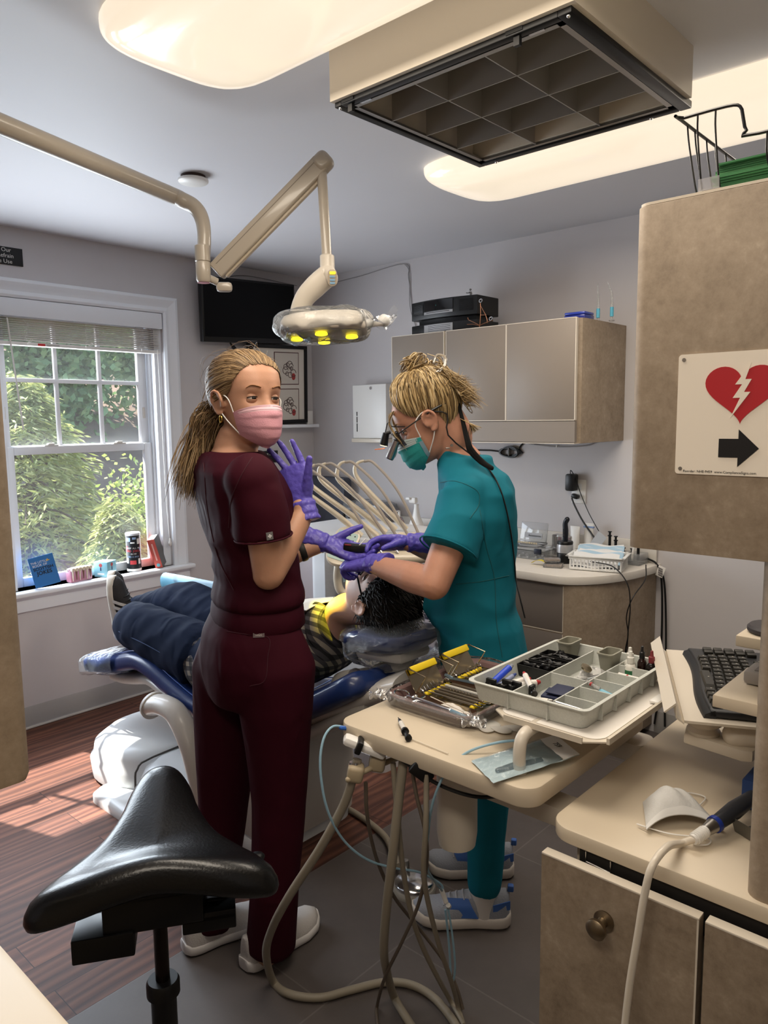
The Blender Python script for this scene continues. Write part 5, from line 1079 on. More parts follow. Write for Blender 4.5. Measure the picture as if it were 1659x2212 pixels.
sk2 = Skin(t); top2 = t.build('scrub_top', M_TEAL, W2, sharp=180)
dS = (elL2-shL2).normalized(); fS = frame(dS)
MB().tube([slL+fS @ Vector((.0815*math.cos(a), .0815*math.sin(a), -.003)) for a in np.linspace(0, 2*PI, 33)[:-1]], .0022, 6, closed=True).build('sleeve_hem', M_TEAL, top2)
M_SEAM2 = mat('teal_seam', '#11555c', .8)
for pts in ([(945, 1043), (985, 1040), (1030, 1060), (1034, 1090), (1015, 1120)], [(985, 1262), (1040, 1256), (1100, 1243)], [(1036, 1100), (1050, 1180), (1068, 1250), (1072, 1340), (1085, 1420)]):
    MB().tube(sk2.line(pts), .0012, 6).build('seam', M_SEAM2, top2)
MB().box(C2(967, 968, 2.14), (.012, .012, .004), .001, rotm('Z', 40)).cyl(C2(975, 962, 2.15), C2(976, 962, 2.138), .004).build('collar_clip', M_STEEL, top2)
t = MB(); lofted(t, [(C2(1032, 1345), .17, .12, .122)]+[(c, a+.008, q+.008, (r_[0] if r_ else q)+.008) for c, a, q, *r_ in tors2[9:]], l2, f2)
for h_, k_, a_ in ((hip2, kn2, an2), (hipb, knb, anb)): t.tube([h_+Vector((0, 0, .1)), h_, h_.lerp(k_, .4), k_, k_.lerp(a_, .55), a_.lerp(k_, .08), a_-Vector((0, 0, .01))], [.04, .1, .088, .064, .052, .050, .042], 26, smooth=6)
t = remesh(t, .007, 6); wrinkle(t, .004, (7, 7, 5), 4, lambda p: .6+.9*max(0, 1-abs(p.z-.2)/.12)); t.build('scrub_trousers', M_TEAL, W2, sharp=180)
# socks and trainers
for a_, nm in ((an2, 'sock'), (anb, 'sock')): MB().tube([a_+Vector((0, 0, .01)), a_-Vector((0, 0, .07))], .043, 18).build(nm, mat('white_sock', '#c9c4c0', .85), W2)
M_GRYS = mat('grey_mesh_shoe', '#8f939d', .7, bump=.4, bscale=220); M_BLU = mat('blue_panel', '#3f66ad', .6); M_SO2 = mat('cream_foam', '#c4bcb4', .6)
for a_ in (an2, anb):
    hl = Vector((a_.x, a_.y, 0))-f2*.075; s_ = shoe(W2, hl, f2*1+(l2*.05), .285, M_GRYS, M_SO2, .075, .05, .042, .018, laces=mat('grey_lace', '#a5a6ae', .7))
    y = f2; 
    MB().grid(lambda u, v: hl+f2*(.09+.075*u+.03*v)+l2*(.0445*np.interp(v, [0, .6, 1], [1, .93, .62])*(.97+.06*u)+.002)+Vector((0, 0, .04+.05*v)), 6, 8, .0015).build('side_panel', M_BLU, s_)
    MB().grid(lambda u, v: hl+f2*(-.002+.05*u)+l2*(.036*(.62+.42*u))+Vector((0, 0, .06+.028*v*(1-.3*u))), 5, 4, .002).build('heel_panel', M_BLU, s_)
    MB().box(hl-f2*.004+Vector((0, 0, .115)), (.018, .018, .02), .004, rotm('Z', 30)).build('pull_tab', M_BLU, s_)
# gloves
gL2 = wrL2+(wrL2-elL2).normalized()*.03
glove(W2, M_PURPLE, w=gL2, d=(C2(752, 1215, 2.24)-gL2), palm=Vector((0, 0, -1))+FH*.55, thumb=FH*.75+CR*-.2+Vector((0, 0, .3)), curl=(.75, .85, .9, .9), spread=.03, s=1.0, tcurl=.35, tdir=(.5, .55, .75))
gR2 = wrR2+(wrR2-elR2).normalized()*.02
glove(W2, M_PURPLE, w=gR2, d=(C2(800, 1172, 2.27)-gR2), palm=Vector((0, 0, -.8))-FH*.6, thumb=-FH*.75+Vector((0, 0, .55)), curl=(.38, .48, .55, .6), spread=.03, s=1.0, tcurl=.3, tdir=(.5, .5, .8))
# mask
M_MASK2 = mat('teal_mask', '#2a9a96', .7, bump=.2, bscale=300)
mk = MB().grid(lambda u, v: H2.w(maskp(u, v, .007)), 40, 34, .0014).build('mask', M_MASK2, W2, sharp=50)
MB().grid(lambda u, v: H2.w(maskp(u, v*.22-.02, .007)+Vector((0, .0013, 0))), 40, 5, .001).build('mask_band', mat('mask_clear_band', '#b9c9c9', .6), mk)
for k in range(3): MB().tube([H2.w(maskp(u, .03+.06*k, .007)+Vector((0, .003, 0))) for u in np.linspace(.03, .97, 30)], .0007, 5).build('mask_stitch', mat('mask_stitch2', '#8c9a9c', .8), mk)
MB().grid(lambda u, v: H2.w(maskp(.955+.05*u if True else u, .2+.8*v, .007)+Vector((-.0012, .0005, 0))), 4, 16, .001).build('mask_edge', mat('mask_edge', '#7d9aa8', .7), mk)
for sd, u in ((1, 0), (-1, 1)):
    MB().tube([H2.w(maskp(u, .03)), H2.w((.078*sd, .03, .004)), H2.w((.081*sd, -.006, .02)), H2.w((.083*sd, -.03, .0)), H2.w((.077*sd, -.0, -.05)), H2.w(maskp(u, .95))], .0017, 6, smooth=5).build('ear_loop', M_WHITE, mk)
# magnifying glasses with head lamp
lpz = MB()
lens = film('loupe_lens', '#dfe8ec', .08, .04, .25, 0)
gl = MB().tube([H2.w((.0815*sd, y, z)) for sd in (-1,) for y, z in ((-.03, .012), (.03, .008), (.085, .004))], .0018, 8, smooth=4).tube([H2.w((.0815, y, z)) for y, z in ((-.03, .012), (.03, .008), (.085, .004))], .0018, 8, smooth=4).tube([H2.w((-.0815+.163*u, .085+.027*math.sin(PI*u), .010)) for u in np.linspace(0, 1, 14)], .0022, 8).build('glasses_frame', M_BLACK, W2)
MB().grid(lambda u, v: H2.w((-.078+.156*u, .086+.026*math.sin(PI*u)-.004*v, .009-.045*v)), 20, 8, .0012).build('lens_shield', lens, gl)
for sd in (-1, 1):
    MB().cyl(H2.w((.031*sd, .106, -.012)), H2.w((.027*sd, .150, -.045)), .0105, .0125).build('magnifier', M_STEEL, gl); MB().cyl(H2.w((.027*sd, .1505, -.0455)), H2.w((.0269*sd, .1525, -.047)), .0105).build('magnifier_glass', M_BLACK, gl)
MB().cyl(H2.w((0, .125, .022)), H2.w((0, .15, -.004)), .0095, .013).cyl(H2.w((0, .112, .018)), H2.w((0, .13, .022)), .005).build('head_lamp', M_BLACK, gl)
MB().tube([H2.w((0, .125, .026)), H2.w((0, .105, .045)), H2.w((-.04, .095, .03)), H2.w((-.078, .06, .012))], .0016, 6, smooth=5).build('lamp_lead', M_BLACK, gl)
MB().lathe([(.001, 0), (.0105, 0), (.0105, .001), (.001, .0015)], H2.w((0, .1505, -.0045)), frame(H2.R @ Vector((0, .7, -.7)))).build('lamp_lens', mat('lamp_warm', '#ffe8c0', .3, emit='#ffe2b0', es=3), gl)
MB().box(H2.w((0, .165, -.008)), (.02, .03, .002), .0008, H2.R @ rotm('X', 25)).build('orange_filter', mat('orange_filter', '#d9702a', .25, coat=.5), gl)
MB().tube([H2.w((-.0815, -.028, .012)), H2.w((-.07, -.075, .008)), H2.w((-.02, -.108, -.01)), H2.w((.03, -.105, -.01)), H2.w((.07, -.075, .008)), H2.w((.0815, -.028, .012))], .0055, 8, smooth=5, flat=.6).build('head_strap', M_BLACK, gl)
for k in range(2):
    MB().tube([H2.w((-.035+.008*k, -.103, -.008)), C2(1012-4*k, 952, 2.10), C2(1022-6*k, 975, 2.09), C2(1043-3*k, 998, 2.085), C2(1062, 1010+2*k, 2.07)], [.0045, .006, .0075, .0085, .006], 10, smooth=5, flat=.6, round_end=True).build('strap_tail', mat('black_strap', '#080808', .8, spec=.2), gl)
MB().tube([H2.w((-.0815, -.02, .014)), H2.w((-.072, -.06, -.02)), C2(968, 940, 2.12)]+sk2.line([(1000, 972), (1050, 1010), (1080, 1060), (1098, 1130), (1108, 1200), (1112, 1250)], .003, 2)+[C2(1123, 1290, 2.09), C2(1134, 1335, 2.08)], .0022, 8, smooth=3).build('lamp_cable', M_BLACK, gl)
# hair pinned up with a claw clip
M_H2 = hairmat('honey_blonde_hair', ['#594731', '#877049', '#b09467', '#d3bd92']); rng = np.random.default_rng(5); paths = []
bun = Vector((0, -.30, .95))
def hl2(th):
    a = abs(math.degrees(th)-90); a = min(a, 360-a); return np.interp(a, [0, 25, 45, 60, 72, 85, 95, 110, 135, 180], [.086, .082, .070, .05, .028, .012, .024, .0, -.055, -.075])
for k in range(2200):
    th = rng.uniform(-PI/2, 3*PI/2); z0 = hl2(th); z = z0+(.110-z0)*(rng.uniform(0, .95)**1.4 if k > 750 else 0)
    paths.append(surf_path(H2, head_pt(th, min(z, .114)), bun+Vector(rng.normal(size=3)*.10), 10, .001, .012+rng.uniform(0, .006), .012+rng.uniform(0, .010)))
hair('hair', paths, M_H2, W2, .0019, 0, .6)
MB().ring([[H2.p(2*PI*k/64, z, .003 if z >= hl2(2*PI*k/64)+.002 else -.012, 0) for k in range(64)] for z in np.linspace(-.07, .1159, 40)]).build('scalp', mat('scalp_blonde2', '#7d5f3a', .6), W2, sharp=180)
bc_ = H2.w((0, -.048, .128)); bu = []
for k in range(520):
    a0 = rng.uniform(0, 6.28); tl = rng.normal()*.5; R_ = .026+rng.normal()*.005; ln_ = rng.uniform(1.5, 3.6); n1 = Vector((rng.normal()*.25, rng.normal()*.25, 1)).normalized(); Fb = frame(H2.R @ n1)
    h_ = rng.normal()*.012
    bu.append([bc_+Fb @ Vector(((R_-.008*t*rng.uniform(0, 1)*0)*math.cos(a0+t*ln_), R_*math.sin(a0+t*ln_), h_+.012*math.sin(3*t+tl)))*1.12 for t in np.linspace(0, 1, 12)])
MB().ball(bc_, (.028, .028, .024), H2.R).build('bun_core', mat('scalp_blonde2', '#7d5f3a', .6), W2); hair('hair_bun', bu, M_H2, W2, .0022, 0, .5)
tl_ = []
for k in range(800):
    a = H2.w((rng.normal()*.032, -.085+rng.normal()*.012, .07+rng.normal()*.024)); e = rng.uniform(.55, 1.15); sp = rng.normal()*.014
    m_ = H2.w((rng.normal()*.036, -.118, .03+rng.normal()*.028+.01)); z_ = H2.w((rng.normal()*.03, -.150+rng.normal()*.01, -.005+rng.normal()*.026)); tl_.append([a, a.lerp(m_, .5)+(H2.R @ Vector((0, -.01, .012))), m_, m_.lerp(z_, e)])
hair('loose_tail', tl_, M_H2, W2, .0014, 4, .25)
lk = []
for sd in (-1, 1):
    for k in range(60): 
        x = sd*(.052+rng.normal()*.006); lk.append([H2.w((x*.75, .07+rng.normal()*.004, .066)), H2.w((x, .094, .045)), H2.w((x*1.08+rng.normal()*.002, .098, .01+rng.normal()*.01)), H2.w((x*1.1+rng.normal()*.003, .092, -.018+rng.normal()*.012))])
for k in range(40): lk.append([H2.w((-.055+rng.normal()*.01, -.085, -.05)), H2.w((-.06+rng.normal()*.01, -.1, -.075)), H2.w((-.05+rng.normal()*.014, -.1+rng.normal()*.012, -.105))])
hair('loose_lock', lk[:60], M_H2, W2, .0011, 4, .3); hair('loose_lock', lk[60:120], M_H2, W2, .0011, 4, .3); hair('nape_lock', lk[120:], M_H2, W2, .0011, 4, .3)
clip = MB(); cc = H2.w((-.045, -.085, .105))
for k in range(2):
    clip.tube([cc+H2.R @ Vector((.012*k, .04-.001*k, .02)), cc+H2.R @ Vector((-.012+.02*k, .01, -.006)), cc+H2.R @ Vector((-.014+.02*k, -.03, -.008)), cc+H2.R @ Vector((-.004+.012*k, -.05, .012)), cc+H2.R @ Vector((.004, -.035, .03)), cc+H2.R @ Vector((0, -.015, .018))], .0038, 8, smooth=6)
clip.build('claw_clip', film('clip_clear', '#e8dcc8', .35, .05, .45, 0), W2)
# ======================= reclined patient =======================
M_SK3 = SKIN('skin_pale', '#c29a88'); M_DENIM = clothmat('blue_denim', '#131d33', .85)
def plaid():
    m, nt, b = nodes_mat('plaid_flannel'); tc = N(nt, 'ShaderNodeTexCoord'); sp = N(nt, 'ShaderNodeSeparateXYZ')
    nt.links.new(tc.outputs['UV'], sp.inputs[0])
    def stripe(sock, f):
        a = N(nt, 'ShaderNodeMath', operation='MULTIPLY'); a.inputs[1].default_value = f; nt.links.new(sock, a.inputs[0]); c = N(nt, 'ShaderNodeMath', operation='FRACT'); nt.links.new(a.outputs[0], c.inputs[0])
        d = N(nt, 'ShaderNodeMath', operation='GREATER_THAN'); d.inputs[1].default_value = .5; nt.links.new(c.outputs[0], d.inputs[0]); return d
    ad = N(nt, 'ShaderNodeMath', operation='MULTIPLY_ADD'); ad.inputs[1].default_value = 1.0; nt.links.new(sp.outputs['X'], ad.inputs[0]); nt.links.new(sp.outputs['Z'], ad.inputs[2]); ad.inputs[1].default_value = -.45
    s1, s2 = stripe(sp.outputs['X'], 29), stripe(sp.outputs['Y'], 29); t = N(nt, 'ShaderNodeMath', operation='ADD'); nt.links.new(s1.outputs[0], t.inputs[0]); nt.links.new(s2.outputs[0], t.inputs[1])
    h = N(nt, 'ShaderNodeMath', operation='MULTIPLY'); h.inputs[1].default_value = .5; nt.links.new(t.outputs[0], h.inputs[0])
    r = ramp(nt, h.outputs[0], [(0, '#8b8377'), (.5, '#3d3a3f'), (1, '#131217')]); r.color_ramp.interpolation = 'CONSTANT'; r.color_ramp.elements[1].position = .3; r.color_ramp.elements[2].position = .8
    nt.links.new(r.outputs[0], b.inputs['Base Color']); b.inputs['Roughness'].default_value = .85; return m
M_PLAID = plaid()
pc = 1.70
H3 = Head((pc, 1.565, .94), (0, .30, 1), (0, -1, .28), 1.02)
ax = Vector((0, 1, -.42)).normalized(); fr3 = Vector((0, .42, 1)).normalized(); lx = Vector((1, 0, 0))
tor3 = [(Vector((pc, 1.755, .80)), .075, .065), (Vector((pc, 1.80, .785)), .13, .08), (Vector((pc, 1.85, .76)), .19, .10), (Vector((pc, 1.92, .735)), .205, .115), (Vector((pc, 2.03, .69)), .195, .12), (Vector((pc, 2.15, .645)), .18, .115), (Vector((pc, 2.26, .61)), .18, .115), (Vector((pc, 2.36, .59)), .185, .115), (Vector((pc, 2.46, .59)), .15, .1)]
hipN, hipF = Vector((pc-.09, 2.40, .59)), Vector((pc+.09, 2.40, .60))
knN, knF = Vector((pc-.13, 2.80, .655)), Vector((pc+.10, 2.80, .705))
anN, anF = ath(290, 1342, 3.30), ath(288, 1328, 3.44)
b = MB(); H3.add(b, head_mesh(1.02)); H3.add(b, ear_mesh(1, 1.05)); H3.add(b, ear_mesh(-1, 1.05))
b.tube([H3.w((0, -.03, -.03)), H3.w((0, -.02, -.09)), Vector((pc, 1.735, .87)), Vector((pc, 1.78, .79))], [.058, .054, .053, .058], 24, smooth=4)
lofted(b, [(c, a*.92, q*.92) for c, a, q in tor3], lx, fr3)
shN, shF = Vector((pc-.2, 1.85, .755)), Vector((pc+.185, 1.86, .76)); elN, elF = Vector((pc-.235, 2.10, .66)), Vector((pc+.23, 2.10, .65)); wrN, wrF = Vector((pc-.06, 2.28, .73)), Vector((pc+.08, 2.26, .74))
for s_, e_, w_ in ((shN, elN, wrN), (shF, elF, wrF)): b.tube([s_, e_], [.05, .043], 16, round_end=True); b.tube([e_, w_], [.043, .03], 16, round_end=True)
for h_, k_, a_ in ((hipN, knN, anN), (hipF, knF, anF)): b.tube([h_, k_, a_, a_+Vector((0, .06, -.0))], [.085, .06, .04, .042], 16, smooth=4, round_end=True)
b = remesh(b, .0045, 4); P3 = b.build('person', M_SK3, None, 180, loc=(pc, 2.3, .6), label='patient in plaid shirt and jeans lying back in the dental chair', cat='person')
t = MB(); lofted(t, [(Vector((pc, 1.745, .825)), .072, .066), (Vector((pc, 1.77, .80)), .095, .08)]+[(c-Vector((0, 0, .01)), a+.018, q+.022) for c, a, q in tor3[1:]], lx, fr3)
for s_, e_, w_ in ((shN, elN, wrN), (shF, elF, wrF)): t.tube([s_, s_.lerp(e_, .5), e_, e_.lerp(w_, .5), w_.lerp(e_, .1)], [.068, .062, .056, .05, .04], 18, smooth=4, round_end=True)
t = remesh(t, .0065, 5); wrinkle(t, .0045, (9, 9, 9), 2); sh3 = t.build('plaid_shirt', M_PLAID, P3, sharp=180)
def unroll(o):
    me = o.data; b0 = root_loc(o); uv = me.uv_layers.new(name='weave').data; co = [v.co+b0 for v in me.vertices]
    cen = [(c.y, c.z) for c, a, q in tor3]; ys = [c[0] for c in cen]; zs = [c[1] for c in cen]
    V = [((p.x-pc)*.9+(p.z-float(np.interp(p.y, ys, zs)))*.9, p.y*.93-.35*p.z) for p in co]
    for l in me.loops: uv[l.index].uv = V[l.vertex_index]
unroll(sh3)
def collar(u, v):
    a = PI*(.62+1.76*u); c = Vector((pc, 1.757, .826)); rr = .074+.036*v; return c+Vector((rr*1.05*math.cos(a), 0, 0))+fr3*(rr*.85*math.sin(a))+ax*(.035*v-.004)+fr3*(.006*math.sin(PI*v))
unroll(MB().grid(collar, 30, 6, .004).build('collar', M_PLAID, sh3))
for x, y, z in ((pc-.03, 2.28, .735), (pc+.05, 2.27, .74)): pass
glv = hand_mesh(w=wrN+(wrN-elN).normalized()*.02, d=Vector((.6, .5, .1)), palm=(0, -.3, -1), thumb=(-.4, -.6, .3), curl=.25, cuff=0); g_ = remesh(glv, .003, 2); g_.build('hand', M_SK3, P3, sharp=180)
glv = hand_mesh(w=wrF+(wrF-elF).normalized()*.02, d=Vector((-.6, .6, .1)), palm=(0, -.3, -1), thumb=(.4, -.6, .3), curl=.25, cuff=0); g_ = remesh(glv, .003, 2); g_.build('hand', M_SK3, P3, sharp=180)
t = MB(); lofted(t, [(c, a+.012, q+.012) for c, a, q in tor3[6:]], lx, fr3)
for h_, k_, a_ in ((hipN, knN, anN), (hipF, knF, anF)): t.tube([h_, h_.lerp(k_, .5), k_, k_.lerp(a_, .5), a_.lerp(k_, .05)], [.125, .115, .096, .088, .078], 24, smooth=5)
t = remesh(t, .0075, 5); wrinkle(t, .0085, (7, 9, 7), 12); jn = t.build('jeans', M_DENIM, P3, sharp=180)
for sx, h_, k_, a_ in ((-1, hipN, knN, anN), (1, hipF, knF, anF)): MB().tube([h_+Vector((sx*.118, .05, .02)), h_.lerp(k_, .5)+Vector((sx*.118, 0, .02)), k_+Vector((sx*.096, 0, -.0)), k_.lerp(a_, .5)+Vector((sx*.09, 0, 0)), a_+Vector((sx*.078, 0, 0))], .0016, 6, smooth=5).build('jean_seam', mat('denim_seam', '#31466b', .8), jn)
M_SUEDE = mat('dark_suede', '#2c2a2b', .8, bump=.3, bscale=200); M_RUB = mat('cream_rubber', '#cfc7bb', .6); M_STR = mat('white_stripe', '#d9d7d4', .6)
for a_, rz, sx in ((anN, -.10, -1), (anF, .12, 1)):
    up = Vector((.70, -.71, .04)).normalized(); toe = Vector((-.06, .06, 1)).normalized(); heel = a_-up*.085+Vector((0, 0, -.075))
    s_ = shoe(P3, heel, toe, .285, M_SUEDE, M_RUB, .082, .05, .034, .006, up=up, laces=mat('black_lace', '#19181a', .7), stripes=M_STR, side=-1)
    u_ = .50; c_ = heel+toe*(u_*.3)+up*.105
    x_ = toe.cross(up)
    for q in (1, -1): MB().tube([c_, c_+x_*.03*q+up*.02, c_+x_*.05*q-toe*.01+up*.012, c_+x_*.02*q+up*.004, c_], .0022, 6, smooth=5).build('lace_bow', mat('black_lace', '#19181a', .7), s_)
    MB().tube([a_+Vector((0, -.03, 0)), a_+Vector((-.03, .045, -.01))], .044, 18, round_end=True).build('sock', mat('grey_sock', '#6f6b6c', .9), P3)
# dark short hair, dark glasses, beard shadow
M_H3 = hairmat('black_hair', ['#0a0807', '#15100d', '#1f1813'], .5); rng = np.random.default_rng(8); hp_ = []
def hl3(th):
    a = abs(math.degrees(th)-90); a = min(a, 360-a); return np.interp(a, [0, 30, 50, 68, 80, 95, 108, 130, 180], [.07, .066, .05, .02, -.02, .018, -.03, -.065, -.085])
for k in range(3600):
    th = rng.uniform(-PI/2, 3*PI/2); z0 = hl3(th); z = z0+(.115-z0)*rng.uniform(0, .98)**.8; p = head_pt(th, min(z, .1155), 0, 0, 1.02); n_ = p.normalized(); tg = Vector((0, -.7, .5))-n_*n_.dot(Vector((0, -.7, .5))); L_ = rng.uniform(.03, .05)*(1 if z > .02 else .6)
    tg = (tg+Vector(rng.normal(size=3)*.35)); hp_.append([H3.w(p-n_*.002), H3.w(p+n_*L_*.33+tg*L_*.3), H3.w(p+n_*L_*.5+tg*L_*.8)])
hair('hair', hp_, M_H3, P3, .0015, 3, .3)
MB().ring([[H3.w(head_pt(2*PI*k/64, z, .010 if z >= hl3(2*PI*k/64)+.004 else -.014, 0, 1.02)) for k in range(64)] for z in np.linspace(-.08, .1159, 40)]).build('scalp', mat('black_scalp', '#0c0a09', .8), P3, sharp=180)
gl = MB().tube([H3.w((-.079, -.03, .012)), H3.w((-.08, .03, .006)), H3.w((-.078, .085, .004))], .003, 8, smooth=4).tube([H3.w((.079, -.03, .012)), H3.w((.08, .03, .006)), H3.w((.078, .085, .004))], .003, 8, smooth=4).tube([H3.w((-.078+.156*u, .086+.026*math.sin(PI*u), .018)) for u in np.linspace(0, 1, 14)], .003, 8).build('dark_glasses', M_BLACK, P3)
MB().grid(lambda u, v: H3.w((-.078+.156*u, .088+.026*math.sin(PI*u)-.004*v, .018-.042*v)), 20, 6, .0018).build('lens', mat('dark_lens', '#0a0b0e', .08, coat=.8), gl)
eyes(H3, P3, M_SK3, '#33241a', .7)
M_BIB = mat('paper_bib', '#d6d6d2', .85, bump=.6, bscale=70)
def bib(u, v): 
    y = 1.80+.34*v; i = np.interp(y, [1.8, 1.85, 1.92, 2.03, 2.15], [.885, .885, .872, .825, .775]); x = -.10+.22*u; return (pc+x, y, i+.010-(abs(x)/.2)**2*.05+.006*noise.noise(Vector((x*12, y*12, 3)))+.03*max(0, u-.85)/.15*0)
bb = tag(MB().grid(bib, 22, 26, .002).build('dental_bib', M_BIB, P3), None)
# the thing being handed over
ho = thing('composite_holder', 'small black holder passed between the two purple-gloved hands', 'holder', ath(765, 1182, 2.24)); Rh = Matrix((CR, FH, Vector((0, 0, 1)))).transposed() @ rotm('Y', 6)
MB().box(ath(767, 1183, 2.235), (.07, .03, .022), .003, Rh).build('body', M_BLACK, ho); MB().box(ath(752, 1176, 2.23), (.02, .026, .004), .001, Rh).build('red_slot', mat('dark_red', '#7a2424', .5), ho)
tag(MB().tube([ath(776, 1178, 2.225), ath(790, 1164, 2.23)], [.0016, .0022], 8).build('applicator', M_WHITE), 'thin white applicator held above the black holder', 'applicator')
# ======================= delivery cart and hoses =======================
TZ = .82
ct = thing('delivery_cart', 'cream square-topped delivery cart holding instrument trays beside the person in teal', 'cart', (1.39, .93, .5))
MB().prism(rrect(1.137, .675, 1.655, 1.187, .04, 8), .04, (0, 0, TZ-.04), None, .005).build('table_top', M_CREAM2, ct, sharp=30)
MB().lathe([(.03, -.285), (.042, -.28), (.046, -.25), (.046, -.04)], (1.295, .962, TZ), None, 28).build('column', M_CREAM, ct)
MB().span((1.26, .655, .69), (1.33, .97, .735), .01).build('support_arm', M_CREAM, ct)
MB().prism(rrect(1.58, .655, 1.66, 1.0, .025, 6), .045, (0, 0, .715), None, .006).build('lower_arm', M_CREAM, ct)
MB().tube([(1.19, .735, TZ), (1.19, .735, TZ+.045), (1.2, .735, TZ+.068), (1.23, .735, TZ+.075), (1.32, .735, TZ+.075), (1.6, .735, TZ+.075)], .0125, 16, smooth=6).cyl((1.19, .735, TZ), (1.19, .735, TZ+.003), .0145).cyl((1.55, .735, TZ), (1.55, .735, TZ+.075), .012).build('handle', M_BEIGE2, ct)
# holder bar under the left front corner
def A(x, y, d): return at(x, y, D=d)
M_TAN = mat('tan_holder', '#a5967c', .5)
MB().box(A(788, 1612, 1.655), (.10, .035, .022), .009, frame((0, 0, 1), CR) @ rotm('Z', 0) if False else Matrix((CR, FH, Vector((0, 0, 1)))).transposed() @ rotm('Y', 22)).build('touch_pad', M_WHITE, ct); MB().box(A(776, 1610, 1.645), (.014, .04, .03), .004, Matrix((CR, FH, Vector((0, 0, 1)))).transposed() @ rotm('Y', 22)).build('pad_clip', M_BLACK, ct)
MB().tube([A(752, 1684, 1.63), A(800, 1660, 1.66), A(862, 1636, 1.70)], .0065, 10, round_end=True).build('holder_bar', M_TAN, ct)
for x, y, d in ((768, 1668, 1.645), (815, 1645, 1.675)):
    h_ = MB().box(A(x, y, d), (.036, .04, .038), .009, Matrix((CR, FH, Vector((0, 0, 1)))).transposed() @ rotm('Y', 10), 3).build('hose_holder', M_TAN, ct); MB().cyl(A(x-3, y-22, d), A(x-3, y-8, d), .011, .012).build('holder_ring', M_CHROME, h_)
M_HOSE = mat('beige_hose', '#8f8676', .5); M_HOSE2 = mat('brown_hose', '#5d5247', .5); M_BHOSE = mat('blue_hose', '#8fb2c4', .4)
def fl(x, y, z=.012): return at(x, y, Z=z)
def hose(name, label, pts, r, m, group=None): return tag(MB().tube(pts, r, 10, smooth=7).build(name, m), label, 'hose', group)
hose('suction_hose', 'thick beige hose looping from the cart to the floor beside the white shoe', [A(772, 1640, 1.65), A(762, 1680, 1.65), A(742, 1740, 1.67), A(690, 1835, 1.72), A(625, 1935, 1.79), A(588, 2005, 1.85), A(575, 2060, 1.92), fl(590, 2120), fl(625, 2147), fl(690, 2155), fl(760, 2138), fl(830, 2122), fl(890, 2128), fl(940, 2158), fl(985, 2215), fl(1000, 2260)], .0105, M_HOSE)
hose('suction_hose', 'thick straight beige hose hanging down from below the middle of the cart front', [A(872, 1640, 1.62), A(862, 1720, 1.62), A(848, 1850, 1.64), A(835, 1960, 1.69), A(829, 2050, 1.76), A(836, 2100, 1.84), fl(850, 2150), fl(872, 2190), fl(905, 2240)], .0105, M_HOSE)
hose('air_hose', 'thin beige hose falling from the cart between the thick hose and the blue loop', [A(849, 1648, 1.65), A(856, 1730, 1.65), A(866, 1840, 1.66), A(874, 1900, 1.69), A(890, 1980, 1.74), A(915, 2050, 1.80), A(950, 2120, 1.87), fl(975, 2165), fl(1002, 2215)], .0062, M_HOSE)
hose('air_hose', 'thin tan hose hanging nearest the cart column', [A(921, 1672, 1.56), A(920, 1780, 1.56), A(915, 1880, 1.6), A(925, 1950, 1.66), A(948, 2040, 1.74), A(975, 2120, 1.83), fl(990, 2175), fl(1005, 2225)], .006, M_HOSE)
hose('dark_hose', 'thin dark hose dropping from the tan holder towards the foot pedal', [A(790, 1690, 1.66), A(793, 1760, 1.68), A(812, 1850, 1.75), A(850, 1935, 1.85), A(905, 2005, 1.93), A(958, 2075, 1.93), A(985, 2130, 1.92), fl(1000, 2180)], .0045, M_HOSE2)
hose('dark_hose', 'thin dark hose crossing in front of the others and curling away to the left', [A(888, 1650, 1.60), A(900, 1720, 1.59), A(917, 1790, 1.58), A(922, 1860, 1.6), A(905, 1950, 1.66), A(868, 2035, 1.73), A(832, 2110, 1.82), fl(815, 2170), fl(814, 2200), fl(822, 2250)], .0042, M_HOSE2)
hose('pedal_hose', 'grey hose lying across the floor from the chair base to the metal foot pedal', [fl(600, 1690), fl(690, 1722), fl(760, 1752), fl(825, 1800), fl(848, 1840, .02), fl(862, 1872, .035)], .0115, M_HOSE)
bp_ = thing('scaler_hose', 'thin light-blue hose looping from a white clip up over the cart top', 'hose', at(960, 1960, Z=.0))
MB().tube([A(748, 1571, 1.70), A(718, 1570, 1.68), A(698, 1600, 1.66), A(692, 1660, 1.65), A(706, 1745, 1.66), A(740, 1812, 1.7), A(790, 1855, 1.74), A(850, 1875, 1.78), A(905, 1884, 1.82), A(950, 1908, 1.86), A(958, 1925, 1.87)], .0028, 8, smooth=7).build('hose_loop', M_BHOSE, bp_)
MB().tube([A(1135, 1598, 1.53), A(1075, 1604, 1.53), A(1010, 1625, 1.53), A(965, 1665, 1.53), A(936, 1730, 1.55), A(925, 1800, 1.6), A(922, 1870, 1.68), A(940, 1905, 1.78), A(956, 1925, 1.87)], .0028, 8, smooth=7).build('hose_loop', M_BHOSE, bp_)
MB().tube([A(964, 1948, 1.87), A(972, 1985, 1.88), A(980, 2045, 1.89), A(983, 2090, 1.9), A(979, 2118, 1.91), A(974, 2105, 1.91), A(970, 2040, 1.9), A(962, 1965, 1.88)], .0028, 8, smooth=7).build('hose_loop', M_BHOSE, bp_)
MB().tube([A(953, 1920, 1.868), A(964, 1950, 1.862)], .006, 8).cyl(A(968, 1955, 1.86), A(970, 1958, 1.87), .006).build('clip', M_WHITE, bp_); MB().tube([A(737, 1572, 1.69), A(758, 1574, 1.70)], .005, 8, round_end=True).build('blue_tip', mat('blue_cap', '#2f62b5', .4), bp_)
ck = thing('power_cable', 'black cable with a small black box slung under the cart front', 'cable', A(900, 1660, 1.58))
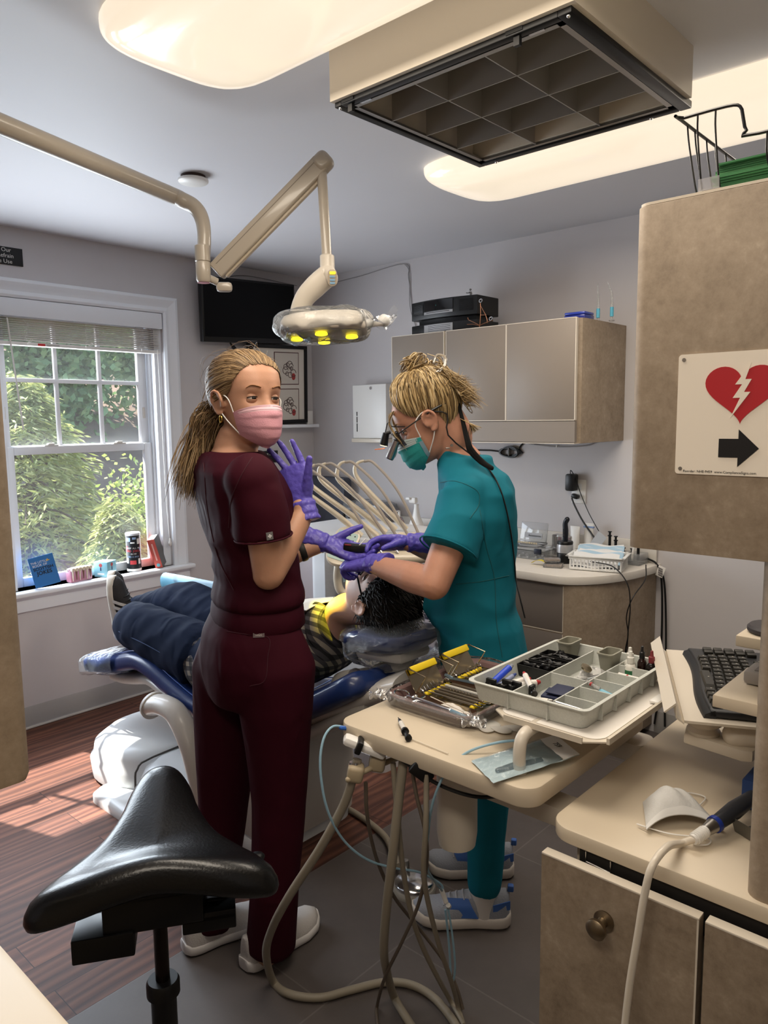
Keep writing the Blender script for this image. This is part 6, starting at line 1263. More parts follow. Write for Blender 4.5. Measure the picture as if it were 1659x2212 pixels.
MB().tube([A(850, 1632, 1.64), A(880, 1650, 1.60), A(930, 1685, 1.56), A(985, 1710, 1.53), A(1040, 1722, 1.52), A(1100, 1716, 1.52)], .004, 8, smooth=6).build('lead', M_BLACK, ck); MB().box(A(910, 1668, 1.565), (.05, .02, .026), .003, Matrix((CR, FH, Vector((0, 0, 1)))).transposed() @ rotm('Y', 38)).build('transformer', M_BLACK, ck)
pdl = thing('foot_pedal', 'round chrome foot pedal on the floor between the two standing people', 'pedal', (1.715, 1.445, 0))
MB().lathe([(.07, 0), (.07, .012), (.066, .018)], (1.715, 1.445, 0), None, 36).build('base_ring', mat('pedal_grey', '#8f8b84', .5), pdl); MB().lathe([(.062, .018), (.062, .03), (.056, .035), (.014, .042), (.001, .042)], (1.715, 1.445, 0), None, 36).build('disc', M_CHROME, pdl)
for dx, dy in ((.02, -.02), (-.01, .04)): MB().lathe([(.012, 0), (.012, .03), (.009, .036), (.001, .038)], (1.715+dx+.04, 1.445+dy+.02, .028)).build('toggle', M_STEEL, pdl)
# ======================= instrument tray =======================
M_BTR = mat('mauve_tray', '#6b5350', .4); Z0 = TZ+.001
it = thing('instrument_tray', 'mauve plastic instrument tray in clear film on the cart', 'tray', (1.45, 1.05, Z0)); tx0, tx1, ty0, ty1 = 1.285, 1.635, .925, 1.165
q = MB().ring([[(x, y, z) for x, y in rrect(tx0-o, ty0-o, tx1+o, ty1+o, .03)] for o, z in ((-.012, Z0), (-.002, Z0+.022), (.006, Z0+.026), (.004, Z0+.028), (-.006, Z0+.024), (-.016, Z0+.004))]); q.build('tray_body', M_BTR, it, sharp=40)
def wrap(u, v):
    a = 2*PI*u; e = superell(1, 1, 64, 7)[int(round(u*64)) % 64]; k = [1.0, 1.03, 1.05, 1.0][min(3, int(v*3.99))]; z = [-.0, .010, .024, .034][min(3, int(v*3.99))]
    n_ = noise.noise(Vector((e[0]*9, e[1]*9, v*6)))*.008
    return ((tx0+tx1)/2+e[0]*((tx1-tx0)/2+.008)*k+n_, (ty0+ty1)/2+e[1]*((ty1-ty0)/2+.008)*k+n_, Z0+z+abs(n_)*.6)
MB().grid(wrap, 64, 4, 0, True).build('film_edge', film('tray_film', '#e9e4e2', .12, .1, .35, .9, 30), it, sharp=20)
for cx_, cy_ in ((tx0-.01, ty1+.012), (tx0+.0, ty0-.012)): MB().grid(lambda u, v: (cx_+.05*(u-.5)+.008*math.sin(9*v), cy_+.05*(v-.5)+.008*math.sin(8*u), Z0+.012+.02*abs(math.sin(6*u+5*v))), 10, 10).build('film_corner', film('tray_film', '#e9e4e2', .12, .1, .35, .9, 30), it, sharp=20)
M_BRASS = mat('warm_steel', '#a79a80', .25, metal=1); M_YSIL = mat('yellow_silicone', '#e3c51c', .5)
def cassette(label, x0, x1, y0, y1, tools):
    c = thing('instrument_cassette', label, 'cassette', ((x0+x1)/2, (y0+y1)/2, Z0+.004), 'open instrument cassettes on the mauve tray'); z = Z0+.005
    q = MB(); q.span((x0, y0, z), (x1, y1, z+.0015)); q.span((x0, y0, z), (x0+.0015, y1, z+.018)); q.span((x1-.0015, y0, z), (x1, y1, z+.018))
    for k in range(4): q.span((x0+.0015, y0+(y1-y0)*k/3-.0008, z), (x1-.0015, y0+(y1-y0)*k/3+.0008, z+.010))
    q.build('base', M_BRASS, c)
    R = axes((1, 0, 0), (0, .55, .83), (0, -.83, .55)); h = Vector((0, y1+.002, z+.012)); Hh = .062
    q = MB(); q.box(h+Vector(((x0+x1)/2, 0, 0))+R @ Vector((0, Hh/2, 0)), (x1-x0, Hh, .0015), 0, R)
    for x in (x0, x1): q.tube([Vector((x, h.y, h.z)), Vector((x, h.y-.03, h.z+.05)), Vector((x, h.y, h.z))+R @ Vector((0, Hh, .012))], .002, 6)
    q.tube([Vector((x0, h.y, h.z))+R @ Vector((0, Hh, .010)), Vector((x1, h.y, h.z))+R @ Vector((0, Hh, .010))], .0025, 6); q.build('lid', M_BRASS, c)
    MB().box(h+Vector(((x0+x1)/2, 0, 0))+R @ Vector((0, Hh-.006, .008)), (x1-x0-.012, .018, .012), .003, R).build('silicone_bar', M_YSIL, c)
    for x in (x0+.004, x1-.004): MB().tube([Vector((x, h.y-.012, h.z+.004))+Vector((0, .010*math.cos(a), .010*math.sin(a))) for a in np.linspace(0, 2*PI, 16)[:-1]], .002, 6, closed=True).build('hinge_ring', M_CHROME, c)
    for yy in (y1-.02, y0+.02):
        q = MB()
        for k in range(8): q.ball((x0+.012+(x1-x0-.024)*k/7, yy, z+.014), (.0058, .007, .006), None, 10)
        q.build('silicone_rail', M_YSIL, c)
    return c
cassette('open steel cassette nearer the camera with its yellow-edged lid raised', 1.345, 1.455, .945, 1.12, 6); cassette('open steel cassette behind, its yellow-edged lid rising before the teal trousers', 1.485, 1.60, .945, 1.125, 6)
M_PROBE = [mat('probe_grey', '#8d8375', .3, metal=.9), mat('probe_brown', '#6b6255', .4, metal=.7), mat('probe_white', '#b9b7b0', .4)]
def probe(x, y0, y1, z, r, m, ring):
    o = thing('dental_probe', '', 'instrument', (x, y0, z), None); L = y1-y0
    MB().tube([(x, y0, z), (x, y0+L*.8, z)], r, 8, round_end=True).build('handle', m, o)
    MB().tube([(x, y0+L*.79, z), (x, y0+L*.92, z+.001), (x+.004, y0+L, z+.008)], [.0016, .001, .0005], 6, smooth=3).build('tip', M_CHROME, o); MB().tube([(x, y0+.002, z), (x, y0-L*.12, z), (x-.004, y0-L*.18, z+.006)], [.0016, .001, .0005], 6, smooth=3).build('tip', M_CHROME, o)
    if ring:
        q = MB()
        for k in range(7): q.tube([(x+(r+.0005)*math.cos(a), y0+L*(.25+.06*k), z+(r+.0005)*math.sin(a)) for a in np.linspace(0, 2*PI, 12)[:-1]], .0007, 5, closed=True)
        q.build('grip_rings', M_CHROME, o)
    return o
desc = ['thinnest', 'brown', 'grey', 'ring-gripped', 'white-handled', 'thick grey']
for ci, (x0, lab) in enumerate(((1.36, 'near open cassette'), (1.50, 'far open cassette'))):
    for k in range(6):
        x = x0+.0155*k; p = probe(x, .955+RNG.uniform(-.01, .01), 1.105+RNG.uniform(-.01, .02), Z0+.0255, (.0026, .0036, .0032, .0034, .0038, .0044)[k], M_PROBE[(0, 1, 0, 0, 2, 0)[k]], k == 3)
        p['label'] = '%s dental instrument lying %s in the %s' % (desc[k], ('nearest the camera', 'second from the camera', 'third from the camera', 'fourth from the camera', 'fifth from the camera', 'farthest back')[k], lab); p['group'] = 'dental instruments in the cassettes'
sp = thing('pliers', 'blue-grey flat strip tool lying across the near cassette lid', 'instrument', (1.44, 1.08, Z0+.04)); MB().box((1.452, 1.045, Z0+.037), (.014, .11, .003), .001, rotm('Z', 8)).build('blade', mat('blue_steel', '#6f7f8c', .3, metal=.8), sp); MB().tube([(1.446, 1.09, Z0+.037), (1.442, 1.105, Z0+.042)], .005, 8, round_end=True).build('tip', mat('blue_steel', '#6f7f8c', .3, metal=.8), sp)
sy = thing('dental_syringe', 'steel dental syringe with a thumb ring along the near edge of the mauve tray', 'syringe', (1.31, 1.06, Z0+.02)); zz = Z0+.022
MB().tube([(1.315+.018*math.cos(a), 1.142+.018*math.sin(a), zz+.004*math.sin(a)) for a in np.linspace(0, 2*PI, 24)[:-1]], .0022, 8, closed=True).build('thumb_ring', M_CHROME, sy); MB().cyl((1.313, 1.124, zz), (1.311, 1.10, zz), .0022).lathe([(.008, 0), (.010, .004), (.005, .01)], (1.311, 1.10, zz), frame((0, -1, 0))).build('plunger', M_CHROME, sy)
MB().tube([(1.311, 1.10, zz), (1.305, .99, zz)], .0062, 12, round_end=True).tube([(1.288, 1.085, zz), (1.334, 1.087, zz)], .0035, 8, round_end=True).build('barrel', M_CHROME, sy); MB().cyl((1.304, .985, zz), (1.300, .94, zz), .0055, .0035).build('needle_cap', mat('blue_clear', '#7fa0b5', .25, trans=.3), sy)
gz = MB().grid(lambda u, v: (1.325+.035*u, .975+.07*v, Z0+.012+.010*math.sin(PI*u)*math.sin(PI*v)+.004*noise.noise(Vector((u*5, v*5, 0)))), 14, 14, .003).build('gauze', mat('gauze', '#d3cdc6', .9)); tag(gz, 'crumpled white gauze in the mauve tray beside the steel syringe', 'gauze')
tag(MB().tube([(1.336, 1.07, Z0+.026), (1.318, .955, Z0+.022)], .0011, 6).ball((1.317, .951, Z0+.022), (.004, .008, .004)).build('cotton_swab', mat('swab', '#d9cfc0', .8)), 'cotton swab lying in the mauve tray beside the steel syringe', 'swab')
# ======================= organiser =======================
OZ = TZ+.088
bt = thing('bracket_tray', 'cream steel bracket tray carried on the cart handle under the white organiser', 'tray', (1.4, .74, OZ-.012))
MB().prism([(1.25, .83), (1.222, .79), (1.222, .62), (1.25, .585), (1.60, .585), (1.64, .63), (1.64, .83)], .003, (0, 0, OZ-.006)).build('plate', M_CREAM, bt, sharp=30)
MB().prism([(1.221, .79), (1.221, .62), (1.217, .62), (1.217, .79)], .012, (0, 0, OZ-.006)).prism([(1.245, .585), (1.60, .585), (1.60, .579), (1.245, .579)], .012, (0, 0, OZ-.006)).build('lip', M_CREAM, bt)
tag(MB().prism(rrect(1.24, .594, 1.615, .82, .03), .0012, (0, 0, OZ-.0025)).build('paper_liner', mat('paper_white', '#e6e1da', .8)), 'white rounded paper sheet between the organiser and the bracket tray', 'paper')
tag(MB().box((1.50, .592, OZ+.004), (.05, .02, .006), .002).build('tray_tag', M_WHITE), 'small white clip on the right edge of the bracket tray', 'clip')
M_ORG = mat('speckled_white', '#bcbeb8', .5, var=.08, vscale=260)
og = thing('organiser_tray', 'speckled white plastic organiser with many compartments on top of the bracket tray', 'organiser', (1.44, .765, OZ)); ox0, ox1, oy0, oy1 = 1.255, 1.635, .632, .902; w = .0028; zb, zt = OZ, OZ+.042
q = MB(); q.ring([[(x, y, z) for x, y in rrect(ox0-o, oy0-o, ox1+o, oy1+o, .018)] for o, z in ((-.010, zb), (-.002, zt-.003), (.005, zt-.002), (.005, zt), (-.003, zt), (-.011, zb+.003))]); q.build('shell', M_ORG, og, sharp=40)
ya, yb = .805, .715
q = MB(); ph = .034
for a, b in (((ox0, ya-w/2), (ox1, ya+w/2)), ((1.42, yb-w/2), (ox1, yb+w/2)), ((ox0, yb-w/2), (1.42, yb+w/2)), ((1.428-w/2, yb), (1.428+w/2, ya))): q.span((a[0], a[1], zb+.002), (b[0], b[1], zb+ph))
for x in (1.325, 1.388, 1.452, 1.512, 1.572): q.span((x-w/2, oy0, zb+.002), (x+w/2, yb, zb+ph))
q.build('partition', M_ORG, og)
M_CUP = mat('grey_green_cup', '#8a887a', .5)
def cup(label, x, y, s):
    c = MB().ring([[(x+a, y+b, z) for a, b in rrect(-s-o, -s*.62-o, s+o, s*.62+o, .01)] for o, z in ((-.006, zb+.005), (0, zt+.012), (.002, zt+.012), (.002, zt+.015), (-.002, zt+.015), (-.008, zb+.008))]); tag(c.build('plastic_cup', M_CUP), label, 'cup', 'grey-green cups in the organiser')
cup('grey-green square cup at the far end of the left lane of the organiser', 1.603, .855, .03); cup('grey-green square cup in the middle lane beside the dropper bottles', 1.585, .742, .03)
M_TIP = mat('black_tip', '#161618', .35); proto = None
for bi, x in enumerate((1.555, 1.505, 1.455)):
    tag(MB().ring([[(x+a, .853+b, z) for a, b in rrect(-.021-o, -.044-o, .021+o, .044+o, .004)] for o, z in ((-.002, zb+.006), (0, zb+.032), (-.002, zb+.032), (-.004, zb+.009))]).build('tip_box', M_BLACK), ('black box of tips farthest from the camera in the organiser', 'middle black box of tips in the organiser', 'black box of tips nearest the camera in the organiser')[bi], 'box', 'black boxes of dispensing tips')
    for k in range(10):
        a = RNG.uniform(0, 6.28); p = Vector((x+RNG.uniform(-.012, .012), .853+RNG.uniform(-.034, .034), zb+.022+.0012*k)); dv_ = Vector((math.cos(a)*.5, math.sin(a), RNG.uniform(-.15, .3)))*.014
        if proto is None:
            proto = MB().lathe([(.0028, -.014), (.0045, -.013), (.0045, 0), (.002, .004), (.0014, .016)], (0, 0, 0), None, 8).build('dispensing_tip', M_TIP, loc=(0, 0, 0)); o = proto
        else: o = proto.copy(); COL.objects.link(o)
        o.location = p; o.rotation_euler = dv_.to_track_quat('Z', 'Y').to_euler(); tag(o, ('small black dispensing tip heaped in the farthest black box', 'small black dispensing tip heaped in the middle black box', 'small black dispensing tip heaped in the nearest black box')[bi], 'tip', 'tips in box %s' % ('far', 'middle', 'near')[bi])
def syr(label, p, d, L, r, body, cap, name='syringe', blk=True):
    d = Vector(d).normalized(); p = Vector(p); s_ = thing(name, label, 'syringe', p, 'small syringes in the organiser'); MB().cyl(p, p+d*L, r).build('barrel', body, s_); MB().cyl(p+d*L, p+d*(L+.012), r*.9, r*.5).build('cap', cap, s_)
    MB().cyl(p-d*.018, p, r*.55).cyl(p-d*.020, p-d*.016, r*1.15).box(p, (r*3.2, r*1.2, r*3.2) if abs(d.y) > .6 else (r*1.2, r*3.2, r*3.2), .002).build('plunger', M_BLACK if blk else M_WHITE, s_); return s_
M_SYB = mat('syringe_white', '#d5d2cc', .35); M_REDC = mat('red_cap', '#a72b2d', .4); M_BLUEC = mat('bright_blue', '#2547c0', .35); M_GRNC = mat('lime_cap', '#6fae2c', .4); M_NAVC = mat('navy_cap', '#2a3c78', .4)
z1 = zb+.016
syr('blue syringe with a clear funnel end leaning in the near left corner of the organiser', (1.305, .878, z1+.008), (.9, -.02, .25), .07, .0075, M_BLUEC, film('funnel', '#dfe4e8', .3, .1, .3, 0)); syr('lime green syringe against the left wall of the organiser', (1.31, .893, z1), (1, .0, .1), .05, .005, M_GRNC, M_BLACK)
syr('navy-labelled white syringe beside the blue one', (1.305, .862, z1+.004), (1, -.05, .2), .055, .0055, mat('navy_label', '#7d86a5', .5), M_NAVC); syr('white syringe with a chunky black plunger nearest the camera in the organiser', (1.31, .84, z1+.012), (.95, -.3, .05), .05, .008, M_SYB, M_REDC); syr('white syringe with red band and black plunger in the left lane', (1.315, .822, z1+.012), (.9, -.35, 0), .05, .0075, M_SYB, M_REDC)
syr('white syringe lying across the partition with a red cap', (1.30, .775, z1+.022), (.55, .55, .12), .06, .006, M_SYB, M_REDC)
tag(MB().box((1.365, .758, z1-.004), (.055, .045, .008), .001, rotm('Z', 12)).box((1.375, .752, z1+.005), (.06, .04, .003), .001, rotm('Z', 6)).build('navy_pad', mat('navy_paper', '#1a2140', .6)), 'dark navy folded pad in the middle lane of the organiser', 'pad')
M_COT = mat('cotton', '#d8d4cc', .9)
def petal(label, x, y, z, a, l, wd): 
    pts = [(l*(.5-.5*math.cos(t))*1.0-l/2, wd*math.sin(t)*(.55+.45*math.cos(t*.5)**2)) for t in np.linspace(0, 2*PI, 26)[:-1]]
    pts = [(l/2*math.cos(t), wd/2*math.sin(t)*(1-.28*math.cos(t))) for t in np.linspace(0, 2*PI, 28)[:-1]]
    tag(MB().prism(pts, .0018, (x, y, z), rotm('Z', a), .0005).build('cotton_pad', M_COT), label, 'pad', 'white absorbent pads')
petal('white petal pad in the organiser beside the navy pad', 1.295, .752, z1+.004, 100, .06, .035); petal('white petal pad lying on the near rim of the organiser', 1.285, .705+.025, z1+.008, 80, .06, .034)
for k, (x, y, a, l) in enumerate(((1.355, .895, 60, .052), (1.33, .905, 80, .042), (1.325, .87, 95, .05), (1.345, .835, 110, .055))): _q = at((1062, 1050, 1082, 1113)[k], (1564, 1576, 1580, 1574)[k], Z=Z0); petal(('leftmost white petal pad in the cluster on the cart top', 'small white pad under the leftmost petal pad', 'white petal pad nearest the camera in the cluster', 'rightmost white petal pad in the cluster on the cart top')[k], _q.x, _q.y, Z0+.0019*(k % 3), a, l, .032)
M_CLR = film('clear_packet', '#d9d9d6', .3, .1, .35, .8, 40)
for k in range(3): tag(MB().grid(lambda u, v: (1.45+.03*k+.04*u, .728+.05*v, z1-.006+.008*k*.5+.007*math.sin(4*u+3*v+k)), 10, 10, .0008).build('clear_packet', M_CLR, sharp=20), ('crumpled clear packet nearest the camera in the middle lane', 'crumpled clear packet in the middle of the organiser', 'crumpled clear packet next to the square cup')[k], 'packet', 'clear packets in the organiser')
tag(MB().lathe([(.001, 0), (.013, 0), (.013, .004), (.001, .005)], (1.515, .765, z1+.012), rotm('X', 30)).build('ring_band', M_BRASS), 'shiny ring-shaped band among the clear packets', 'band'); tag(MB().tube([(1.47, .735, z1+.006), (1.50, .722, z1+.008)], .004, 8, round_end=True).build('grey_plug', mat('grey_plug', '#8d9091', .5)), 'short grey plug beside the clear packets', 'plug')
def bottle(label, x, y, body, cap, h=.04, r=.0125, lab=None, name='dropper_bottle'):
    b_ = thing(name, label, 'bottle', (x, y, zb+.004), 'small bottles in the organiser'); MB().lathe([(r*.9, 0), (r, .002), (r, h*.7), (r*.7, h*.85), (r*.5, h*.9), (r*.5, h)], (x, y, zb+.004)).build('body', body, b_)
    if lab: MB().lathe([(r+.0004, .006), (r+.0004, h*.55)], (x, y, zb+.004)).build('paper_label', lab, b_)
    MB().lathe([(r*.62, h*.92), (r*.62, h+.010), (r*.4, h+.012), (r*.28, h+.024), (.001, h+.025)], (x, y, zb+.004)).build('cap', cap, b_)
M_BW = mat('bottle_white', '#dcdad2', .4); M_GLB = mat('green_label', '#2f6b46', .5)
bottle('white dropper bottle with green label, left of the pair in the organiser', 1.606, .703, M_BW, M_BW, lab=M_GLB); bottle('white dropper bottle with green label, nearer the camera of the pair', 1.58, .69, M_BW, M_BW, lab=M_GLB); bottle('small dark brown bottle behind the white dropper bottles', 1.619, .68, mat('brown_glass', '#23120e', .15), M_BLACK, .044, .010); bottle('small bottle with a dull red cap at the far right of the organiser', 1.612, .655, mat('dark_glass', '#1b1716', .2), mat('dull_red', '#7a2b30', .5), .04, .011)
cp = thing('carpule', 'white anaesthetic cartridge with a red band in the right lane of the organiser', 'cartridge', (1.54, .675, zb+.01)); MB().cyl((1.542, .70, zb+.022), (1.538, .65, zb+.022), .0048).build('body', M_SYB, cp); MB().cyl((1.5402, .68, zb+.022), (1.5398, .676, zb+.022), .0051).build('red_band', M_REDC, cp); MB().cyl((1.538, .651, zb+.022), (1.5375, .643, zb+.022), .0046).build('dark_cap', M_BLACK, cp); tag(MB().box((1.525, .672, zb+.012), (.012, .06, .006), .001).build('white_wedge', M_WHITE), 'narrow white strip under the anaesthetic cartridge', 'strip')
cl = thing('blue_capped_syringe', 'clear syringe with a red ring and pale blue cap in the right lane', 'syringe', (1.42, .675, zb+.02)); MB().cyl((1.425, .72, zb+.034), (1.42, .685, zb+.026), .004).build('barrel', M_CLR, cl); MB().cyl((1.4235, .708, zb+.0315), (1.423, .704, zb+.0305), .0045).build('red_ring', M_REDC, cl); MB().tube([(1.42, .68, zb+.02), (1.415, .652, zb+.016)], .0075, 10, round_end=True).build('blue_cap', mat('aqua_cap', '#6fa9bf', .35), cl)
for k in range(7):
    x, y = 1.34+RNG.uniform(0, .035), .657+RNG.uniform(0, .045); tag(MB().tube([(x, y, zb+.008), (x+RNG.uniform(-.01, .01), y+RNG.uniform(-.01, .01), zb+.012)], .0035, 8, round_end=True).build('black_bit', M_TIP), 'small dark prophy bit in the second right-hand cell of the organiser', 'bit', 'dark bits in the organiser')
for k in range(5):
    x, y = 1.272+.01*k, .655+RNG.uniform(-.01, .035); tag(MB().tube([(x+.006*math.cos(a), y+.008*math.sin(a), zb+.012) for a in np.linspace(0, 2*PI, 14)[:-1]], .0022, 6, closed=True).build('steel_band', M_CHROME), 'small shiny steel band in the nearest right-hand cell of the organiser', 'band', 'steel bands in the organiser')
mt = thing('matrix_retainer', 'steel matrix retainer resting in the nearest cell of the organiser', 'instrument', (1.29, .69, zb+.03)); MB().tube([(1.275, .708, zb+.035), (1.31, .662, zb+.018)], .003, 8).build('shaft', M_CHROME, mt); MB().lathe([(.005, 0), (.006, .003), (.005, .01)], (1.273, .712, zb+.034), frame((-.5, .7, .2))).build('knurl', M_STEEL, mt)
# loose on the cart top
ms = thing('micro_syringe', 'small white syringe with black ends standing alone on the left of the cart top', 'syringe', (1.19, 1.01, Z0)); p0, p1 = Vector((1.155, .985, Z0+.008)), Vector((1.225, 1.075, Z0+.008)); dm = (p1-p0).normalized()
MB().cyl(p0.lerp(p1, .36), p0.lerp(p1, .74), .0055).build('barrel', M_SYB, ms); MB().cyl(p0.lerp(p1, .74), p0.lerp(p1, .9), .0055, .003).cyl(p0.lerp(p1, .9), p0.lerp(p1, 1), .001).build('tip', M_BLACK, ms); MB().cyl(p0, p0.lerp(p1, .06), .0075).cyl(p0, p0.lerp(p1, .36), .0045).cyl(p0.lerp(p1, .30), p0.lerp(p1, .36), .0085).build('plunger', M_BLACK, ms)
tag(MB().tube([at(888, 1596, Z=Z0+.002), at(968, 1628, Z=Z0+.002)], [.0012, .0016, .0012], 6).build('micro_brush', mat('brush_cream', '#d6cdbb', .6)), 'thin cream micro brush lying on the front of the cart top', 'brush')
ht = thing('hand_tool', 'thick navy tool handle lying under the bracket tray', 'tool', (1.43, .86, Z0)); MB().tube([(1.40, .895, Z0+.0155), (1.43, .86, Z0+.0155), (1.47, .80, Z0+.0155)], [.013, .0145, .011], 14, round_end=True).build('grip', mat('navy_grip', '#10162c', .35), ht); MB().cyl((1.47, .80, Z0+.0155), (1.50, .74, Z0+.0155), .005).build('shaft', M_STEEL, ht)
po = thing('sterile_pouch', 'clear blue sterilisation pouch numbered 759 with a dark tool inside, at the cart corner', 'pouch', at(1130, 1645, Z=Z0)); q00, q10, q11, q01 = at(1018, 1645, Z=Z0+.002), at(1066, 1693, Z=Z0+.002), at(1252, 1632, Z=Z0+.02), at(1200, 1590, Z=Z0+.012)
def pch(u, v, h=0):
    a = q00.lerp(q01, u).lerp(q10.lerp(q11, u), v); bul = math.sin(PI*min(1, u*1.25))*math.sin(PI*v) if u < .8 else 0; return a+Vector((0, 0, h*(.002+.016*bul)+.002*noise.noise(Vector((u*7, v*7, h)))+.001))
MB().grid(lambda u, v: pch(u, v, 0), 24, 12).build('paper_back', mat('pouch_paper', '#c3d6dc', .6), po); MB().grid(lambda u, v: pch(u*.8, v, 1)+Vector((0, 0, .001)), 24, 12).build('film_front', film('pouch_film', '#b6d6e4', .16, .08, .35, .8, 30), po, sharp=20); MB().grid(lambda u, v: pch(.8+.2*u, v, 0)+Vector((0, 0, .0015)), 6, 8, .0008).build('label_flap', mat('pouch_label', '#dcdad8', .7), po)
dx = (q01-q00).normalized(); ctr_ = pch(.89, .45)+Vector((0, 0, .004)); nrm_ = (q01-q00).cross(q10-q00).normalized(); nrm_ = nrm_ if nrm_.z > 0 else -nrm_; yv = (q10-q00).normalized()*-1; RT = Matrix((yv.cross(nrm_), yv, nrm_)).transposed()
text('759', .017, RT @ rotm('Z', -62) if False else Matrix(((q10-q00).normalized(), nrm_.cross((q10-q00).normalized()), nrm_)).transposed(), ctr_, M_SBLK, 'handwriting', po, .0002, squash=.8)
MB().tube([at(1075, 1664, Z=Z0+.009), at(1110, 1656, Z=Z0+.009), at(1140, 1651, Z=Z0+.009)], [.005, .0085, .008], 10, round_end=True).build('tool', mat('dark_tool', '#4a4e50', .3, metal=.6), po); MB().cyl(at(1140, 1651, Z=Z0+.009), at(1170, 1645, Z=Z0+.009), .0082).build('tool_grip', M_BLACK, po)
# ======================= on the workstation counter =======================
M_MSKW = mat('white_mask', '#c9c8c5', .75, bump=.25, bscale=240); mp2 = at(1455, 1765, Z=.775); KX, KY = Vector((CR.x, CR.y, 0)).normalized(), FH
mw_ = thing('face_mask', 'white disposable face mask lying cupped on the workstation counter', 'mask', mp2)
def mkf(u, v):
    a = (u-.5)*2; x = .056*a*(.72+.5*(1-v)); y = -.035+.10*v-.018*a*a; z = (.046*math.sin(PI*min(1, .12+v*.86))**.8)*(1-.85*abs(a)**2.2)+.003+.003*math.sin(a*11+v*5)*math.sin(PI*v)*(1-a*a); return mp2+KX*x+KY*y+Vector((0, 0, max(.001, z)))
MB().grid(mkf, 30, 30, .0012).build('cup', M_MSKW, mw_, sharp=60)
MB().grid(lambda u, v: mkf(u, .10*v)+Vector((0, 0, .0012)), 30, 4, .001).build('stitched_edge', mat('mask_edge_w', '#dad9d6', .7), mw_)
MB().tube([mkf(0, .08), mp2+KX*-.075+KY*-.03+Vector((0, 0, .004)), mp2+KX*-.03+KY*-.06+Vector((0, 0, .003)), mp2+KX*.03+KY*-.075+Vector((0, 0, .003)), mp2+KX*.02+KY*-.095+Vector((0, 0, .003)), mp2+KX*.0+KY*-.085+Vector((0, 0, .003)), mkf(.9, .05)], .0013, 6, smooth=6).tube([mkf(.85, .9), mp2+KX*.06+KY*.08+Vector((0, 0, .004)), mp2+KX*.085+KY*.065+Vector((0, 0, .003)), mp2+KX*.062+KY*.035+Vector((0, 0, .003))], .0013, 6, smooth=6).build('ear_loop', M_WHITE, mw_)
hs = thing('ultrasonic_handpiece', 'dark grey handpiece on a white cord draped over the front of the workstation drawers', 'handpiece', at(1540, 1780, Z=.78))
h0, h1, h2 = at(1500, 1812, Z=.79), at(1545, 1780, Z=.80), at(1625, 1722, Z=.812); dd = (h1-h0).normalized()
MB().tube([at(1345, 2260, X=1.075), at(1360, 2130, X=1.08), at(1378, 2020, X=1.085), at(1392, 1935, X=1.09), at(1408, 1880, X=1.10)+Vector((0, 0, .006)), at(1440, 1838, X=1.145)+Vector((0, 0, .006)), at(1470, 1822, Z=.782), h0], .0062, 12, smooth=7).build('cord', M_CREAM, hs)
q = MB()
q.cyl(h0-dd*.004, h0+dd*.03, .0085, .0095)
for k in range(7): q.tube([h0+dd*(.002+.004*k)+frame(dd) @ Vector((.0095*math.cos(a), .0095*math.sin(a), 0)) for a in np.linspace(0, 2*PI, 16)[:-1]], .0013, 6, closed=True)
q.build('strain_relief', M_WHITE, hs); MB().cyl(h0+dd*.03, h1-dd*.004, .0095, .0125).build('steel_neck', M_STEEL, hs); MB().cyl(h1-dd*.004, h1+dd*.004, .0145).build('blue_ring', mat('blue_ring', '#20378f', .4), hs); MB().tube([h1+dd*.004, h1.lerp(h2, .5), h2], [.0125, .0155, .012], 16, round_end=True).build('grip', mat('slate_grip', '#2c2e34', .4), hs)
mh = thing('handpiece_rest', 'bent grey metal rest holding up the dark handpiece', 'holder', at(1580, 1800, Z=.775)); mc = at(1588, 1795, Z=.774); q = MB(); Rm = Matrix((KX, KY, Vector((0, 0, 1)))).transposed() @ rotm('Z', 22)
q.prism([(-.012, .03), (-.011, .03), (0, .0015), (.045, .0015), (.045, 0), (-.001, 0)], .05, mc, Rm @ axes((1, 0, 0), (0, 0, 1), (0, -1, 0))); q.build('bracket', mat('grey_metal', '#77756f', .4, metal=.6), mh)
# ======================= window sill things =======================
SZ = WZ0+.001
M_BK = mat('sky_blue_cover', '#2f74b8', .45); M_PG = mat('page_white', '#dedbd4', .8); M_WT = mat('print_white', '#e6e6e6', .6); M_BKT = mat('print_black', '#16181c', .6)
b = thing('book', 'blue joke book standing open on the left of the window sill', 'book', (1.58, 3.70, SZ)); Rb = rotm('Z', -18) @ rotm('Y', -11) @ R_LEFT @ rotm('X', -8)
c = Vector((1.572, 3.695, SZ+.086))
MB().box(c, (.116, .15, .002), 0, Rb).box(c+Rb @ Vector((0, 0, -.011)), (.116, .15, .002), 0, Rb).box(c+Rb @ Vector((-.0575, 0, -.0055)), (.002, .15, .012), 0, Rb).build('cover', M_BK, b); MB().box(c+Rb @ Vector((.001, 0, -.0055)), (.112, .144, .008), 0, Rb).build('pages', M_PG, b)
for s, y, z, m in (('THE LITTLE', .046, .0155, M_WT), ('BOOK OF', .031, .0155, M_WT), ('SCOTTISH', .013, .02, M_BKT), ('JOKES', -.008, .026, M_BKT), ('Hector McHaggis', -.06, .007, M_WT)):
    text(s if s[0] != 'H' else 'short jokes', z, Rb, c+Rb @ Vector((-.0 if z > .016 else -.012, y, .0013)), m, 'lettering', b, .0002, bold=.0006 if z > .016 else 0) if s[0] != 'H' else None
MB().prism([(0, 0), (.012, -.001), (.02, .002), (.012, .004), (.008, .012), (.006, .004), (0, .003)], .0008, c+Rb @ Vector((.02, .045, .001)), Rb).build('emblem', mat('emblem_gold', '#d8b24a', .6), b)
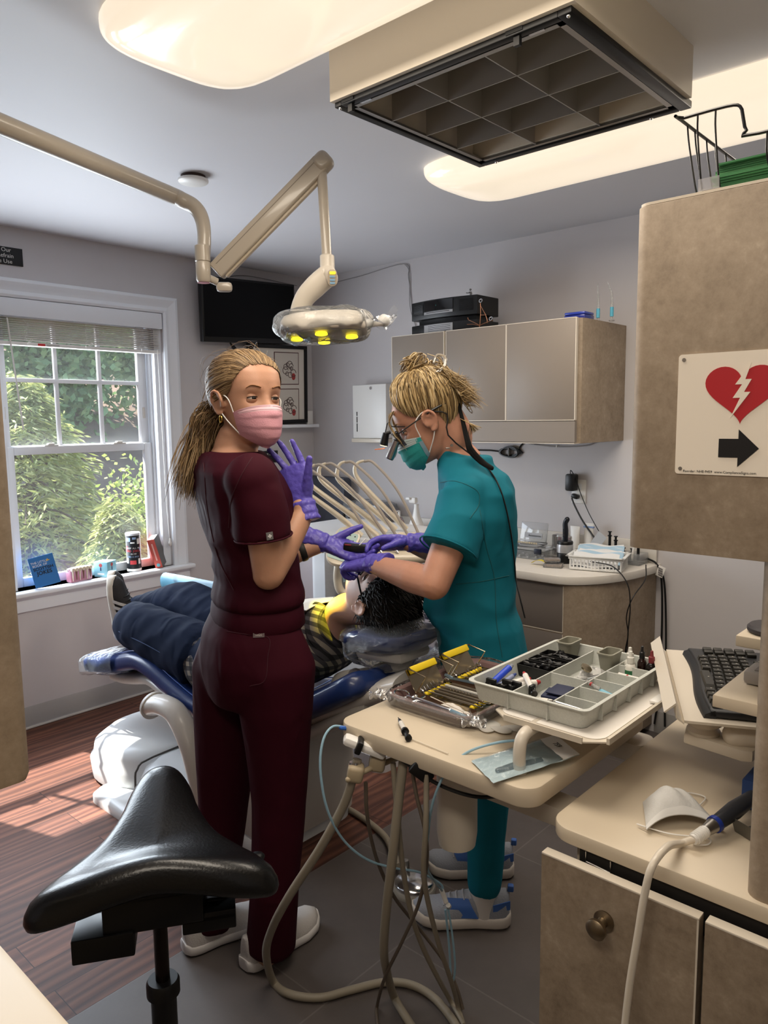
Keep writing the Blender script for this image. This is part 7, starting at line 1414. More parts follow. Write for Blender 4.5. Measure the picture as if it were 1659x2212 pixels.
tm = thing('teeth_model', 'pink and clear dental teeth model on the window sill', 'model', (1.757, 3.715, SZ)); R2_ = rotm('Z', 8)
MB().box((1.757, 3.715, SZ+.034), (.125, .045, .066), .008, R2_).build('gum_block', film('pink_resin', '#c77f94', .55, .15, .3, .3, 20), tm); M_TOO = mat('tooth_ivory', '#d6c8b4', .3); M_ROOT = mat('root_brown', '#7c5547', .6)
for k in range(6):
    x = -.05+.02*k; p = Vector((1.757, 3.715, SZ))+R2_ @ Vector((x, -.0225, 0)); MB().box(p+Vector((0, 0, .068)), (.017, .02, .02), .005, R2_).build('tooth', M_TOO, tm); MB().cyl(p+Vector((0, -.0005, .01+.006*(k % 2))), p+Vector((0, -.0005, .06)), .002, .006).build('root', M_ROOT if k % 2 else M_TOO, tm)
MB().tube([Vector((1.757, 3.715, SZ+.066))+R2_ @ Vector((.058*math.cos(a), .02*math.sin(a), 0)) for a in np.linspace(0, 2*PI, 30)[:-1]], .008, 8, closed=True).build('clear_rim', film('clear_resin', '#e0e4e6', .2, .05, .4, 0), tm)
bx = thing('small_box', 'small pale blue card box between the teeth model and the printed canister', 'box', (1.91, 3.735, SZ)); Rx = rotm('Z', 28)
MB().box((1.91, 3.735, SZ+.04), (.08, .08, .08), .001, Rx).build('carton', mat('pale_blue_card', '#86bccb', .5), bx)
for q in (0, 90):
    R3 = rotm('Z', 28-q) @ R_LEFT; p = Vector((1.91, 3.735, SZ+.045))+R3 @ Vector((0, 0, .0405)); MB().lathe([(.001, 0), (.010, 0), (.001, .0006)], p+R3 @ Vector((0, .018, 0)), R3).build('red_balloon', mat('balloon_red', '#b04648', .6), bx); MB().box(p+R3 @ Vector((0, -.002, 0)), (.007, .018, .001), 0, R3).build('figure_mark', mat('navy_print', '#2c3a63', .6), bx); MB().box(p+R3 @ Vector((0, -.028, 0)), (.04, .008, .0008), 0, R3).build('name_strip', M_WT, bx)
cn = thing('canister', 'black and white printed joke canister on the window sill', 'canister', (2.08, 3.745, SZ)); cx_, cy_ = 2.083, 3.745
MB().lathe([(.0385, 0), (.0385, .012), (.038, .014)], (cx_, cy_, SZ), None, 32).build('base', M_WHITE, cn); MB().lathe([(.038, .014), (.038, .198)], (cx_, cy_, SZ), None, 32).build('tube', mat('canister_black', '#17171a', .4), cn); MB().lathe([(.0395, .197), (.0395, .208), (.036, .212), (.001, .212)], (cx_, cy_, SZ), None, 32).build('lid', mat('clear_lid', '#c9c9cc', .25), cn)
M_LBL = [mat('label_white', '#d7d5d0', .6), mat('label_blue', '#8fa6c6', .6), mat('label_red', '#c23c40', .6)]
def oncan(ang, z, R_=.0386): a = math.radians(ang); return Vector((cx_+R_*math.cos(a), cy_+R_*math.sin(a), SZ+z)), axes((-math.sin(a), math.cos(a), 0), (0, 0, 1), (math.cos(a), math.sin(a), 0))
view = -120
def patch(da, z, w_, h_, m):
    MB().grid(lambda u, v: (cx_+.0387*math.cos(math.radians(view+da+(u-.5)*w_)), cy_+.0387*math.sin(math.radians(view+da+(u-.5)*w_)), SZ+z+(v-.5)*h_), 9, 3).build('label_patch', m, cn)
for a in (('KEEP ALL MY', .128, .011, 0), ('DAD JOKES', .112, .014, 2), ('IN MY', .096, .011, 0), ('DAD-A-BASE', .081, .010, 1)):
    s = a[0]; n = len(s)
    for i, chh in enumerate(s):
        if chh != ' ': p, R = oncan(view+(i-(n-1)/2)*11.5*(a[2]/.0125), a[1]); text(chh, a[2]*1.15, R, p, M_LBL[a[3]], 'lettering', cn, .0003)
for a in ((-38, .175, 34, .02, 1), (10, .182, 30, .012, 1), (45, .165, 26, .03, 0), (-5, .158, 34, .008, 0), (-58, .125, 26, .03, 2), (62, .12, 24, .02, 1), (-5, .05, 50, .022, 2), (48, .055, 22, .03, 0), (-55, .06, 24, .03, 0)): patch(a[0], a[1], a[2], a[3], M_LBL[a[4]])
b2 = thing('leaning_book', 'thick red-spined book leaning against the window frame at the right of the sill', 'book', (2.21, 3.735, SZ)); Rz = rotm('Y', -16) @ rotm('Z', -48); c = Vector((2.215, 3.725, SZ+.092))
MB().box(c, (.034, .085, .165), .001, Rz).build('pages', M_PG, b2); MB().box(c+Rz @ Vector((-.0185, 0, 0)), (.003, .09, .17), 0, Rz).build('back_cover', mat('book_red', '#b5483c', .55), b2); MB().box(c+Rz @ Vector((.0185, 0, 0)), (.003, .09, .17), 0, Rz).build('front_cover', mat('book_grey', '#6d6c6c', .55), b2); MB().box(c+Rz @ Vector((0, -.0445, 0)), (.040, .003, .17), 0, Rz).build('spine', mat('book_red', '#b5483c', .55), b2)
MB().lathe([(.001, 0), (.010, 0), (.001, .0004)], c+Rz @ Vector((0, -.0462, -.068)), Rz @ axes((1, 0, 0), (0, 0, 1), (0, -1, 0))).build('round_mark', mat('mark_teal', '#4a9fb0', .5), b2)
MB().box(c+Rz @ Vector((0, -.0463, .01)), (.008, .0006, .1), 0, Rz).build('spine_text', mat('spine_text', '#dba79c', .6), b2)
# ======================= things on the wall cabinet =======================
CZ = 1.9175
ra_ = thing('radio', 'black table radio with silver slot and dim digits on the wall cabinet', 'radio', (3.1, 2.32, CZ+.075)); zR = CZ+.075
def bow(x0, ya, yb, depth, z0, z1, sag): 
    n = 12; pts = [(x0-sag*math.sin(PI*i/n), ya+(yb-ya)*i/n) for i in range(n+1)]+[(x0+depth, yb), (x0+depth, ya)]; return pts, z0, z1
p_, a_, b_ = bow(3.02, 2.125, 2.53, .18, zR, zR+.09, .03); MB().prism(p_, .09, (0, 0, zR), None, .003).build('case', M_BLACK, ra_, sharp=30)
def onr(y, z): return (3.02-.03*math.sin(PI*(y-2.125)/.405)-.0015, y, z)
MB().grid(lambda u, v: onr(2.25+.18*u, zR+.02+.012*v), 8, 3, .002).build('silver_slot', mat('silver_plastic', '#a9a9ab', .3, metal=.5), ra_); MB().grid(lambda u, v: (onr(2.268+.145*u, zR+.0265+.003*v)[0]-.0015, 2.268+.145*u, zR+.0255+.003*v), 8, 3, .0008).build('disc_slot', M_BLACK, ra_)
MB().grid(lambda u, v: onr(2.25+.18*u, zR+.036+.048*v), 8, 3, .0012).build('display', mat('display_glass', '#08090b', .1, coat=.6), ra_)
text('9:41', .02, R_BACK, (2.988, 2.335, zR+.056), mat('display_digits', '#1f6f66', .4, emit='#1f8f80', es=.35), 'digits', ra_, .0002)
for y in (2.18, 2.475): MB().grid(lambda u, v: (onr(y-.035+.07*u, 0)[0]-.0012*abs(math.sin(v*40)), y-.035+.07*u, zR+.02+.055*v), 4, 40).build('speaker_grille', M_BLACKM, ra_)
ped = thing('disc_changer', 'black disc-changer base with silver slots under the radio', 'disc changer', (3.1, 2.32, CZ)); p_, a_, b_ = bow(3.02, 2.125, 2.53, .18, 0, 0, .03); MB().prism(p_, .05, (0, 0, CZ), None, .003).build('case', M_BLACK, ped, sharp=30); p_, a_, b_ = bow(3.05, 2.15, 2.505, .14, 0, 0, .025); MB().prism(p_, .024, (0, 0, CZ+.05)).build('neck', M_BLACKM, ped, sharp=30)
MB().grid(lambda u, v: onr(2.25+.18*u, CZ+.008+.036*v), 8, 3, .002).build('silver_panel', mat('silver_plastic', '#a9a9ab', .3, metal=.5), ped)
for k in range(4): MB().grid(lambda u, v: (onr(2.262+.14*u, 0)[0]-.0015, 2.262+.14*u, CZ+.012+.008*k+.002*v), 8, 2, .0006).build('slot', M_BLACK, ped)
fg = thing('figurine', 'tiny grey figurine with outstretched arm on top of the radio', 'figurine', (3.06, 2.19, zR+.09)); z = zR+.09
MB().tube([(3.06, 2.19, z), (3.06, 2.192, z+.014), (3.06, 2.192, z+.024)], [.005, .0045, .006], 8).ball((3.06, 2.193, z+.034), .0055, None, 10).tube([(3.06, 2.196, z+.022), (3.058, 2.205, z+.019), (3.055, 2.215, z+.021)], .0022, 6).tube([(3.06, 2.188, z+.022), (3.06, 2.184, z+.014), (3.06, 2.19, z+.008)], .0022, 6).build('figure', mat('pewter', '#77787a', .4, metal=.6), fg)
M_COP = mat('copper_wire', '#a8795f', .3, metal=.9)
ac = thing('wire_acrobats', 'copper wire balancing acrobats sculpture beside the radio on the wall cabinet', 'sculpture', (2.98, 2.08, CZ)); ox = 2.98; o_ = lambda y, z: (ox, 2.085-y, CZ+z)
MB().tube([o_(0, 0), o_(.004, .018), o_(.008, .07), o_(.006, .115)], .0018, 6).tube([o_(0, .015), o_(-.03, .03), o_(-.062, .045), o_(-.066, .055)], .0018, 6).tube([o_(0, .013), o_(-.035, .022), o_(-.07, .024)], .0018, 6).tube([o_(0, .012), o_(.035, .022), o_(.07, .03), o_(.078, .026)], .0018, 6).tube([o_(.006, .105), o_(.035, .06), o_(.045, .035), o_(.045, .02)], .0014, 6).tube([o_(.008, .06), o_(.04, .058)], .0014, 6).lathe([(.014, 0), (.014, .003), (.001, .004)], o_(0, 0)).build('wire_frame', M_COP, ac)
for y, z in ((.008, .125), (.065, .038)): MB().tube([(ox+.002*math.sin(a), 2.085-y+.008*math.cos(a), CZ+z+.008*math.sin(a)) for a in np.linspace(0, 2*PI, 16)[:-1]], .0024, 6, closed=True).build('ring_head', M_CHROME, ac)
be = thing('blue_case', 'translucent dark blue plastic case at the right end of the wall cabinet top', 'case', (3.1, 1.63, CZ)); MB().box((3.1, 1.635, CZ+.012), (.09, .10, .024), .004).build('base', mat('deep_blue', '#1a2a86', .2, coat=.4), be); MB().box((3.1, 1.635, CZ+.031), (.088, .098, .012), .004).build('lid', mat('deep_blue2', '#2a3fa6', .2, coat=.4), be)
for k, y in enumerate((1.595, 1.53)):
    t = thing('clear_wand', ('clear plastic wand with pale blue end nearer the blue case', 'clear plastic wand with pale blue end farther right on the wall cabinet')[k], 'wand', (3.2, y, CZ), 'clear wands on the wall cabinet'); MB().lathe([(.012, 0), (.012, .004), (.004, .006), (.004, .02)], (3.2, y, CZ)).build('foot', M_CLR, t); MB().cyl((3.2, y, CZ+.02), (3.2, y, CZ+.06), .008).build('blue_end', mat('aqua_beads', '#5bb4cf', .3), t); MB().tube([(3.2, y, CZ+.06), (3.2, y+.002, CZ+.12), (3.19, y+.02*k, CZ+.17)], [.006, .004, .0015], 8).build('shaft', M_CLR, t)
# cables below the wall cabinet
cd = thing('cable_bundle', 'black cable tied in a small bundle under the wall cabinet', 'cable', (3.38, 2.17, 1.32)); xx = 3.3985
MB().tube([(xx, 2.45, 1.325), (xx, 2.3, 1.325), (xx, 2.24, 1.32)], .0045, 8).tube([(xx, 2.1, 1.315), (xx, 2.12, 1.34), (xx, 2.08, 1.385)], .0045, 8, smooth=3).build('lead', M_BLACK, cd)
q = MB()
for k in range(5): q.tube([(xx-.004*k+.012*0, 2.175+.07*math.cos(a)*(1-.06*k), 1.318+.017*math.sin(a)*(1+.15*k)+.004*math.sin(2*a+k)) for a in np.linspace(0, 2*PI, 26)[:-1]], .0042, 6, closed=True)
q.build('coils', M_BLACK, cd); MB().box((xx-.008, 2.175, 1.32), (.026, .006, .042), .003).build('tie', mat('grey_tie', '#8a8a8a', .5), cd)
gc = thing('grey_cable', 'grey cable sagging along the wall under the wall cabinet', 'cable', (3.39, 1.88, 1.36)); MB().tube([(3.398, 2.09, 1.385), (3.398, 2.06, 1.365), (3.398, 1.9, 1.352), (3.398, 1.74, 1.36), (3.398, 1.68, 1.385)], .0035, 8, smooth=5).build('lead', mat('grey_cable', '#8f8c8c', .5), gc); MB().box((3.397, 1.90, 1.353), (.01, .006, .012), .001).build('wall_clip', M_WHITE, gc)
# outlet and plugs
ol = thing('wall_outlet', 'white double wall outlet on the back wall', 'outlet', (XB, 1.775, 1.07)); MB().span((XB-.006, 1.738, 1.072), (XB, 1.815, 1.19), .003).build('plate', M_WHITE, ol)
for z in (1.105, 1.155): MB().span((XB-.0075, 1.76, z-.016), (XB-.005, 1.793, z+.016), .004).build('socket', M_TRIM, ol)
M_CBL = mat('black_cable', '#0d0d0e', .45)
ad = thing('power_adapter', 'black plug-in power adapter in the upper socket with a thin cord', 'adapter', (XB-.03, 1.79, 1.15)); MB().box((XB-.035, 1.80, 1.178), (.055, .048, .085), .01).build('body', M_BLACK, ad); MB().tube([(XB-.05, 1.80, 1.22), (XB-.05, 1.797, 1.238), (XB-.045, 1.775, 1.2), (XB-.04, 1.745, 1.12), (XB-.05, 1.70, 1.04), (XB-.06, 1.66, .985), (XB-.07, 1.61, .92)], .0024, 6, smooth=6).build('cord', M_CBL, ad)
pl = thing('plug', 'black angled plug with a thick cord in the lower socket', 'plug', (XB-.02, 1.785, 1.09)); MB().box((XB-.022, 1.785, 1.108), (.03, .036, .022), .006, rotm('X', 15)).build('body', M_BLACK, pl); MB().tube([(XB-.04, 1.795, 1.10), (XB-.05, 1.77, 1.06), (XB-.06, 1.72, .99), (XB-.08, 1.64, .91), (XB-.09, 1.61, .885)], .0042, 8, smooth=5).build('cord', M_CBL, pl)
# ======================= worktop things =======================
WTZ = .8205
ob = thing('organiser_box', 'clear flat compartment box with black latches on the white worktop', 'box', (3.2, 1.88, WTZ)); M_ACR = film('clear_acrylic', '#d3d8dd', .22, .06, .35, 0)
MB().span((3.11, 1.80, WTZ), (3.25, 2.06, WTZ+.042), .004).build('base', M_ACR, ob); MB().span((3.11, 1.80, WTZ+.044), (3.25, 2.06, WTZ+.052), .002).build('lid', M_ACR, ob)
for y in (1.83, 2.03): MB().span((3.098, y-.018, WTZ+.03), (3.112, y+.018, WTZ+.056), .003).build('latch', mat('navy_latch', '#141a2c', .4), ob)
q = MB()
for k in range(5): q.span((3.115, 1.84+.045*k, WTZ+.003), (3.245, 1.842+.045*k, WTZ+.04))
q.build('dividers', M_ACR, ob)
q = MB()
for k in range(26): q.box((3.13+RNG.uniform(0, .1), 1.82+RNG.uniform(0, .22), WTZ+.01+RNG.uniform(0, .012)), (.014, .01, .008), .002, rotm('Z', RNG.uniform(0, 90)))
q.build('small_parts', mat('grey_bits', '#8e8c95', .5), ob, kind='stuff')
rk = thing('bur_box', 'clear box with upright printed lid and tiny sticks on the compartment box', 'box', (3.2, 1.93, WTZ+.053)); z = WTZ+.053; MB().span((3.15, 1.86, z), (3.25, 2.02, z+.012), .002).build('base', M_ACR, rk); MB().box((3.255, 1.94, z+.055), (.004, .15, .10), .001, rotm('Y', 12)).build('lid', M_ACR, rk); MB().box((3.248, 1.94, z+.04), (.002, .10, .026), 0, rotm('Y', 12)).build('printed_strip', mat('strip_grey', '#a8a9ad', .6), rk); text('Accessories', .015, rotm('Z', 0) @ R_BACK, (3.243, 1.93, z+.04), M_BKT, 'lettering', rk, .0002)
q = MB()
for k in range(16): q.tube([(3.155, 1.865+.0095*k, z+.014), (3.155, 1.868+.0095*k, z+.022)], .0022, 5)
q.build('sticks', mat('stick_cream', '#d8c59a', .6), rk)
pk = thing('pink_box', 'small clear box of pink and white cylinders behind the compartment box', 'box', (3.3, 1.82, WTZ)); MB().span((3.29, 1.76, WTZ), (3.34, 1.86, WTZ+.1), .003).build('case', M_ACR, pk)
for k in range(4): MB().cyl((3.30, 1.775+.023*k, WTZ+.02), (3.30, 1.775+.023*k, WTZ+.09), .009).build('cylinder', mat(('pink_cyl', 'white_cyl')[k % 2], ('#a65a68', '#c9c5c2')[k % 2], .5), pk)
cu = thing('curing_light', 'black-handled curing light standing in a silver and black base on the worktop', 'curing light', (3.13, 1.71, WTZ)); bx_, by_ = 3.14, 1.705
MB().lathe([(.036, 0), (.037, .003), (.037, .042), (.036, .046), (.034, .048)], (bx_, by_, WTZ), None, 32).build('lower_base', M_BLACK, cu); MB().lathe([(.0345, .048), (.0375, .05), (.0375, .082), (.036, .088)], (bx_, by_, WTZ), None, 32).build('silver_collar', mat('silver_collar', '#b3b3b5', .3, metal=.5), cu); MB().lathe([(.036, .088), (.037, .098), (.034, .103), (.001, .104)], (bx_, by_, WTZ), None, 32).build('cradle', M_BLACK, cu); MB().tube([(bx_, by_, WTZ+.09), (bx_, by_-.001, WTZ+.15), (bx_, by_+.001, WTZ+.185), (bx_, by_-.008, WTZ+.205)], [.012, .0135, .012, .012], 16, smooth=4, round_end=True).build('handle', mat('navy_black', '#11141e', .35), cu)
for k in range(5): MB().tube([(bx_-.0125, by_-.006, WTZ+.125+.008*k), (bx_-.0135, by_+.006, WTZ+.126+.008*k)], .0016, 5).build('grip_rib', M_BLACKM, cu)
for k, (y, x, h_) in enumerate(((1.745, 3.31, .15), (1.69, 3.345, .165))):
    t = thing('paste_tube', ('white squeeze tube beside the curing light', 'white squeeze tube with a blue band nearer the backsplash')[k], 'tube', (x, y, WTZ), 'white tubes behind the curing light'); MB().lathe([(.014, 0), (.014, .022)], (x, y, WTZ)).build('cap', M_WHITE, t); MB().ring([[(x+a*p, y+b*q_, WTZ+z_) for p, q_ in superell(1, 1, 20, 2)] for z_, a, b in ((.022, .02, .02), (.05, .019, .022), (.1, .012, .024), (h_-.01, .003, .026), (h_, .0025, .026))]).build('body', M_WHITE, t)
    if k: MB().span((x-.006, y-.0265, WTZ+h_-.022), (x+.006, y+.0265, WTZ+h_-.014)).build('blue_band', mat('tube_blue', '#7f95bd', .5), t)
sc_ = tag(MB().box((3.30, 1.63, WTZ+.075), (.002, .05, .12), 0, rotm('X', 35)).build('shade_card', mat('card_grey', '#b9bcc0', .5)), 'printed white card leaning behind the basket', 'card')
cs = thing('sample_box', 'two small clear sample boxes with a yellow strip on the worktop', 'box', (3.0, 1.70, WTZ)); 
MB().box((3.02, 1.695, WTZ+.008), (.07, .085, .015), .002, rotm('Z', 20)).box((3.035, 1.715, WTZ+.03), (.065, .075, .014), .002, rotm('Z', 35)).build('case', M_ACR, cs); MB().box((3.02, 1.695, WTZ+.008), (.062, .076, .010), 0, rotm('Z', 20)).box((3.035, 1.715, WTZ+.03), (.057, .066, .009), 0, rotm('Z', 35)).build('contents', mat('sample_mix', '#9a7e62', .6, var=.5, vscale=120), cs); MB().grid(lambda u, v: (3.0+.02*v, 1.73+.075*u, WTZ+.018-.012*u+.012*math.sin(PI*u)), 10, 3, .001).build('yellow_strip', mat('yellow_strip', '#e2cf2a', .5), cs)
bs = thing('pouch_basket', 'white slatted plastic basket filled with wrapped pouches on the worktop', 'basket', (3.12, 1.5, WTZ)); Rbk = rotm('Z', 15); cB = Vector((3.11, 1.52, WTZ)); M_BSK = mat('basket_white', '#e4e4e2', .4)
q = MB(); L_, W_, Hh = .235, .17, .065
q.box(cB+Vector((0, 0, .003)), (W_*.86, L_*.92, .005), .002, Rbk)
for s_ in (-1, 1):
    for zz, h2, gr in ((.009, .012, .93), (Hh-.008, .014, 1.0)):
        q.box(cB+Rbk @ Vector((s_*W_/2*gr*.97, 0, zz)), (.005, L_*gr, h2), .002, Rbk); q.box(cB+Rbk @ Vector((0, s_*L_/2*gr*.97, zz)), (W_*gr, .005, h2), .002, Rbk)
    for k in range(15): q.box(cB+Rbk @ Vector((s_*W_/2*.94, -L_/2*.93+L_*.93*k/14, Hh/2)), (.004, .0055, Hh*.85), 0, Rbk)
    for k in range(10): q.box(cB+Rbk @ Vector((-W_/2*.93+W_*.93*k/9, s_*L_/2*.94, Hh/2)), (.0055, .004, Hh*.85), 0, Rbk)
    q.box(cB+Rbk @ Vector((s_*(W_/2+.003), 0, Hh)), (.014, L_+.02, .004), .001, Rbk); q.box(cB+Rbk @ Vector((0, s_*(L_/2+.003), Hh)), (W_+.02, .014, .004), .001, Rbk)
q.build('slatted_body', M_BSK, bs)
for k in range(9):
    m_ = (mat('pouch_white', '#d8d9da', .6), mat('pouch_blue', '#9dbbd0', .5))[k % 2 == 1]; a = RNG.uniform(-6, 6); p = cB+Rbk @ Vector((-.06+.015*k, RNG.uniform(-.008, .008), .05+.004*(k % 3)+.002*k))
    tag(MB().grid(lambda u, v: p+Rbk @ Vector((-.02+.06*v*.9, -.1+.2*u, -.03+.05*v+.004*math.sin(9*u+k)+.003*math.sin(14*v+k))), 20, 6, .0014).build('wrapped_pouch', m_), ('white wrapped pouch standing in the slatted basket', 'pale blue wrapped pouch standing in the slatted basket')[k % 2], 'pouch', ('white pouches in the basket', 'blue pouches in the basket')[k % 2])
sb = thing('syringe_rack', 'clear rack of black-capped syringes on the worktop behind the basket', 'rack', (3.32, 1.48, WTZ)); MB().span((3.27, 1.40, WTZ), (3.37, 1.58, WTZ+.05), .004).build('block', M_ACR, sb)
for k, (y, h_) in enumerate(((1.56, .12), (1.53, .10), (1.49, .05), (1.45, .05), (1.42, .12))): MB().cyl((3.30, y, WTZ+.02), (3.30, y, WTZ+h_), .0065).lathe([(.010, h_), (.010, h_+.004), (.005, h_+.006), (.005, h_+.018), (.009, h_+.019), (.009, h_+.023)], (3.30, y, WTZ)).build('black_syringe', M_BLACK, sb)
MB().tube([(3.29, 1.445, WTZ+.02), (3.285, 1.43, WTZ+.12), (3.285, 1.42, WTZ+.16)], [.006, .008, .002], 8).build('white_stick', M_WHITE, sb)
tag(MB().box((3.28, 1.60, WTZ+.02), (.08, .05, .038), .012).build('mouse_device', M_BLACK), 'small rounded black device between the backsplash and the basket', 'device')
cw = thing('hanging_cables', 'black cables with a white barcode tag hanging over the right end of the worktop', 'cable', (3.2, 1.36, .6))
for k, pts in enumerate((((3.05, 1.53, .86), (3.0, 1.40, .86), (2.97, 1.32, .80), (2.98, 1.31, .70), (2.99, 1.32, .6), (3.0, 1.33, .5), (2.98, 1.35, .46), (2.97, 1.42, .44)), ((3.2, 1.34, .845), (3.1, 1.30, .80), (2.99, 1.305, .74), (2.98, 1.325, .66), (2.99, 1.32, .58), (3.0, 1.335, .5), (2.985, 1.315, .47), (2.97, 1.42, .44)))): MB().tube(pts, .0026, 6, smooth=6).build('twisted_cord', M_CBL, cw)
for k in range(2): MB().tube([(3.38, 1.41, .84), (3.36, 1.355, .82), (3.37, 1.335-.012*k, .74), (3.38, 1.33-.02*k, .5), (3.38, 1.345-.03*k-.01, .2), (3.38, 1.35-.05*k, .05)], .0046, 8, smooth=6).build('power_cord', M_CBL, cw)
MB().box((3.355, 1.335, .79), (.004, .035, .05), .001, rotm('X', 20)).build('tag', M_WHITE, cw)
q = MB()
for k in range(7): q.box((3.3525, 1.335+.0+.004*0, .772+.0055*k), (.0006, .022, .0022 if k % 2 else .0034), 0, rotm('X', 20))
q.build('barcode', M_SBLK, cw)
gp = thing('splash_panel', 'dark blue-grey panel standing in the corner behind the handpiece arms', 'panel', (3.3, 3.55, WTZ)); MB().span((3.30, 3.33, WTZ), (3.37, 3.69, WTZ+.315), .006).build('board', mat('blue_grey_panel', '#4b4f5c', .6), gp)
fb = thing('file_box', 'clear lidded plastic storage box on the worktop behind the handpiece arms', 'box', (3.28, 3.08, WTZ))
q = MB()
for z_, o in ((.0, -.012), (.02, -.006), (.12, 0), (.175, .004)): pass
q.ring([[(3.29+a, 3.10+b, WTZ+z_) for a, b in rrect(-.09-o, -.17-o, .09+o, .17+o, .04)] for z_, o in ((0, -.012), (.14, 0), (.175, -.004), (.19, -.03))]); q.build('tub', M_ACR, fb); MB().ring([[(3.29+a, 3.10+b, WTZ+z_) for a, b in rrect(-.096, -.176, .096, .176, .045)] for z_ in (.138, .15)]).build('rim', mat('grey_rim', '#85858a', .4), fb); MB().span((3.26, 2.98, WTZ+.005), (3.32, 3.2, WTZ+.13), .004).build('papers', mat('lilac_paper', '#b9acb4', .7), fb)
for k in range(3): MB().tube([(3.2, 3.14+.05*k, WTZ+.01), (3.2, 3.13+.05*k, WTZ+.12)], .008, 8, round_end=True).build('pen', M_BLACK, fb)
sn = thing('soap_bottle', 'clear bottle with an orange-red label beside the clear storage box', 'bottle', (3.24, 2.82, WTZ)); MB().lathe([(.026, 0), (.03, .01), (.03, .09), (.018, .115), (.008, .12)], (3.24, 2.82, WTZ)).build('body', film('gel_bottle', '#d9dee0', .3, .05, .4, 0), sn); MB().lathe([(.0305, .02), (.0312, .05), (.0305, .08)], (3.24, 2.82, WTZ)).build('red_label', mat('orange_red', '#c2463a', .5), sn); MB().box((3.211, 2.835, WTZ+.06), (.002, .03, .014), 0, rotm('Z', 28)).build('blue_strip', mat('navy_strip', '#27375f', .5), sn); MB().cyl((3.24, 2.82, WTZ+.12), (3.24, 2.82, WTZ+.15), .007).box((3.225, 2.82, WTZ+.152), (.035, .012, .008), .003).build('pump', M_WHITE, sn)
sp_ = thing('spray_bottle', 'white spray bottle on the worktop just behind the teal shoulder', 'bottle', (3.25, 2.70, WTZ)); MB().ring([[(3.25+a*p, 2.70+b*q_, WTZ+z_) for p, q_ in superell(1, 1, 24, 2.4)] for z_, a, b in ((0, .03, .042), (.09, .03, .043), (.13, .02, .022), (.18, .012, .013), (.2, .012, .013))]).build('body', M_WHITE, sp_); MB().box((3.235, 2.71, WTZ+.222), (.03, .05, .035), .01).box((3.215, 2.73, WTZ+.232), (.015, .03, .015), .004).build('trigger_head', M_WHITE, sp_); MB().lathe([(.0305, .02), (.031, .07)], (3.25, 2.70, WTZ), None, 24, 1.42).build('label', mat('label_white', '#d7d5d0', .6), sp_)
# ======================= delivery unit with handpiece arms =======================
du = thing('delivery_unit', 'cream dental delivery unit with five long white handpiece arms beyond the patient', 'dental unit', (2.42, 2.15, 0)); M_DU = mat('unit_white', '#d3d4d6', .4, coat=.15); M_DUC = mat('unit_cream', '#d6cab4', .35, coat=.2)
dq = 3.15
def U(x, y, d=dq): return ath(x, y, d)
MB().prism(rrect(2.16, 2.0, 2.62, 2.62, .12, 8), .05, (0, 0, .97), None, .018).build('top_shell', M_DU, du, sharp=40)
MB().prism(rrect(2.24, 2.08, 2.58, 2.5, .05), .90, (0, 0, .07)).build('cabinet_body', M_DU, du, sharp=40); MB().prism(rrect(2.22, 2.05, 2.6, 2.53, .05), .07, (0, 0, 0)).build('foot', M_DU, du)
MB().box(U(725, 1245, 3.0), (.012, .09, .34), .004, Matrix((FH, CR, Vector((0, 0, 1)))).transposed()).build('edge_panel', mat('grey_edge', '#b9bcc2', .5, var=.06, vscale=60), du)
MB().tube([U(731, 1215, 2.95), U(729, 1250, 2.95), U(735, 1275, 2.95), U(752, 1284, 2.95), U(790, 1286, 2.95)], .017, 14, smooth=6).build('bow_handle', M_DUC, du)
cp_ = U(745, 1170, 2.93); Rc = frame((CO-cp_).normalized()+Vector((0, 0, .7)), (0, 0, 1)) @ rotm('Z', -14)
Rc2 = rotm('Z', 0); vz = ((CO-cp_).normalized()*.8+Vector((0, 0, .6))).normalized(); vx = (CR+Vector((0, 0, -.0))).normalized(); vx = (vx-vz*vx.dot(vz)).normalized(); vy = vz.cross(vx); vx2 = vx*.94+vy*.34*-1; vx2.normalize(); vy2 = vz.cross(vx2); Rc = Matrix((vx2, vy2, vz)).transposed()
MB().prism(rrect(-.05, -.11, .05, .075, .045, 8), .02, cp_-vz*.02, Rc, .004).build('control_panel', M_DUC, du, sharp=40); MB().prism(rrect(-.042, -.09, .042, .048, .01), .002, cp_+vz*.0005, Rc).build('membrane', mat('mint_membrane', '#b3c9c2', .35), du)
for i in range(4):
    for j in range(2): MB().prism([(.003*math.cos(a), .003*math.sin(a)) for a in np.linspace(0, 6.28, 9)[:-1]], .001, cp_+Rc @ Vector((-.03+.02*i, .034-.022*j, .0026)), Rc).build('button_mark', M_SBLK, du)
MB().prism(rrect(-.02, -.02, .02, .012, .002), .003, cp_+Rc @ Vector((.02, -.035, .002)), Rc).build('blue_key', mat('blue_screen', '#2530d8', .3), du)
MB().tube([U(775, 1208, 2.98), U(820, 1206, 3.0), U(900, 1204, 3.04), U(935, 1200, 3.06)], [.05, .048, .045, .04], 16, flat=.6, round_end=True).build('holder_bar', M_DUC, du)
for k, x in enumerate((865, 890, 912)): MB().cyl(U(x, 1160, 3.08), U(x+6, 1176, 3.04), .026).build('arm_pivot', M_DUC, du)
whips = [((781, 1158), (735, 1118), (680, 1077), (655, 1058), (648, 1030), (660, 1016)), ((816, 1158), (755, 1110), (684, 1058), (662, 1035), (668, 1012), (680, 1004)), ((834, 1150), (770, 1098), (700, 1044), (689, 1020), (694, 1006), (704, 1001)), ((855, 1144), (794, 1091), (734, 1040), (729, 1016), (735, 1002), (745, 997)), ((878, 1143), (824, 1090), (776, 1038), (766, 1014), (773, 1000), (786, 995))]
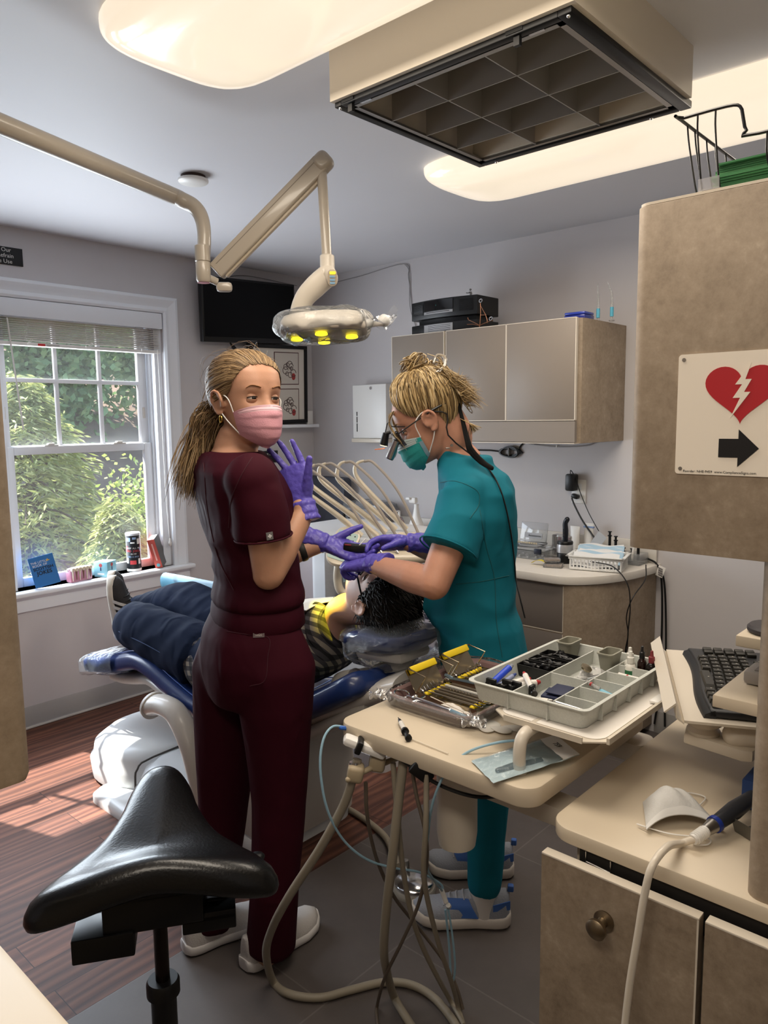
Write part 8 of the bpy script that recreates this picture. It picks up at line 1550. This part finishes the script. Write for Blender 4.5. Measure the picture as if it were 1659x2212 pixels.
for k, w_ in enumerate(whips):
    d = 3.0+.05*k; a = MB().tube([U(x, y, d) for x, y in w_], [.017, .0155, .013, .011, .009, .007], 12, smooth=5, flat=.75).build('handpiece_arm', M_DUC, du)
    e = U(*w_[-1], d); b_ = Vector(U(w_[0][0]+32, w_[0][1]+22, d-.05)); m1 = U(w_[-1][0]+22, w_[-1][1]+6, d-.01); m2 = U(.55*w_[-1][0]+.45*w_[0][0]+32, .5*w_[-1][1]+.5*w_[0][1]-8, d-.03)
    MB().tube([e+Vector((0, 0, -.002)), m1, m2, b_], .0062, 8, smooth=8).build('hose', M_HOSE if False else mat('pale_hose', '#aaa198', .45), a); MB().cyl(b_, Vector(U(w_[0][0]+44, w_[0][1]+36, d-.06)), .0065, .005).build('handpiece', M_CHROME, a)
tag(MB().grid(lambda u, v: U(738+16*u+4*v, 1232+26*v, 2.9)+Vector((0, 0, .004*math.sin(6*u))), 5, 6, .001).build('barrier_film', film('blue_film2', '#a5c9da', .5, .15, .3, .5, 30), du), None)
SKY, SUN, EXPOSURE, TUBES, DAYLIGHT, BEAM = .55, 19.0, 0.0, 17, 22, 420
# ======================= light, sky, camera =======================
wd = bpy.data.worlds.new('sky'); SC.world = wd; wd.use_nodes = True; nt = wd.node_tree
sk = nt.nodes.new('ShaderNodeTexSky'); sk.sky_type = 'NISHITA'; sk.sun_disc = False; sk.sun_elevation = math.radians(57); sk.sun_rotation = math.radians(20); sk.air_density = 1.2; sk.dust_density = 1
bg = nt.nodes['Background']; nt.links.new(sk.outputs[0], bg.inputs[0]); bg.inputs[1].default_value = SKY
sd = Vector((.21, -.606, -1)).normalized()
sl = bpy.data.lights.new('sun', 'SUN'); sl.energy = SUN; sl.angle = .009; sl.color = (1, .95, .87); so = bpy.data.objects.new('sun', sl); COL.objects.link(so)
so.rotation_euler = sd.to_track_quat('-Z', 'Y').to_euler(); so.location = (3, 8, 9)
def area(nm, loc, rx, sx, sy, e, col):
    a = bpy.data.lights.new(nm, 'AREA'); a.shape = 'RECTANGLE'; a.size = sx; a.size_y = sy; a.energy = e; a.color = col
    o = bpy.data.objects.new(nm, a); COL.objects.link(o); o.location = loc; o.rotation_euler = (rx, 0, 0); return o
for x, y in ((1.10, 1.03), (2.39, 1.13), (-.19, .18)): area('fluorescent_tubes', (x, y, ZC-.1), 0, .38, 1.3, TUBES, (1, .89, .75))  # last lamp belongs to the added, unseen fixture behind the camera
for x in (1.86, .99): area('window_daylight', (x, YW+.055, 1.29), -PI/2, .72, 1.1, DAYLIGHT, (.82, .91, 1))
yl = bpy.data.lights.new('yellow_beam', 'SPOT'); yl.energy = BEAM; yl.color = (1, .82, .02); yl.spot_size = .19; yl.spot_blend = .25; yl.shadow_soft_size = .03; yo = bpy.data.objects.new('yellow_beam', yl); COL.objects.link(yo)
yo.location = (hc+RH @ Vector((-.01, 0, .035))); yo.rotation_euler = (Vector((1.70, 1.745, .90))-yo.location).to_track_quat('-Z', 'Y').to_euler()
cam = bpy.data.cameras.new('camera'); co = bpy.data.objects.new('camera', cam); COL.objects.link(co)
co.matrix_world = Matrix((( CR.x, -CD.x, -CF.x, 0), (CR.y, -CD.y, -CF.y, 0), (CR.z, -CD.z, -CF.z, CAMH), (0, 0, 0, 1)))
cam.sensor_fit = 'HORIZONTAL'; cam.sensor_width = 36; cam.lens = 36*FPX/1659; cam.clip_start = .02; cam.clip_end = 200
SC.camera = co
SC.view_settings.view_transform = 'Standard'; SC.view_settings.look = 'None'; SC.view_settings.exposure = EXPOSURE; SC.view_settings.gamma = 1; SC.view_settings.use_curve_mapping = False
SC.cycles.use_denoising = True; SC.cycles.max_bounces = 10; SC.cycles.diffuse_bounces = 5; SC.cycles.transparent_max_bounces = 16; SC.cycles.sample_clamp_indirect = 6; SC.cycles.caustics_reflective = False; SC.cycles.caustics_refractive = False
